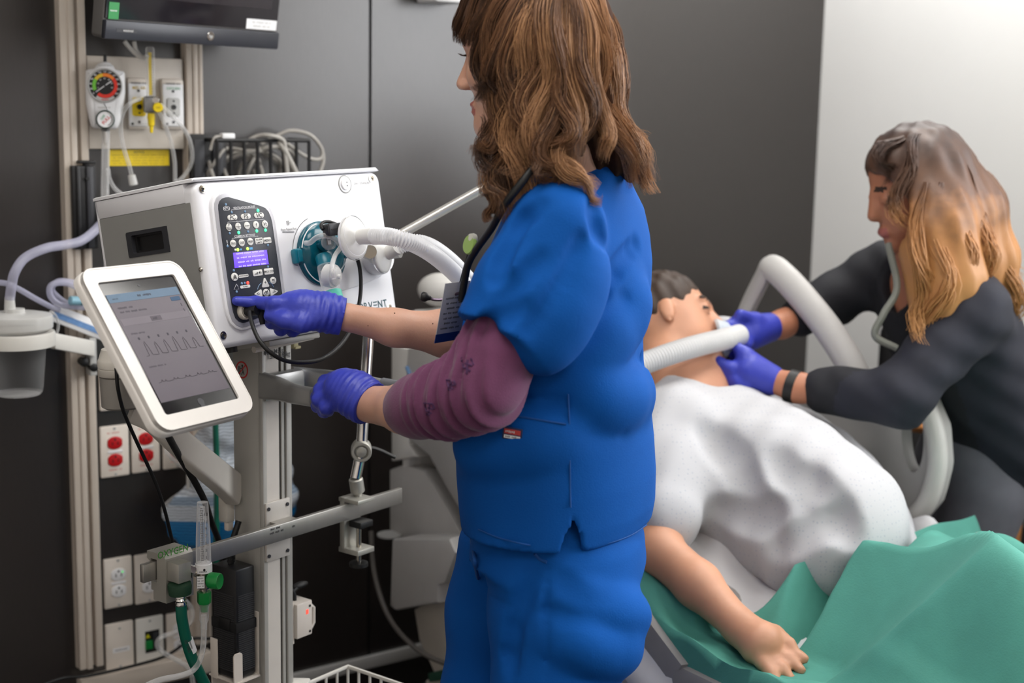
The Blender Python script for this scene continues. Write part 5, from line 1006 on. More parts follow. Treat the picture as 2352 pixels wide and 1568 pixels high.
m_ = MB(); m_.tube(onto([(1086, 1215), (1083, 1240), (1088, 1270), (1092, 1300), (1098, 1328)], Fl, .004), .0028, SEAM, 8); m_.build('drawstring', tro)
SHOE = mat('shoe_dark', (40, 42, 50), .6)
for a in (an_n, an_f):
    Fs = Field(a-[.26, .14, .1], a+[.12, .14, .06], .006); Fs.chain([a+[0, 0, -.04], a+[0, 0, -.07], a+NF*.1+[0, 0, -.07], a+NF*.17+[0, 0, -.075]], [.04, .04, .038, .03], .02); Fs.plane(a+[0, 0, -.098], (0, 0, -1)); Fs.build('shoe', SHOE, nurse)
# ---- body: head, neck, arms and hands in one surface
GH = RAD(20); HF = np.array([-math.cos(GH)*.995, math.sin(GH)*.995, -.1]); HF /= np.linalg.norm(HF); HL = np.array([-math.sin(GH), -math.cos(GH), 0]); HU = np.cross(HL, HF); HU = HU if HU[2] > 0 else -HU
HC = V3(1214, 122, 2.2)
def hd_(f, l, u): return HC+HF*f+HL*l+HU*u
nb = V3(1325, 420, 2.22)
wr_n, wr_f = V3(850, 928, 2.235), V3(800, 729, 2.305)
PTS = [HC+[.16, .16, .14], HC-[.16, .16, .16], wr_n, wr_f, el_f, sh_f, sh_n, nb, V3(1110, 930, 2.0)]
lo, hi = bounds(PTS, .07); hi[0] = max(hi[0], nb[0]+.12); Fb = Field(lo, hi, .0035)
Fb.ell(hd_(-.008, 0, .03), (HF, HL, HU), (.094, .074, .09), 0); Fb.ell(hd_(.032, 0, -.045), (HF, HL, HU), (.058, .058, .072), .03); Fb.ell(hd_(.052, 0, .035), (HF, HL, HU), (.042, .058, .05), .03)
Fb.cone(hd_(.074, 0, -.104), hd_(.068, 0, -.102), .0185, None, .03); Fb.cone(hd_(.02, .048, -.075), hd_(.066, .012, -.104), .016, .014, .03); Fb.cone(hd_(.02, -.048, -.075), hd_(.066, -.012, -.104), .016, .014, .03)
Fb.cone(hd_(.089, 0, .008), hd_(.112, 0, -.036), .0075, .0095, .014); Fb.ell(hd_(.102, .011, -.040), (HF, HL, HU), (.011, .0075, .0075), .008); Fb.ell(hd_(.102, -.011, -.040), (HF, HL, HU), (.011, .0075, .0075), .008)
for s in (1, -1):
    Fb.ell(hd_(.092, .033*s, .002), (HF, HL, HU), (.012, .016, .010), .012, True); Fb.ell(hd_(.074, .031*s, .0), (HF, HL, HU), (.0135, .0135, .0135), .003); Fb.cone(hd_(.09, .012*s, .022), hd_(.078, .046*s, .022), .007, .006, .015); Fb.cone(hd_(.086, .02*s, .0085), hd_(.080, .042*s, .006), .0035, None, .004)
    Fb.ell(hd_(.105, .0055*s, -.0455), (HF, HL, HU), (.004, .003, .0035), .002, True); Fb.ell(hd_(.062, .045*s, -.03), (HF, HL, HU), (.02, .016, .018), .03)
    Fb.ell(hd_(-.006, .077*s, -.012), (HF, HL, HU), (.017, .006, .028), .008)
Fb.ell(hd_(.088, 0, -.070), (HF, HL, HU), (.0125, .022, .0065), .008); Fb.ell(hd_(.086, 0, -.081), (HF, HL, HU), (.0125, .019, .007), .006); Fb.ell(hd_(.0985, 0, -.0755), (HF, HL, HU), (.006, .02, .0012), .003, True)
Fb.chain([hd_(-.02, 0, -.06), hd_(-.045, 0, -.13), nb, nb+[.0, .0, -.05]], [.052, .05, .06, .09], .03); Fb.cone(nb+NL*.12+[0, 0, -.05], nb-NL*.12+[0, 0, -.05], .04, None, .05)
Fb.chain([sh_n, V3(1112, 888, 2.025), V3(1030, 915, 2.06), V3(930, 938, 2.15), wr_n], [.045, .040, .042, .036, .029], .02)
Fb.chain([sh_f, el_f, V3(1030, 766, 2.37), V3(905, 752, 2.335), wr_f], [.045, .041, .0385, .0285, .0225], .02)
def hand(F, wr, fingers, thumb, palm, pr, k=.008):
    F.chain(palm, pr, .016)
    for pts, rs in fingers+[thumb]: F.chain([V3(*p) if len(p) == 3 and p[0] > 100 else np.array(p) for p in pts], rs, k)
tip = np.array(list(fo(543, 691, .011)))
RH = dict(palm=[wr_f, V3(745, 716, 2.30), V3(690, 710, 2.30), V3(662, 704, 2.30)], pr=[.0235, .0285, .0285, .021],
    fingers=[([V3(668, 700, 2.295), V3(630, 697, 2.285), V3(588, 695, tip[1]+.012), tip], [.0155, .0118, .0105, .0078]),
             ([V3(672, 706, 2.315), V3(632, 724, 2.305), V3(624, 740, 2.325), V3(650, 740, 2.335)], [.0135, .0112, .0105, .009]),
             ([V3(684, 714, 2.335), V3(640, 736, 2.325), V3(645, 756, 2.34), V3(668, 748, 2.35)], [.0135, .011, .0105, .009]),
             ([V3(698, 722, 2.35), V3(664, 744, 2.345), V3(672, 760, 2.355), V3(690, 752, 2.36)], [.012, .010, .0095, .0085])],
    thumb=([V3(742, 728, 2.28), V3(692, 742, 2.27), V3(652, 735, 2.272), V3(618, 726, 2.282)], [.0165, .0135, .0112, .0088]))
LH = dict(palm=[wr_n, V3(815, 905, 2.25), V3(788, 890, 2.26)], pr=[.03, .034, .031],
    fingers=[([V3(792, 866, 2.275), V3(748, 878, 2.30), V3(738, 893, 2.325), V3(748, 905, 2.345)], [.0145, .0125, .0105, .0085]),
             ([V3(780, 880, 2.262), V3(738, 896, 2.285), V3(730, 912, 2.31), V3(742, 924, 2.335)], [.0145, .0125, .011, .0088]),
             ([V3(776, 900, 2.25), V3(734, 918, 2.27), V3(730, 932, 2.295), V3(745, 938, 2.32)], [.014, .012, .0105, .0085]),
             ([V3(782, 920, 2.242), V3(750, 936, 2.255), V3(744, 945, 2.28), V3(756, 946, 2.30)], [.013, .011, .0095, .008])],
    thumb=([V3(812, 884, 2.28), V3(786, 870, 2.315), V3(765, 872, 2.335), V3(752, 880, 2.35)], [.016, .013, .0115, .009]))
for H_, w0 in ((RH, wr_f), (LH, wr_n)):
    Fb.chain(H_['palm'], [r-.006 for r in H_['pr']], .012)
def skinpick(C):
    m = np.zeros(len(C), int); f = (C-HC)@HF; l = (C-HC)@HL; u = (C-HC)@HU
    m[(f > .078) & (np.abs(l) < .021) & (u > -.0875) & (u < -.0645) & (f > .0935-(np.abs(l)/.022)**2*.012)] = 1
    for s in (1, -1):
        r2 = (l-.031*s)**2+(u+.001)**2; m[(f > .0835) & (r2 < .0105**2) & (np.abs(u+.001) < .0055)] = 2; m[(f > .0835) & (r2 < .0048**2)] = 3
        m[(f > .07) & (np.abs(l*s-.032) < .02) & (np.abs(u-.0235+(l*s-.03)**2*6) < .0042)] = 4
    return m
body = Fb.build('body', [SKIN, LIPS, EYEW, IRIS, BROW], nurse, skinpick)
m_ = MB()
for s in (1, -1):
    for k in range(9): a = -.014+k*.0035; p = hd_(.0865-abs(a)*.15, .031*s+a, .004); m_.tube([p, p+HF*.006+HU*-.001+HL*a*.2, p+HF*.0105+HU*.003+HL*a*.4], [.0007, .0005, .0002], BROW, 4, 3)
m_.build('eyelashes', body)
m_ = MB(); r_ = random.Random(3)
for k in range(7):
    x = 850+k*27+r_.uniform(-9, 9); y = 745+r_.uniform(-30, 30); q = onto([(x, y)], Fb, -.0002)[0]
    if q.y > 2.27: m_.ell(q, .0011, .0011, .0011, mat('mole_brown', (92, 56, 42), .6), None, 8, 6)
m_.build('moles', body)
# ---- gloves
def glove(H_, cuff0, cuff1, rc, label):
    pts = list(H_['palm'])+[p for f in H_['fingers'] for p in f[0]]+list(H_['thumb'][0])+[cuff0, cuff1]; Fg = Field(*bounds(pts, .045), .0019)
    Fg.chain(H_['palm'], H_['pr'], .02)
    for pts, rs in H_['fingers']: Fg.chain(pts, rs, .006)
    Fg.chain(H_['thumb'][0], H_['thumb'][1], .012); v = cuff1-cuff0; L_ = np.linalg.norm(v); v /= L_
    Fg.chain([H_['palm'][1], cuff0, cuff1], [H_['pr'][1]*.9, rc, rc+.002], .012); 
    def wr(X, Y, Z): s_ = (X-cuff0[0])*v[0]+(Y-cuff0[1])*v[1]+(Z-cuff0[2])*v[2]; e = np.exp(-((s_)/.05)**2); return e*(.0007*np.sin(s_*620+np.sin(Z*60+X*30)*2)+.0005*np.sin(s_*380-Z*90+X*60))
    Fg.ripple(wr); Fg.plane(cuff1, v); o = Fg.build('glove', GLOVE, nurse); m_ = MB(); u_, w_, _ = basis(Vector(v)); m_.tube([Vector(cuff1-v*.001)+u_*(rc+.0015)*math.cos(a)+w_*(rc+.0015)*math.sin(a) for a in np.linspace(0, 2*math.pi, 25)], .0014, GLOVE, 8, 2); m_.build('cuff_roll', o); lb(o, label); return o
c1 = V3(797, 728, 2.306); c0 = V3(765, 722, 2.303); glove(RH, c0, V3(788, 727, 2.305), .0265, 'blue glove on the pointing hand')
glove(LH, V3(835, 918, 2.243), V3(850, 928, 2.235)+0*wr_n, .0325, 'blue glove gripping the cart handle')
# ---- purple under-sleeve
ev = [V3(1188, 710, 2.05), V3(1137, 820, 2.028), V3(1108, 895, 2.02), V3(1030, 917, 2.06), V3(965, 932, 2.115), V3(931, 940, 2.15)]; er = [.048, .052, .052, .051, .044, .039]
Fp = Field(*bounds(ev, .08), .003); Fp.chain(ev, er, .03); fv = ev[5]-ev[2]; fl = np.linalg.norm(fv); fv /= fl
def crinkle(X, Y, Z):
    s_ = (X-ev[2][0])*fv[0]+(Y-ev[2][1])*fv[1]+(Z-ev[2][2])*fv[2]; q = (Z-ev[2][2])
    w_ = np.clip((s_+.07)/.05, 0, 1)*np.clip((.135-s_)/.05, 0, 1); ph = s_*235+np.sin(q*28+s_*20)*1.3+Y*14
    return -w_*(.0042*np.sin(ph)+.0022*np.sin(ph*1.7+q*60))
Fp.ripple(crinkle); Fp.plane(ev[5]+fv*.004, fv); 
slv = Fp.build('under_sleeve', PURP, nurse); lb(slv, 'purple patterned sleeve pushed up to the elbow')
PRN = mat('sleeve_print', (72, 40, 80), .85, var=.15)
m_ = MB()
for x, y, s in ((1072, 840, 1.0), (985, 940, .8), (1035, 885, .7)):
    for a, b_ in (((-14, -18), (10, -16)), ((10, -16), (16, -2)), ((-12, -14), (-6, 6)), ((-4, -6), (12, 0)), ((-6, 4), (8, 12)), ((2, -14), (0, 16)), ((-8, 12), (2, 18))): m_.tube(onto([(x+a[0]*s, y+a[1]*s), (x+(a[0]+b_[0])/2*s, y+(a[1]+b_[1])/2*s), (x+b_[0]*s, y+b_[1]*s)], Fp, .0002), .0016, PRN, 5, 2)
m_.build('print', slv)
# ---- hair of the nurse: locks of fine strands over a soft inner mass
HAIRD, HAIRM, HAIRL = [mat('hair_'+n, c, .42, var=.18, scale=18, spec=.4) for n, c in (('dark', (72, 48, 33)), ('brown', (116, 80, 54)), ('light', (172, 128, 90)))]
def strands(mb, ctrl, r0, r1, n, mats, seed, wave=.004, freq=2.0, nv=20, th=.0007):
    rnd = random.Random(seed); P = catmull(ctrl, 10); L = len(P)-1; ph0 = rnd.uniform(0, 6.28)
    us = []; u = None
    for i, p in enumerate(P):
        d = (P[min(i+1, L)]-P[max(i-1, 0)]).normalized()
        if u is None: u, v, _ = basis(d)
        else: u = (u-d*u.dot(d)).normalized()
        us.append((u, d.cross(u)))
    for k in range(n):
        a = rnd.uniform(0, 6.28); q = math.sqrt(rnd.random()); ph = ph0+rnd.gauss(0, .3); e = rnd.uniform(.86, 1.03); w_ = wave*(1.9 if wave < .004 else 2.7)*rnd.uniform(.6, 1.4); vs = []; m = mats[0] if rnd.random() < .45 else rnd.choice(mats); fl = rnd.gauss(0, .25)
        for i in range(nv):
            t = min(1, i/(nv-1)*e); f = t*L; j = min(L-1, int(f)); p = P[j].lerp(P[j+1], f-j); uu, vv = us[j]
            s_ = math.sin(t*math.pi)**.7; rr = (r0+(r1-r0)*t)*(.35+.65*min(1, t*4)); rr *= 1+.6*max(0, t-.75)*abs(fl)*4
            c = p+uu*(rr*q*math.cos(a+t*fl*3)+w_*t*math.sin(freq*6.28*t+ph))+vv*(rr*q*math.sin(a+t*fl*3)+w_*t*math.cos(freq*6.28*t+ph*1.3))
            g = th*(1-.75*t*t)
            for b in range(3): vs.append(c+uu*(g*math.cos(b*2.094))+vv*(g*math.sin(b*2.094)))
        fs = [(3*i+b, 3*i+(b+1) % 3, 3*i+3+(b+1) % 3, 3*i+3+b) for i in range(nv-1) for b in range(3)]
        mb.add(vs, fs, m)
Fh = Field(HC-[.22, .17, .34], HC+[.30, .17, .2], .005)
Fh.ell(hd_(-.014, 0, .045), (HF, HL, HU), (.099, .078, .088), 0); Fh.ell(hd_(-.035, 0, -.03), (HF, HL, HU), (.075, .07, .095), .05)
hb = [(V3(1300, 60, 2.2), .068), (V3(1315, 200, 2.2), .066), (V3(1340, 300, 2.2), .06), (V3(1380, 350, 2.2), .04)]
Fh.chain([p for p, r in hb], [r for p, r in hb], .04)
for pts, rs in (([V3(1185, 60, 2.14), V3(1195, 180, 2.135), V3(1185, 300, 2.13), V3(1172, 390, 2.12), V3(1150, 440, 2.115)], [.03, .032, .028, .02, .01]), ([V3(1280, 120, 2.135), V3(1295, 240, 2.125), V3(1285, 330, 2.11), V3(1265, 375, 2.10)], [.035, .035, .028, .014]), ([V3(1210, 60, 2.29), V3(1200, 200, 2.3), V3(1180, 330, 2.3)], [.04, .04, .03]), ([V3(1375, 250, 2.18), V3(1415, 340, 2.18), V3(1450, 400, 2.18)], [.026, .02, .01])): Fh.chain(pts, rs, .03)
Fh.ell(hd_(.10, 0, -.03), (HF, HL, HU), (.062, .075, .085), .02, True)
Fh.chain([V3(1330, 300, 2.21), V3(1335, 430, 2.21)], [.03, .05], .02, True)
def groove(X, Y, Z): return -.0035*np.sin(X*230+Z*60+np.sin(Z*30)*2+Y*80)*np.clip((HC[2]+.1-Z)*6, 0.2, 1)
Fh.ripple(groove)
mass = Fh.build('hair', [mat('hair_underlayer', (60, 38, 26), .8, var=.2, scale=60, spec=.1, stretch=(3, 3, .3))], nurse, None, 180); lb(mass, 'long wavy brown hair')
YN = 2.105
L_ = [  # (control points px,py,Y), r0, r1, count, shade, wave
 ([(1215, -62, 2.16), (1130, -30, 2.13), (1085, 50, 2.13), (1068, 105, 2.14)], .016, .007, 80, 0, .001), ([(1200, -60, 2.19), (1110, -30, 2.17), (1066, 40, 2.17), (1056, 98, 2.18)], .016, .006, 80, 0, .001), ([(1230, -62, 2.14), (1150, -30, 2.115), (1110, 40, 2.11), (1088, 110, 2.115)], .016, .008, 90, 0, .0015), ([(1190, -58, 2.21), (1095, -20, 2.2), (1058, 40, 2.2), (1052, 80, 2.205)], .012, .005, 50, 0, .001),
 ([(1240, -62, 2.13), (1165, -10, 2.105), (1125, 70, 2.105), (1120, 150, 2.105), (1165, 190, 2.10), (1185, 165, 2.10)], .014, .008, 80, 1, .003), ([(1235, -60, 2.13), (1150, 10, 2.105), (1108, 90, 2.11), (1098, 150, 2.115), (1110, 200, 2.115), (1104, 236, 2.115)], .012, .006, 70, 0, .0018),
 ([(1250, -62, 2.12), (1180, 20, 2.095), (1140, 120, 2.095), (1145, 200, 2.10), (1125, 270, 2.105), (1135, 330, 2.10), (1122, 372, 2.10)], .016, .007, 90, 1, .006), ([(1255, -62, 2.12), (1190, 30, 2.09), (1150, 140, 2.09), (1130, 190, 2.10), (1160, 260, 2.10), (1130, 340, 2.10), (1140, 400, 2.095), (1118, 440, 2.095)], .015, .006, 80, 0, .007),
 ([(1262, -62, 2.12), (1205, 40, 2.085), (1175, 150, 2.085), (1190, 240, 2.085), (1165, 330, 2.085), (1150, 400, 2.085), (1160, 450, 2.08), (1130, 488, 2.08)], .017, .007, 100, 1, .008), ([(1268, -62, 2.12), (1220, 50, 2.08), (1200, 160, 2.08), (1180, 260, 2.075), (1200, 340, 2.075), (1180, 420, 2.07), (1150, 470, 2.07)], .016, .007, 90, 2, .008),
 ([(1275, -62, 2.12), (1240, 40, 2.08), (1228, 150, 2.075), (1215, 250, 2.07), (1230, 340, 2.065), (1200, 420, 2.06)], .017, .007, 100, 1, .007), ([(1282, -62, 2.12), (1258, 60, 2.08), (1255, 170, 2.07), (1240, 270, 2.065), (1215, 360, 2.06), (1225, 410, 2.055)], .016, .007, 90, 2, .006),
 ([(1290, -62, 2.125), (1275, 50, 2.08), (1285, 170, 2.07), (1270, 280, 2.06), (1250, 360, 2.055), (1270, 400, 2.05), (1240, 420, 2.05)], .017, .007, 100, 1, .006), ([(1298, -60, 2.125), (1300, 60, 2.085), (1305, 180, 2.075), (1320, 280, 2.065), (1300, 350, 2.055), (1310, 410, 2.05), (1365, 450, 2.05)], .016, .006, 80, 2, .005),
 ([(1306, -58, 2.13), (1325, 60, 2.095), (1330, 170, 2.08), (1350, 270, 2.075), (1330, 340, 2.065), (1290, 380, 2.06)], .017, .007, 90, 1, .006), ([(1314, -55, 2.135), (1345, 50, 2.105), (1355, 160, 2.095), (1375, 250, 2.09), (1400, 320, 2.09), (1385, 360, 2.08)], .017, .007, 90, 2, .005),
 ([(1320, -52, 2.14), (1362, 50, 2.12), (1378, 150, 2.115), (1370, 230, 2.11), (1415, 310, 2.115), (1440, 370, 2.12), (1470, 420, 2.12)], .017, .007, 90, 2, .005), ([(1325, -48, 2.16), (1378, 40, 2.15), (1395, 130, 2.145), (1385, 210, 2.15), (1420, 290, 2.15), (1450, 350, 2.155), (1490, 400, 2.16), (1500, 445, 2.16)], .017, .006, 90, 2, .005),
 ([(1328, -45, 2.19), (1388, 30, 2.19), (1408, 110, 2.185), (1392, 200, 2.19), (1412, 270, 2.19), (1458, 340, 2.19), (1470, 400, 2.19)], .016, .006, 70, 1, .004), ([(1328, -40, 2.2), (1385, 60, 2.21), (1400, 160, 2.2), (1395, 240, 2.21), (1440, 300, 2.21), (1475, 330, 2.21)], .012, .005, 40, 2, .004),
 ([(1340, -20, 2.18), (1398, 90, 2.185), (1414, 180, 2.185), (1420, 250, 2.185), (1448, 320, 2.185), (1482, 385, 2.185)], .02, .01, 110, 1, .003), ([(1345, -10, 2.15), (1392, 100, 2.155), (1404, 190, 2.155), (1416, 255, 2.155), (1444, 325, 2.16), (1470, 385, 2.16)], .02, .01, 110, 2, .003), ([(1322, -45, 2.2), (1378, 50, 2.23), (1392, 150, 2.23), (1405, 240, 2.23), (1440, 330, 2.23), (1472, 395, 2.22)], .02, .01, 80, 1, .004), ([(1335, -30, 2.17), (1390, 80, 2.175), (1402, 180, 2.175), (1412, 250, 2.18), (1450, 330, 2.18), (1484, 405, 2.18)], .016, .008, 80, 2, .004), ([(1300, 60, 2.08), (1285, 200, 2.065), (1305, 300, 2.055), (1260, 350, 2.05), (1215, 380, 2.05)], .013, .006, 70, 1, .005), ([(1350, 200, 2.085), (1330, 280, 2.07), (1290, 330, 2.055), (1310, 380, 2.045), (1350, 440, 2.04), (1385, 447, 2.04)], .007, .003, 40, 2, .004),
 ([(1180, 40, 2.095), (1210, 130, 2.08), (1170, 180, 2.085), (1130, 200, 2.095), (1115, 180, 2.10)], .012, .006, 60, 0, .004), ([(1190, 180, 2.085), (1150, 230, 2.09), (1165, 290, 2.09), (1128, 330, 2.095), (1120, 300, 2.10)], .010, .005, 50, 1, .004), ([(1160, 380, 2.085), (1125, 420, 2.085), (1135, 460, 2.08), (1122, 488, 2.08), (1130, 505, 2.08)], .009, .004, 60, 1, .003), ([(1140, 240, 2.10), (1114, 300, 2.105), (1108, 262, 2.11)], .003, .002, 8, 0, .001),
 ([(1230, -60, 2.25), (1150, 0, 2.29), (1120, 120, 2.29), (1140, 250, 2.29), (1130, 350, 2.28)], .02, .01, 60, 0, .006), ([(1320, -30, 2.24), (1390, 60, 2.24), (1400, 200, 2.24), (1430, 320, 2.24), (1480, 430, 2.23)], .02, .01, 60, 1, .005),
 ([(1240, -66, 2.2), (1170, -50, 2.16), (1110, -10, 2.14), (1085, 60, 2.13)], .015, .01, 60, 0, .001), ([(1260, -68, 2.2), (1290, -55, 2.14), (1310, 20, 2.1), (1320, 120, 2.085)], .018, .012, 70, 1, .001), ([(1260, -68, 2.2), (1240, -55, 2.13), (1230, 20, 2.09), (1210, 110, 2.08)], .018, .012, 70, 1, .001), ([(1280, -66, 2.2), (1345, -30, 2.16), (1375, 60, 2.13), (1380, 140, 2.12)], .018, .012, 70, 2, .001)]
m_ = MB(); SH = ((HAIRD, HAIRD, HAIRM), (HAIRM, HAIRM, HAIRD, HAIRL), (HAIRL, HAIRM, HAIRL))
for k, (c, r0, r1, n, sh, wv) in enumerate(L_): strands(m_, [at(*p) for p in c], r0*1.15, r1*1.5, int(n*3), SH[sh], k, wv, 2.1, 22, .0005)
lk = m_.build('hair_locks', mass, 0)
for p in lk.data.polygons: p.use_smooth = True
# ---- stethoscope, badge, reel
t_ = thing('stethoscope', 'black stethoscope around the neck of the person in blue scrubs', 'stethoscope', at(1085, 640, 2.16))
m_ = MB(); m_.tube([at(1262, 340, 2.1), at(1225, 385, 2.06), at(1190, 430, 2.05), at(1160, 470, 2.06), at(1128, 525, 2.1), at(1096, 570, 2.14), at(1076, 605, 2.165), at(1066, 650, 2.18), at(1060, 690, 2.19)], .0058, RUBBER, 10); m_.build('tubing', t_)
m_ = MB(); m_.tube([at(1066, 670, 2.19), at(1045, 676, 2.2), at(1020, 687, 2.2), at(998, 688, 2.2), at(985, 684, 2.2)], .0024, mat('ear_tube_metal', (96, 84, 100), .25, .8), 8); m_.build('ear_tube', t_)
m_ = MB(); a = at(990, 685, 2.2); b_ = at(971, 681, 2.2); m_.lathe([(.003, 0), (.0042, .004), (.0075, .008), (.0078, .013), (.006, .016), (.0028, .0165), (.0022, .012), (.0001, .012)], RUBBER, zfr(a, b_-a), 18, False); lb(m_.build('ear_tip', t_), 'black ear tip')
t_ = thing('id_badge', 'grey and white badge card hanging at the chest of the scrubs', 'badge', at(1035, 770, 2.2))
bu = Vector((.62, .76, 0)); bvv = (at(1052, 650, 2.2)-at(1030, 770, 2.2)).normalized(); bn = bu.cross(bvv).normalized()
if bn.y > 0: bn = -bn
FBd = fr(at(1040, 712, 2.2), bu, bvv, bn); m_ = MB(FBd); m_.box((0, .004, 0), (.06, .082, .0012), mat('badge_card', (176, 174, 178), .3), .0004); m_.build('card', t_)
m_ = MB(FBd); m_.box((0, -.043, 0), (.06, .014, .0014), mat('badge_navy', (24, 40, 96), .4)); m_.build('stripe', t_)
m_ = MB(FBd)
for k in range(7): m_.scribble(.0, .02-k*.008, .0009, .045-.006*(k % 3), .0034, TEXTK, k)
m_.build('lettering', t_)
t_ = thing('badge_reel', 'green and white badge reel clipped to the neckline of the scrubs', 'badge reel', at(1080, 575, 2.15))
m_ = MB(zfr(at(1080, 562, 2.155), Vector((-.8, -.55, .2)))); m_.lathe([(.014, -.004), (.0155, 0), (.014, .004), (.0001, .0045)], mat('reel_green', (150, 182, 96), .4), n=24); m_.build('disc', t_)
m_ = MB(zfr(at(1085, 551, 2.155), Vector((-.8, -.55, .2)))); m_.lathe([(.01, -.003), (.0105, 0), (.009, .005), (.0001, .0055)], mat('reel_white', (205, 205, 195), .4), n=20); m_.build('cap', t_)
m_ = MB(); m_.tube([at(1078, 572, 2.155), at(1066, 610, 2.17), at(1056, 648, 2.195)], .0009, RUBBER, 6); m_.build('strap', t_)
# ------------------------------------------------------------------ suction canister on the left
CAX = wall(37, 720, .14); cY = CAX.y
def cz(y): return onp(37, y, CAX, Vector((0, -1, 0))).z
t_ = thing('suction_canister', 'clear suction canister with white lid at the left edge', 'canister', Vector((CAX.x, CAX.y, cz(905))))
CUPM = clear('clear_cup', (225, 228, 230), .02, .06, None, .3); FCn = Matrix.Translation((CAX.x, CAX.y, 0)); zl, zr, zc, zb = cz(722), cz(752), cz(782), cz(905)
m_ = MB(FCn); m_.lathe([(.0455, zb+.004), (.048, zb+.014), (.057, zc), (.0575, zr)], CUPM, n=40, cap=False); m_.lathe([(.0001, zb+.001), (.042, zb), (.0455, zb+.004)], ACRYL, n=40, cap=False); m_.build('cup', t_)
m_ = MB(FCn); m_.lathe([(.064, zr-.004), (.0705, zr), (.0715, zl-.006), (.069, zl-.001), (.05, zl+.003), (.03, zl+.004), (.0001, zl+.004)], FROST, n=44, cap=False); m_.lathe([(.018, zl+.003), (.017, zl+.012), (.0001, zl+.012)], FROST, n=24, cap=False); m_.build('lid', t_)
m_ = MB(FCn); m_.lathe([(.0605, zc-.012), (.0735, zc-.01), (.0745, zr-.012), (.0725, zr-.008), (.0605, zr-.008)], OFFW, n=44, cap=False); m_.lathe([(.0605, zr-.008), (.06, zc-.012)], OFFW, n=44, cap=False); m_.build('holder_ring', t_)
m_ = MB(FCn); m_.cyl((-.012, 0, zl+.003), (-.012, 0, zl+.035), .0115, FROST, .0095); m_.build('port', t_)
m_ = MB(); m_.tube([wall(118, 775, .1), wall(130, 765, .09), wall(134, 745, .09), wall(128, 725, .1), wall(116, 715, .12)], .0028, TUBE); m_.build('lid_strap', t_)
t_ = thing('canister_bracket', 'pale metal arm fixing the suction canister to the wall channel', 'bracket', wall(170, 790, .06))
m_ = MB(); a = wall(120, 782, .12); b_ = wall(212, 800, .06); m_.box((0, 0, 0), ((b_-a).length, .034, .016), OFFW, .003, fr((a+b_)/2, (b_-a).normalized(), ZV, (b_-a).normalized().cross(ZV))); m_.build('arm', t_)
m_ = MB(); prect(m_, 206, 776, 224, 862, .03, .062, LGREY, .002); m_.build('rail_grip', t_)
for x, y in ((190, 830), (212, 842)): m_ = MB(wfr(x, y, .05)); m_.lathe([(.0085, -.01), (.0095, 0), (.0095, .012), (.007, .014), (.0001, .014)], RUBBER, n=12); m_.build('knob', t_)
tube_thing([Vector((CAX.x-.012, CAX.y, zl+.03)), wall(26, 660, .14), wall(34, 625, .14), wall(58, 592, .13), wall(105, 570, .12), wall(150, 562, .1), wall(188, 552, .09), wall(225, 522, .07), wall(270, 470, .06)], .0098, TUBEL, 'suction_hose', 'thick clear hose arching from the canister lid to behind the ventilator', 'hose', n=14)
tube_thing([wall(-30, 650, .1), wall(10, 650, .1), wall(40, 662, .1), wall(80, 685, .09), wall(112, 702, .08), wall(135, 712, .07)], .006, TUBEL, 'side_tube', 'clear tube sloping behind the canister lid')
t_ = thing('tubing_coil', 'coil of lavender tubing with a pale blue joint beside the canister', 'tube', wall(165, 700, .07))
m_ = MB(); m_.tube([wall(*p) for p in ((215, 690, .07), (180, 702, .08), (140, 700, .08), (116, 680, .08), (118, 655, .08), (150, 650, .08), (195, 668, .08), (225, 690, .07), (205, 705, .06), (160, 700, .06), (120, 668, .07), (135, 646, .07), (180, 652, .07), (222, 672, .07))], .0065, TUBEL); m_.build('loops', t_)
m_ = MB(); m_.cyl(wall(160, 690, .095), wall(200, 692, .09), .0098, mat('joint_blue', (132, 178, 196), .3), .0095, 18, .002); m_.cyl(wall(184, 690, .094), wall(187, 690, .093), .0105, TEAL); lb(m_.build('joint', t_), 'pale blue joint')
t_ = thing('catheter_package', 'long white packet with a blue stripe beside the canister arm', 'packet', wall(185, 745, .06))
a = wall(118, 716, .06); b_ = wall(262, 772, .06); FPk = fr((a+b_)/2, (b_-a).normalized(), WN.cross((b_-a).normalized()), WN)
m_ = MB(FPk); m_.prism(rrect((b_-a).length, .036, .003), -.004, .004, WHITE, .003); m_.build('packet', t_)
m_ = MB(FPk); m_.box((0, -.002, .0044), ((b_-a).length*.94, .012, .0012), mat('packet_blue', (112, 152, 204), .4, var=.15, scale=80)); m_.build('stripe', t_)
# ------------------------------------------------------------------ blue and white plastic bag behind the column
BAGM = bpy.data.materials.new('printed_bag'); BAGM.use_nodes = True; _n = BAGM.node_tree.nodes; _l = BAGM.node_tree.links; _b = _n['Principled BSDF']; _b.inputs['Roughness'].default_value = .25
_t = _n.new('ShaderNodeTexCoord'); _sp = _n.new('ShaderNodeSeparateXYZ'); _l.new(_t.outputs['Generated'], _sp.inputs[0]); _cr = _n.new('ShaderNodeValToRGB'); _cr.color_ramp.interpolation = 'CONSTANT'
for k, (p, c) in enumerate(((0, (30, 118, 178)), (.26, (196, 204, 214)), (.36, (150, 170, 192)), (.42, (188, 196, 206)))):
    e = _cr.color_ramp.elements[k] if k < 2 else _cr.color_ramp.elements.new(p); e.position = p; e.color = (*lin(c), 1)
_wv = _n.new('ShaderNodeTexWave'); _wv.bands_direction = 'Z'; _wv.inputs['Scale'].default_value = 16; _wv.inputs['Distortion'].default_value = 5; _l.new(_t.outputs['Generated'], _wv.inputs[0])
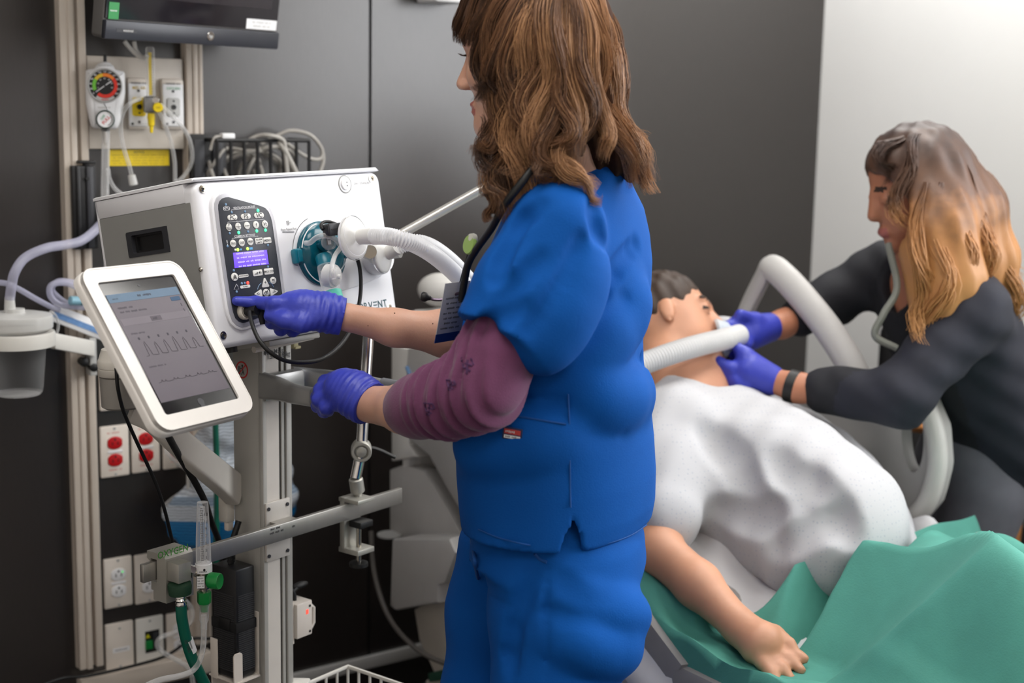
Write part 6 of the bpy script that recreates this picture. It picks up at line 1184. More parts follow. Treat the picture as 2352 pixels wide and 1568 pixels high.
_mx = _n.new('ShaderNodeMix'); _mx.data_type = 'RGBA'; _mx.blend_type = 'MULTIPLY'; _mx.inputs[0].default_value = .45; _l.new(_sp.outputs[2], _cr.inputs[0]); _l.new(_cr.outputs[0], _mx.inputs[6]); _l.new(_wv.outputs[0], _mx.inputs[7]); _l.new(_mx.outputs[2], _b.inputs['Base Color'])
def wv_(x, y, d): return np.array(list(wall(x, y, d)))
bp_ = [wv_(540, 985, .11), wv_(545, 1080, .11), wv_(540, 1180, .11), wv_(606, 1100, .11), wv_(480, 1190, .11)]
Fg = Field(*bounds(bp_+[wv_(390, 1240, .02), wv_(690, 960, .2)], .05), .006)
WDn, WNn, ZVn = np.array(list(WD)), np.array(list(WN)), np.array([0, 0, 1.])
Fg.ell(bp_[1], (WDn, WNn, ZVn), (.11, .05, .15), 0); Fg.ell(bp_[2], (WDn, WNn, ZVn), (.145, .055, .075), .06); Fg.ell(bp_[3], (WDn, WNn, ZVn), (.06, .045, .12), .05); Fg.ell(bp_[4], (WDn, WNn, ZVn), (.1, .05, .06), .05); Fg.ell(bp_[0], (WDn, WNn, ZVn), (.07, .035, .05), .05)
Fg.ripple(lambda X, Y, Z: -.006*np.sin(X*45+Z*70)*np.sin(Z*33-Y*50+X*20)-.003*np.sin(X*140-Z*90))
bag = Fg.build('plastic_bag', [BAGM]); tag(bag, 'crumpled blue and white printed plastic bag behind the cart column', 'bag')
tube_thing([wall(492, 900, .19), wall(495, 980, .19), wall(498, 1080, .19), wall(498, 1180, .19), wall(496, 1290, .18), wall(500, 1420, .12), wall(505, 1568, .1)], .0068, HOSE, 'wall_oxygen_hose', 'green hose hanging straight in front of the printed plastic bag', 'hose')
# ------------------------------------------------------------------ hospital bed
BEDM = mat('bed_grey', (186, 184, 182), .45, var=.02); BEDL = mat('bed_light', (214, 212, 208), .42, var=.02); BEDC = mat('bed_cream', (205, 198, 188), .45, var=.02); BEDS = mat('bed_blue_stripe', (96, 138, 186), .45, var=.02); MATT = mat('mattress_grey', (146, 143, 141), .7, var=.05)
TB0, TB1, TBC = .58, 1.44, 1.01
bed = thing('hospital_bed', 'pale grey hospital bed with raised backrest under the patient', 'bed', Wp(TBC, 1.2, 0))
SPL = lambda x, y, t=TB0: onp(x, y, Wp(t, 0, 0), WD)
def dz(p): q = p-P0; return (q.dot(WN), q.z)
FBS = lambda t: fr(P0+WD*t, WN, ZV, -WD)      # local x runs from the wall into the room, z out toward the cart
def sidepoly(pts, t, th, m, bev=.006, mb=None): mb = mb or MB(); mb.M = FBS(t); mb.prism([dz(SPL(x, y, t)) for x, y in pts], -th, 0, m, bev); return mb
sidepoly([(935, 800), (1010, 792), (1100, 870), (1160, 1000), (1200, 1300), (1090, 1230), (1030, 1130), (985, 1048), (940, 1010), (930, 900)], TB0, .03, BEDM).build('backrest_side', bed)
m_ = MB(FBS(TB0)); m_.tube([(*dz(SPL(x, y)), .001) for x, y in ((936, 842), (952, 880), (985, 930), (1030, 985), (1070, 1035))], .0055, BEDS, 8); m_.build('stripe', bed)
sidepoly([(897, 795), (938, 800), (938, 1020), (958, 1050), (897, 1060)], TB0+.01, .06, BEDL, .008).build('head_post', bed)
sidepoly([(893, 1078), (925, 1066), (972, 1082), (1030, 1175), (1065, 1245), (905, 1238), (893, 1215)], TB0+.02, .04, BEDM, .008).build('head_panel', bed)
m_ = sidepoly([(898, 1238), (1030, 1236), (1045, 1270), (1020, 1340), (1005, 1345), (1003, 1385), (905, 1403), (893, 1392)], TB0-.06, .14, BEDM, .01)
m_.cyl((dz(SPL(885, 1225))[0]+.02, dz(SPL(885, 1228))[1]+.004, -.06), (dz(SPL(885, 1225))[0]+.02, dz(SPL(885, 1228))[1]+.008, -.06), .03, LGREY); m_.build('gear_box', bed)
sidepoly([(948, 1398), (1005, 1370), (1075, 1330), (1140, 1400), (1160, 1700), (1060, 1700), (1010, 1580), (960, 1470)], TB0+.0, .1, BEDC, .01).build('leg_frame', bed)
m_ = sidepoly([(982, 1546), (1052, 1530), (1130, 1522), (1130, 1545), (985, 1566)], TB0-.05, .05, mat('bed_green_band', (34, 78, 62), .5), .002); m_.build('green_band', bed)
sidepoly([(975, 1562), (1130, 1548), (1130, 1700), (985, 1700)], TB0-.04, .12, BEDC, .008).build('base_cover', bed)
tube_thing([SPL(*p) for p in ((852, 1220, .5), (856, 1290, .5), (868, 1350, .5), (890, 1410, .5), (925, 1460, .5), (975, 1502, .52), (1040, 1530, .55))], .0058, mat('bed_cable_grey', (92, 88, 84), .6), 'bed_cable', 'grey cable drooping from the bed to the floor', 'cable')
m_ = MB(); wbox(m_, TB0+.04, TB1-.04, .3, 2.25, .3, .38, BEDC, .01); wbox(m_, TB0+.1, TB1-.1, .5, 2.0, .1, .3, BEDC, .01); m_.build('frame', bed)
for t in (TB0+.1, TB1-.1):
    for d in (.5, 2.0): m_ = MB(); m_.cyl(Wp(t-.02, d, .07), Wp(t+.02, d, .07), .07, RUBBER, bev=.008); m_.build('castor', bed)
m_ = MB(); wbox(m_, TB0+.02, TB1-.02, 1.15, 2.3, .38, .50, MATT, .03)
HP, HE = (1.2, .50), (.30, 1.02)     # hinge and head end of the raised backrest (distance from wall, height)
bd_ = Vector((HE[0]-HP[0], HE[1]-HP[1])); bl = bd_.length; bd_.normalize(); bnn = Vector((-bd_.y, bd_.x)) if -bd_.y < 0 else Vector((bd_.y, -bd_.x))
bnn = Vector((bd_.y, -bd_.x)); bnn = bnn if bnn.y > 0 else -bnn
pr = [HP, HE, (HE[0]-bnn.x*.12, HE[1]-bnn.y*.12), (HP[0]-bnn.x*.12, HP[1]-bnn.y*.12)]
m_.M = FBS(TB0+.02); m_.prism(pr, -(TB1-TB0-.04), 0, MATT, .02); m_.M = I4; m_.build('mattress', bed)
# headboard
m_ = MB(); wbox(m_, TB0+.02, TB1-.02, .2, .24, .35, .92, BEDL, .02); m_.build('headboard', bed)
m_ = MB(); a = SPL(1012, 665, .7); m_.ell(a, .055, .03, .04, BEDL); wbox(m_, .62, .78, .16, .22, .85, 1.03, BEDL, .03); m_.build('head_handle', bed)
# far side rails
def rail_ring(pts, hole, t, th, m, name):
    """a rail plate with an oblong hole, made as a band around the hole"""
    o = [dz(SPL(x, y, t)) for x, y in pts]; c = Vector(hole[0]); n = 40
    def polar(poly, a):
        d = Vector((math.cos(a), math.sin(a))); best = 0
        for i in range(len(poly)):
            p, q = Vector(poly[i])-c, Vector(poly[(i+1) % len(poly)])-c; e = q-p; den = d.x*e.y-d.y*e.x
            if abs(den) < 1e-9: continue
            s_ = (p.x*e.y-p.y*e.x)/den; u = (p.x*d.y-p.y*d.x)/den
            if s_ > 0 and 0 <= u <= 1: best = max(best, s_)
        return (c.x+d.x*best, c.y+d.y*best)
    A = [2*math.pi*k/n for k in range(n)]; outer = [polar(o, a) for a in A]; ca, sa = math.cos(hole[3]), math.sin(hole[3])
    inner = []
    for a in A:
        r = 1/math.sqrt(((math.cos(a)*ca+math.sin(a)*sa)/hole[1])**2+((-math.cos(a)*sa+math.sin(a)*ca)/hole[2])**2); inner.append((c.x+r*math.cos(a), c.y+r*math.sin(a)))
    mb = MB(FBS(t)); mb.frame(outer, inner, -th, 0, m); return mb
hc = dz(SPL(2096, 1000, TB1))
m_ = rail_ring([(1600, 1010), (1700, 925), (1850, 880), (2010, 872), (2080, 862), (2130, 905), (2162, 980), (2168, 1070), (2148, 1150), (2095, 1215), (1990, 1190), (1850, 1090), (1700, 1060)], (hc, .03, .085, RAD(6)), TB1, .035, BEDM, 'x'); sr = m_.build('side_rail', bed)
m_ = MB(FBS(TB1)); q = [dz(SPL(x, y, TB1)) for x, y in ((2085, 880), (2125, 925), (2150, 990), (2155, 1070), (2132, 1150), (2085, 1205))]; m_.tube([(*p, .004) for p in q], .022, BEDL, 12); m_.build('grab_bar', sr)
m_ = MB(FBS(TB1)); q = dz(SPL(1950, 1055, TB1)); m_.prism(rrect(.07, .02, .01), 0, .002, mat('faded_teal_print', (128, 150, 150), .5), 0, Matrix.Translation((*q, .0))); m_.build('rail_mark', sr)
m_ = MB(); PQ = [SPL(1690, 800, 1.30), SPL(1712, 720, 1.30), SPL(1750, 640, 1.30), SPL(1768, 612, 1.30), SPL(1805, 640, 1.30), SPL(1850, 690, 1.30), SPL(1905, 760, 1.30), SPL(1960, 850, 1.30), SPL(1985, 930, 1.30)]; m_.tube(PQ, .032, BEDM, 14, flat=.6); m_.build('head_rail', bed)
# pillow behind the head
t_ = thing('pillow', 'grey pillow behind the head of the patient', 'pillow', Wp(TBC, .55, .9))
bA = (np.array(list(WN))*bd_.x+ZVn*bd_.y); bN = np.array(list(WN))*bnn.x+ZVn*bnn.y
Fq = Field(*bounds([np.array(list(Wp(TBC, .56, .93)))], .34), .009); Fq.ell(np.array(list(Wp(TBC+.02, .55, .0)))+ZVn*(HP[1]+(HP[0]-.55)*(HE[1]-HP[1])/(HP[0]-HE[0])+.075), (bA, WDn, bN), (.19, .29, .062), 0); Fq.ripple(lambda X, Y, Z: -.004*np.sin(X*30+Z*25)*np.sin(Y*35)); Fq.build('cover', [mat('pillow_grey', (168, 165, 163), .8, var=.03)], t_)
# ------------------------------------------------------------------ patient
def Bp(t, d, z): return np.array(list(Wp(t, d, z)))
pat = thing('person', 'patient lying in the bed in a white gown, eyes closed', 'person', Wp(1.0, 1.1, .52))
fN = -bA; PHc = V3(1542, 742, 3.16)
ang = RAD(48); PF = bN*.25+WDn*.75+np.array(list(WN))*.45; PF /= np.linalg.norm(PF); PU = bA*.95+bN*.12; PU = PU-PF*(PU@PF); PU /= np.linalg.norm(PU); PL = np.cross(PU, PF)
def ph(f, l, u): return PHc+PF*f+PL*l+PU*u
neck = V3(1590, 890, 3.08); shn = V3(1535, 985, 2.93); shf = neck+(neck-shn)*1.0+np.array([.02, .02, 0]); elb = V3(1512, 1262, 2.68); wri = V3(1700, 1440, 2.50); hnd = V3(1770, 1498, 2.44); chest = V3(1680, 1010, 2.98); hip = V3(1900, 1200, 2.78)
Fb = Field(*bounds([PHc-.2, PHc+.2, shn, elb, hnd, chest, hip, shf], .14), .0055)
Fb.ell(ph(-.01, 0, .03), (PF, PL, PU), (.094, .075, .092), 0); Fb.ell(ph(.03, 0, -.045), (PF, PL, PU), (.058, .06, .075), .03); Fb.cone(ph(.072, .012, -.105), ph(.072, -.012, -.105), .02, None, .03)
Fb.cone(ph(.088, 0, .008), ph(.106, 0, -.032), .009, .012, .02)
for s in (1, -1): Fb.ell(ph(.094, .033*s, .002), (PF, PL, PU), (.012, .016, .012), .012, True); Fb.ell(ph(.075, .031*s, 0), (PF, PL, PU), (.0135, .0135, .0135), .004); Fb.cone(ph(.09, .012*s, .022), ph(.078, .046*s, .022), .007, .006, .015); Fb.ell(ph(-.006, .077*s, -.012), (PF, PL, PU), (.017, .007, .03), .008)
Fb.ell(ph(.09, 0, -.075), (PF, PL, PU), (.012, .023, .011), .01)
Fb.chain([ph(-.02, 0, -.06), ph(-.03, 0, -.11), neck], [.055, .058, .07], .03); Fb.cone(shn, shf, .06, .06, .04)
Fb.chain([neck+bN*-.02, chest-bN*.08, hip-bN*.07], [.085, .09, .09], .04); Fb.chain([shn, elb, (elb+wri)/2+np.array([0, 0, .005]), wri], [.052, .045, .043, .031], .02)
Fb.chain([wri, V3(1745, 1475, 2.46)], [.03, .042], .02)
for k, (a, b, c) in enumerate((((1768, 1475, 2.475), (1815, 1492, 2.45), (1848, 1512, 2.43)), ((1772, 1492, 2.45), (1812, 1515, 2.43), (1840, 1538, 2.41)), ((1766, 1510, 2.435), (1796, 1535, 2.41), (1815, 1556, 2.395)), ((1752, 1518, 2.425), (1772, 1545, 2.40), (1782, 1562, 2.385)))): Fb.chain([V3(1735, 1470, 2.46), V3(*a), V3(*b), V3(*c)], [.022, .0145, .0115, .009], .008)
Fb.chain([V3(1730, 1450, 2.485), V3(1780, 1455, 2.475), V3(1815, 1475, 2.455)], [.02, .0145, .010], .01)
def ppick(C):
    m = np.zeros(len(C), int); f = (C-PHc)@PF; l = (C-PHc)@PL; u = (C-PHc)@PU
    for s in (1, -1): m[(f > .07) & (np.abs(l*s-.032) < .021) & (np.abs(u-.0245+(l*s-.03)**2*6) < .0055)] = 1; m[(f > .075) & (np.abs(l*s-.031) < .015) & (np.abs(u+.004) < .003)] = 1
    m[(f > .088) & (np.abs(l) < .022) & (u > -.087) & (u < -.064)] = 2
    return m
Fb.build('body', [SKINP, BROW, LIPS], pat, ppick)
Fq = Field(*bounds([PHc], .16), .006); Fq.ell(ph(-.018, 0, .045), (PF, PL, PU), (.098, .083, .088), 0); Fq.ell(ph(.1, 0, -.03), (PF, PL, PU), (.075, .12, .088), .01, True); Fq.ripple(lambda X, Y, Z: -.003*np.sin(X*160+Z*90)*np.sin(Y*140-Z*70)); lb(Fq.build('hair', [mat('patient_hair', (58, 42, 32), .6, var=.2)], pat), 'short dark brown hair')
# gown with small dots
GOWN = mat('gown_white', (188, 188, 191), .85, var=.01); 
_n = GOWN.node_tree.nodes; _l = GOWN.node_tree.links; _v = _n.new('ShaderNodeTexVoronoi'); _v.inputs['Scale'].default_value = 110; _v.inputs['Randomness'].default_value = .35; _r = _n.new('ShaderNodeValToRGB'); _r.color_ramp.interpolation = 'CONSTANT'; _r.color_ramp.elements[0].color = (*lin((170, 173, 182)), 1); _r.color_ramp.elements[1].position = .2; _r.color_ramp.elements[1].color = (*lin((188, 188, 191)), 1)
_c = _n.new('ShaderNodeTexCoord'); _l.new(_c.outputs['Object'], _v.inputs[0]); _l.new(_v.outputs['Distance'], _r.inputs[0]); _l.new(_r.outputs[0], _n['Principled BSDF'].inputs['Base Color'])
Fw = Field(*bounds([shn, shf, chest, hip, V3(1530, 1190, 2.8), V3(2100, 1240, 2.9)], .22), .0075)
Fw.chain([neck-bN*.045-bA*.10, chest-bN*.05, (chest+hip)/2-bN*.03, hip-bN*.02], [.10, .15, .16, .17], .07); Fw.cone(shn, shf, .075, None, .05); Fw.chain([shn, shn+(elb-shn)*.72], [.075, .082], .04)
Fw.chain([shn+bA*-.03, chest-bN*.06], [.085, .12], .06); Fw.chain([shn+(elb-shn)*.4, (chest+hip)/2-bN*.04], [.075, .1], .05)
Fw.ell((chest+hip)/2+WDn*.12-bN*.06, (bA, WDn, bN), (.30, .2, .13), .06)
def crease3(F, pts, Y0, Y1, depth, r):
    P = []
    for x, y in [tuple(q)[:2] for q in catmull([(a, b, 0) for a, b in pts], 4)]:
        d = np.array(list(ray(x, y))); d = d/d[1]; o = np.array([0, 0, CAMH]); t = np.arange(Y0, Y1, .002); Q = o+t[:, None]*d; ii = np.round((Q-F.lo)/F.h).astype(int); ok = ((ii >= 0) & (ii < F.n)).all(1); val = np.ones(len(t)); val[ok] = F.D[tuple(ii[ok].T)]; h = np.argmax(val < 0)
        if val[h] < 0: v = -d/np.linalg.norm(d); P.append(o+t[h]*d+v*(r-depth))
    for i in range(len(P)-1): F.cone(P[i], P[i+1], r, r, r*.8, True)
for q in (((1640, 990), (1690, 1060), (1720, 1160)), ((1780, 1040), (1830, 1110), (1850, 1180)), ((1660, 1180), (1720, 1190), (1780, 1170)), ((1860, 1090), (1920, 1150), (1960, 1230)), ((1780, 1260), (1840, 1220), (1920, 1190))): crease3(Fw, q, 2.3, 3.3, .010, .03)
Fw.ripple(lambda X, Y, Z: -.004*np.sin(X*30+Z*18+np.sin(Y*20)*1.5)*np.sin(Z*24-Y*30)-.0015*np.sin(X*75-Y*60+Z*20))
Fw.ell(ph(.0, 0, -.02), (PF, PL, PU), (.12, .12, .16), .02, True); Fw.cone(neck+bN*.06, neck+bN*.10+bA*.02, .075, .08, .02, True)
lb(Fw.build('gown', [GOWN], pat), 'white gown with a fine dot pattern')
m_ = MB(); m_.tube([V3(1580, 925, 2.95), V3(1640, 945, 2.93), V3(1690, 935, 2.97)], .006, mat('collar_blue', (78, 92, 130), .8), 8); m_.build('gown_collar', pat)
# sheet and blanket: cloth laid over bed and legs as height fields
def cloth(name, label, cat, tr, dr, fn, m, nt=70, nd=70, thick=.004):
    vs = []; fs = []
    for i in range(nt+1):
        for j in range(nd+1):
            t = tr[0]+(tr[1]-tr[0])*i/nt; d = dr[0]+(dr[1]-dr[0])*j/nd; q = fn(t, d, i/nt, j/nd); vs.append(Wp(*q))
    n = len(vs); W_ = nd+1; vs += [v-ZV*thick for v in vs]
    for i in range(nt):
        for j in range(nd): a = i*W_+j; fs.append((a, a+1, a+W_+1, a+W_)); fs.append((n+a, n+a+W_, n+a+W_+1, n+a+1))
    for i in range(nt): a = i*W_; fs.append((a, a+W_, n+a+W_, n+a)); a += nd; fs.append((a, n+a, n+a+W_, a+W_))
    for j in range(nd): a = j; fs.append((a, n+a, n+a+1, a+1)); a = nt*W_+j; fs.append((a, a+1, n+a+1, n+a))
    mb = MB(); mb.add(vs, fs, m); return single(mb, name, label, cat, None, 120)
def bump(x, c, w): return math.exp(-((x-c)/w)**2)
SHEET = mat('sheet_white', (206, 205, 207), .85, var=.02); BLANK = mat('blanket_green', (76, 146, 132), .85, var=.06, scale=14, bump=.2, bscale=300)
def zmat(d): return max(.5, HP[1]+(HP[0]-d)*(HE[1]-HP[1])/(HP[0]-HE[0]))
def sheet(t, d, a, b):
    z = zmat(d)+(.003 if t < .8 else .016)+.02*math.sin(d*31+t*17)*math.sin(t*23)*(.1 if t < .78 else 1)+.10*bump(t, 1.36, .07)*bump(d, 1.28, .2)*(1+.4*math.sin(d*40))
    z += .018*math.sin(t*40+d*9)*(.1 if t < .78 else 1)
    if t < TB0+.06: z -= (TB0+.06-t)*1.6
    return (max(t, TB0-.01) if t < TB0 else t, d, max(.25, z))
sh_ = cloth('bed_sheet', 'white crumpled bed sheet between the patient and the mattress', 'sheet', (TB0-.1, TB1-.05), (.78, 1.6), sheet, SHEET)
ARM = [Vector(((Vector(p)-P0).dot(WD), (Vector(p)-P0).dot(WN), p[2])) for p in (shn+(elb-shn)*.6, elb, wri, V3(1770, 1498, 2.44), V3(1830, 1530, 2.41))]
def blanket(t, d, a, b):
    st = 1.30-.20*min(1, max(0, (t-.72)/.25)); e = min(1, max(0, (d-st)/.2)); e = e*e*(3-2*e)
    near = 1/(1+math.exp(-(t-.72)/.03))
    legs = .50+.20*bump(t, .90, .16)+.19*bump(t, 1.20, .18); kn = .10*bump(d, 1.60, .2)*bump(t, .86, .14)
    bs = zmat(d)+(.016 if t > .69 else .034); z = bs+(max(legs+kn, bs)-bs)*e*near
    z += (.010*math.sin(d*26+t*12)*math.sin(t*15-d*8)+.006*math.sin(t*33+d*21))*(.3+e)+.02*bump(b, 0, .04)*near
    tt = t
    if t < .62: z = bs-(.62-t)*2.2+.012*math.sin(d*22)*min(1, (.62-t)*12); tt = .62-(.62-t)*.25-.014*math.sin(d*24)*min(1, (.62-t)*12)
    top = 0.84+.38*(1/(1+math.exp(-(t-.70)/.03)))-.06*max(0, t-.9)
    if t < .75: z += .02*math.sin(d*34+t*22)*math.sin(t*50)*(1-e)+.012
    dd = d if d > 1.32 else 1.32-(1.32-d)*((1.32-top)/.32)
    for p, q in zip(ARM, ARM[1:]):      # the cloth lies under the forearm and hand
        e_ = q-p; u = max(0, min(1, ((tt-p.x)*e_.x+(dd-p.y)*e_.y)/(e_.x**2+e_.y**2))); c = p+e_*u; r = math.hypot(tt-c.x, dd-c.y); lim = max(c.z-.034, zmat(dd)+.02)+max(0, r-.07)*1.2
        z = min(z, lim)
    return (tt, dd, max(.2, z))
bl_ = cloth('blanket', 'green blanket over the legs of the patient', 'blanket', (.45, TB1+.02), (1.0, 2.35), blanket, BLANK, 90, 100, .006)
# ------------------------------------------------------------------ mask and tube at the patient's mouth
t_ = thing('breathing_mask', 'clear mask with white corrugated tube held at the patient\'s mouth', 'mask', Vector(ph(.12, 0, -.07)))
mo_ = Vector(ph(.098, 0, -.066)); md = Vector(PF)
m_ = MB(zfr(mo_, md)); m_.lathe([(.043, -.006), (.046, 0), (.042, .008), (.034, .022), (.02, .03), (.013, .032), (.012, .042)], clear('mask_clear', (214, 224, 230), .55, .2), n=28, cap=False); m_.build('mask_cup', t_)
te = mo_+md*.042; tp = [te, (te+Vector(V3(1600, 794, 3.0)))/2+md*.012, Vector(V3(1600, 794, 3.0)), Vector(V3(1540, 812, 2.96)), Vector(V3(1480, 834, 2.93)), Vector(V3(1420, 856, 2.90)), Vector(V3(1360, 880, 2.88))]
corrug(tp, .022, .007, mat('tube_white', (222, 222, 222), .5, var=.01), .002).build('tube', t_)
# ------------------------------------------------------------------ colleague leaning over the bed
col = thing('person', 'person in black top with long brown and blonde hair leaning over the bed', 'person', Wp(1.66, .95, 0))
KC = V3(2092, 428, 3.12); KF = np.array([-.90, -.16, -.34]); KF /= np.linalg.norm(KF); KL = np.cross([0, 0, 1.], KF); KL /= np.linalg.norm(KL); KU = np.cross(KF, KL)
def kh(f, l, u): return KC+KF*f+KL*l+KU*u
TOPB = mat('black_top', (22, 23, 30), .8, var=.1, scale=30); SLVN = mat('navy_sleeve', (30, 32, 44), .8, var=.1); TRG = mat('grey_trousers', (100, 100, 109), .8, var=.06)
nbk = V3(2120, 610, 3.14); sn, sf = V3(2235, 720, 3.0), V3(2030, 625, 3.30); en, wn_, gn = V3(2065, 912, 2.93), V3(1830, 890, 3.02), V3(1770, 872, 3.05); ef_, wf_, gf = V3(1905, 690, 3.28), V3(1795, 745, 3.22), V3(1765, 752, 3.20); hpk = V3(2290, 1010, 3.24)
Fb = Field(*bounds([KC-.19, KC+.19, sn, sf, en, ef_, gn, gf, nbk, V3(1640, 830, 3.08), V3(1660, 760, 3.12)], .07), .006)
Fb.ell(kh(-.01, 0, .03), (KF, KL, KU), (.094, .075, .092), 0); Fb.ell(kh(.03, 0, -.045), (KF, KL, KU), (.058, .06, .075), .03); Fb.cone(kh(.07, 0, -.105), kh(.066, 0, -.1), .02, None, .03); Fb.cone(kh(.083, 0, .010), kh(.100, 0, -.032), .011, .0135, .02); Fb.ell(kh(.088, 0, -.074), (KF, KL, KU), (.012, .022, .011), .01)
for s in (1, -1): Fb.ell(kh(.092, .033*s, .002), (KF, KL, KU), (.012, .016, .012), .012, True); Fb.ell(kh(.074, .031*s, 0), (KF, KL, KU), (.0135, .0135, .0135), .004); Fb.ell(kh(-.006, .077*s, -.012), (KF, KL, KU), (.017, .007, .03), .008)
Fb.chain([kh(-.02, 0, -.06), nbk, nbk+[.03, 0, -.08]], [.052, .055, .08], .03); Fb.cone(sn, sf, .05, None, .05)
for a in ((sn, en, wn_, gn), (sf, ef_, wf_, gf)): Fb.chain(list(a), [.045, .042, .03, .028], .02)
def kpick(C):
    m = np.zeros(len(C), int); f = (C-KC)@KF; l = (C-KC)@KL; u = (C-KC)@KU
    for s in (1, -1): m[(f > .07) & (np.abs(l*s-.032) < .02) & (np.abs(u-.0235) < .005)] = 2
    m[(f > .088) & (np.abs(l) < .022) & (u > -.086) & (u < -.063)] = 3
    return m
Fb.build('body', [SKINC, IRIS, BROW, LIPS], col, kpick)
Ftp = Field(*bounds([sn, sf, en, ef_, hpk, V3(2200, 1000, 3.2)], .24), .009)
ax_ = (nbk-hpk)/np.linalg.norm(nbk-hpk); lt = (sn-sf)/np.linalg.norm(sn-sf); fwd = np.cross(ax_, lt); fwd /= np.linalg.norm(fwd)
mid = lambda t: hpk+(nbk-hpk)*t
for t, a, b in ((.0, .12, .17), (.3, .115, .155), (.55, .12, .165), (.75, .11, .17)): Ftp.ell(mid(t), (ax_, lt, fwd), (.17, b, a), .08)
Ftp.cone(sn, sf, .065, None, .06); Ftp.chain([sn, en, en+(wn_-en)*.72], [.075, .062, .05], .03); Ftp.chain([sf, ef_, ef_+(wf_-ef_)*.65], [.07, .056, .046], .03)
Ftp.ell(nbk+fwd*.06*(1 if fwd[0] < 0 else -1), (ax_, lt, fwd), (.09, .055, .06), .02, True)
Ftp.ripple(lambda X, Y, Z: -.004*np.sin(X*50+Z*40)*np.sin(Z*45-Y*30))
tk = Ftp.build('top', [TOPB, SLVN], col, lambda C: ((C-sn)@((sn-sf)/np.linalg.norm(sn-sf)) > -.02).astype(int)); lb(tk, 'black long-sleeved top')
Ftr = Field(np.array(list(Wp(1.66, .95, .02)))-[.32, .32, 0], np.array(list(Wp(1.66, .95, hpk[2]+.06)))+[.34, .34, 0], .01)
ft1, ft2 = np.array(list(Wp(1.56, 1.0, .08))), np.array(list(Wp(1.66, .78, .08)))
hq = V3(2232, 1035, 3.24); Ftr.ell(hq+[0, 0, -.03], (ax_, lt, fwd), (.14, .145, .10), 0); Ftr.chain([hq+lt*.07+[0, 0, -.08], (hq+lt*.07+ft1)/2, ft1], [.09, .075, .07], .04); Ftr.chain([hq-lt*.07+[0, 0, -.08], (hq-lt*.07+ft2)/2, ft2], [.09, .075, .07], .04); lb(Ftr.build('trousers', [TRG], col), 'grey trousers')
for f_ in (ft1, ft2): m_ = MB(); m_.ell(Vector(f_)+Vector((-.05, 0, -.03)), .12, .045, .05, SHOE); m_.build('shoe', col)
# gloves with fingers closed on the mask
def kglove(w, palm, fs, thumb, label):
    Fg = Field(*bounds([V3(*p) for f in fs for p in f]+[V3(*p) for p in thumb]+[w, palm], .05), .004); Fg.chain([w, palm], [.034, .042], .02)
    for f in fs: Fg.chain([palm]+[V3(*p) for p in f], [.026, .0145, .0125, .010][:len(f)+1], .008)
    Fg.chain([(w+palm)/2]+[V3(*p) for p in thumb], [.022, .0155, .012][:len(thumb)+1], .012); lb(Fg.build('glove', GLOVE, col), label)
kglove(gf, V3(1722, 762, 3.17), [((1690, 742, 3.14), (1665, 752, 3.12), (1662, 778, 3.11)), ((1690, 758, 3.13), (1662, 775, 3.10), (1668, 798, 3.10)), ((1700, 775, 3.12), (1675, 800, 3.10), (1684, 818, 3.10)), ((1712, 790, 3.12), (1692, 815, 3.11))], ((1735, 735, 3.16), (1700, 722, 3.13)), 'blue glove on the far hand, palm toward the mask')
kglove(gn, V3(1722, 852, 3.06), [((1680, 845, 3.05), (1650, 832, 3.06), (1635, 815, 3.08)), ((1685, 862, 3.05), (1655, 855, 3.06), (1632, 835, 3.08)), ((1695, 876, 3.04), (1665, 876, 3.06), (1642, 858, 3.08)), ((1708, 886, 3.04), (1682, 890, 3.05))], ((1712, 815, 3.06), (1690, 795, 3.07)), 'blue glove on the near hand, under the chin')
m_ = MB(zfr(Vector(wn_+(gn-wn_)*.15), Vector(gn-wn_))); m_.lathe([(.0335, -.011), (.036, -.01), (.036, .01), (.0335, .011)], RUBBER, n=24, cap=False); m_.M = m_.M @ Matrix.Translation((0, 0, 0)); m_.build('watch', col)
m_ = MB(); m_.tube([V3(2040, 560, 3.08), V3(2060, 660, 3.02), V3(2030, 720, 3.0), V3(2010, 770, 3.0), V3(2060, 800, 2.99)], .008, mat('lanyard_grey', (128, 130, 122), .7), 8); m_.build('lanyard', col)
# long hair: dark at the crown, blonde toward the ends
KH = mat('ombre_hair', (112, 80, 58), .5, var=.2, scale=20); _n = KH.node_tree.nodes; _l = KH.node_tree.links
_t = [q for q in _n if q.type == 'TEX_COORD'][0]; _sp = _n.new('ShaderNodeSeparateXYZ'); _l.new(_t.outputs['Object'], _sp.inputs[0]); _ns = [q for q in _n if q.type == 'TEX_NOISE'][0]
_ad = _n.new('ShaderNodeMath'); _ad.operation = 'MULTIPLY_ADD'; _ad.inputs[1].default_value = .16; _l.new(_ns.outputs[0], _ad.inputs[0]); _l.new(_sp.outputs[2], _ad.inputs[2])
_mr = _n.new('ShaderNodeMapRange'); _mr.inputs['From Min'].default_value = 1.22; _mr.inputs['From Max'].default_value = 1.56; _l.new(_ad.outputs[0], _mr.inputs['Value'])
_cr = _n.new('ShaderNodeValToRGB'); _l.new(_mr.outputs[0], _cr.inputs[0]); _l.new(_cr.outputs[0], _n['Principled BSDF'].inputs['Base Color'])
for k, (p, c) in enumerate(((0, (190, 136, 82)), (.35, (176, 122, 74)), (.6, (104, 72, 52)), (1, (62, 48, 44)))):
    e = _cr.color_ramp.elements[k] if k < 2 else _cr.color_ramp.elements.new(p); e.position = p; e.color = (*lin(c), 1)
KD = KM_ = KB = KH
Fh = Field(KC-[.2, .22, .5], KC+[.34, .22, .2], .008); Fh.ell(kh(-.016, 0, .044), (KF, KL, KU), (.104, .088, .09), 0)
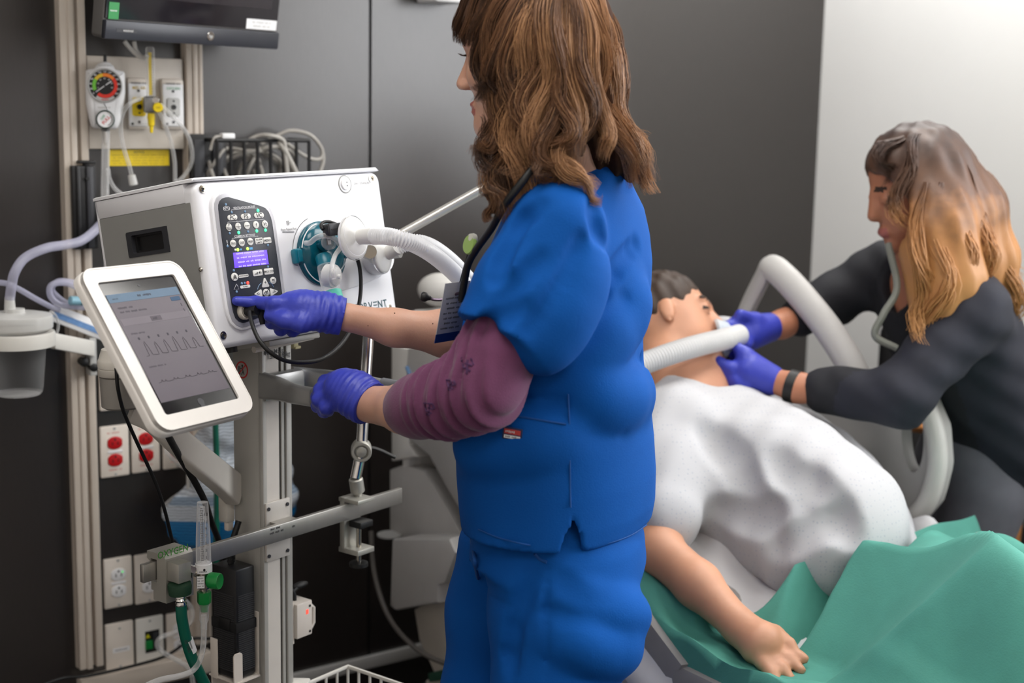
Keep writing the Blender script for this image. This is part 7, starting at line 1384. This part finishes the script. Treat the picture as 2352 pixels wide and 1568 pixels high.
Fh.chain([kh(-.03, .03, .02), V3(2150, 520, 3.05), V3(2175, 640, 3.02), V3(2150, 740, 2.99)], [.085, .085, .075, .05], .05); Fh.chain([kh(-.06, 0, .0), V3(2220, 480, 3.12), V3(2260, 600, 3.12), V3(2290, 690, 3.12)], [.08, .075, .065, .04], .05)
Fh.ell(kh(.10, 0, -.03), (KF, KL, KU), (.07, .12, .095), .015, True); Fh.ripple(lambda X, Y, Z: -.004*np.sin(X*110+Z*30)*np.sin(Y*90))
ms = Fh.build('hair', [KH], col, None, 180); lb(ms, 'long hair, dark at the crown and blonde at the ends')
m_ = MB()
for k, (c, sh) in enumerate((([(2120, 302, 3.1), (2060, 330, 3.05), (2020, 372, 3.05), (2040, 420, 3.04)], (KD,)), ([(2140, 298, 3.1), (2090, 340, 3.03), (2075, 430, 3.01), (2095, 530, 3.0)], (KD, KM_)), ([(2130, 420, 3.0), (2110, 520, 2.98), (2105, 620, 2.96), (2130, 700, 2.95), (2115, 790, 2.94)], (KM_, KB, KB)), ([(2160, 420, 3.0), (2150, 540, 2.97), (2165, 640, 2.95), (2150, 730, 2.94), (2155, 780, 2.94)], (KB, KB, KM_)), ([(2190, 400, 3.02), (2200, 520, 2.98), (2215, 620, 2.97), (2195, 690, 2.97)], (KB, KM_)), ([(2215, 380, 3.04), (2245, 500, 3.02), (2260, 600, 3.0), (2290, 690, 3.02)], (KM_, KB)), ([(2235, 370, 3.1), (2275, 480, 3.08), (2305, 600, 3.07), (2320, 700, 3.08), (2305, 740, 3.08)], (KB, KM_)), ([(2215, 350, 3.12), (2265, 440, 3.14), (2300, 540, 3.14), (2318, 640, 3.14)], (KM_, KB)))): strands(m_, [at(*p) for p in c], .013 if k < 2 else .022, .012, 70, sh, 100+k, .009, 1.5, 14, .0016)
lk = m_.build('hair_locks', ms, 0)
for p in lk.data.polygons: p.use_smooth = True
# ------------------------------------------------------------------ wooden chair at the right edge
ORW = mat('orange_wood', (196, 132, 76), .4, var=.15, scale=14, stretch=(1, 1, 4)); ch = at(2318, 1180, 3.56); FCh = fr(Vector((ch.x, ch.y, 0)), -WN, -WD, ZV)
t_ = thing('armchair', 'wooden armchair with black seat behind the leaning person, right edge', 'chair', FCh)
m_ = MB(FCh); m_.tube([(0, 0, 0), (-.01, 0, .3), (-.015, 0, .55), (.02, 0, .66), (.1, 0, .68), (.42, 0, .66)], .024, ORW, 10, flat=.8); m_.build('arm_frame', t_)
m_ = MB(FCh); m_.tube([(0, -.5, 0), (-.01, -.5, .3), (-.015, -.5, .55), (.02, -.5, .66), (.1, -.5, .68), (.42, -.5, .66)], .024, ORW, 10, flat=.8); m_.build('arm_frame', t_)
m_ = MB(FCh); m_.box((.24, -.25, .4), (.48, .44, .1), BLACK, .03); lb(m_.build('seat', t_), 'black padded seat')
m_ = MB(FCh); m_.box((.46, -.25, .68), (.07, .44, .5), BLACK, .03); lb(m_.build('backrest', t_), 'black padded back')
for y in (0, -.5): m_ = MB(FCh); m_.cyl((.42, y, .66), (.46, y, 0), .02, ORW); m_.build('leg', t_)
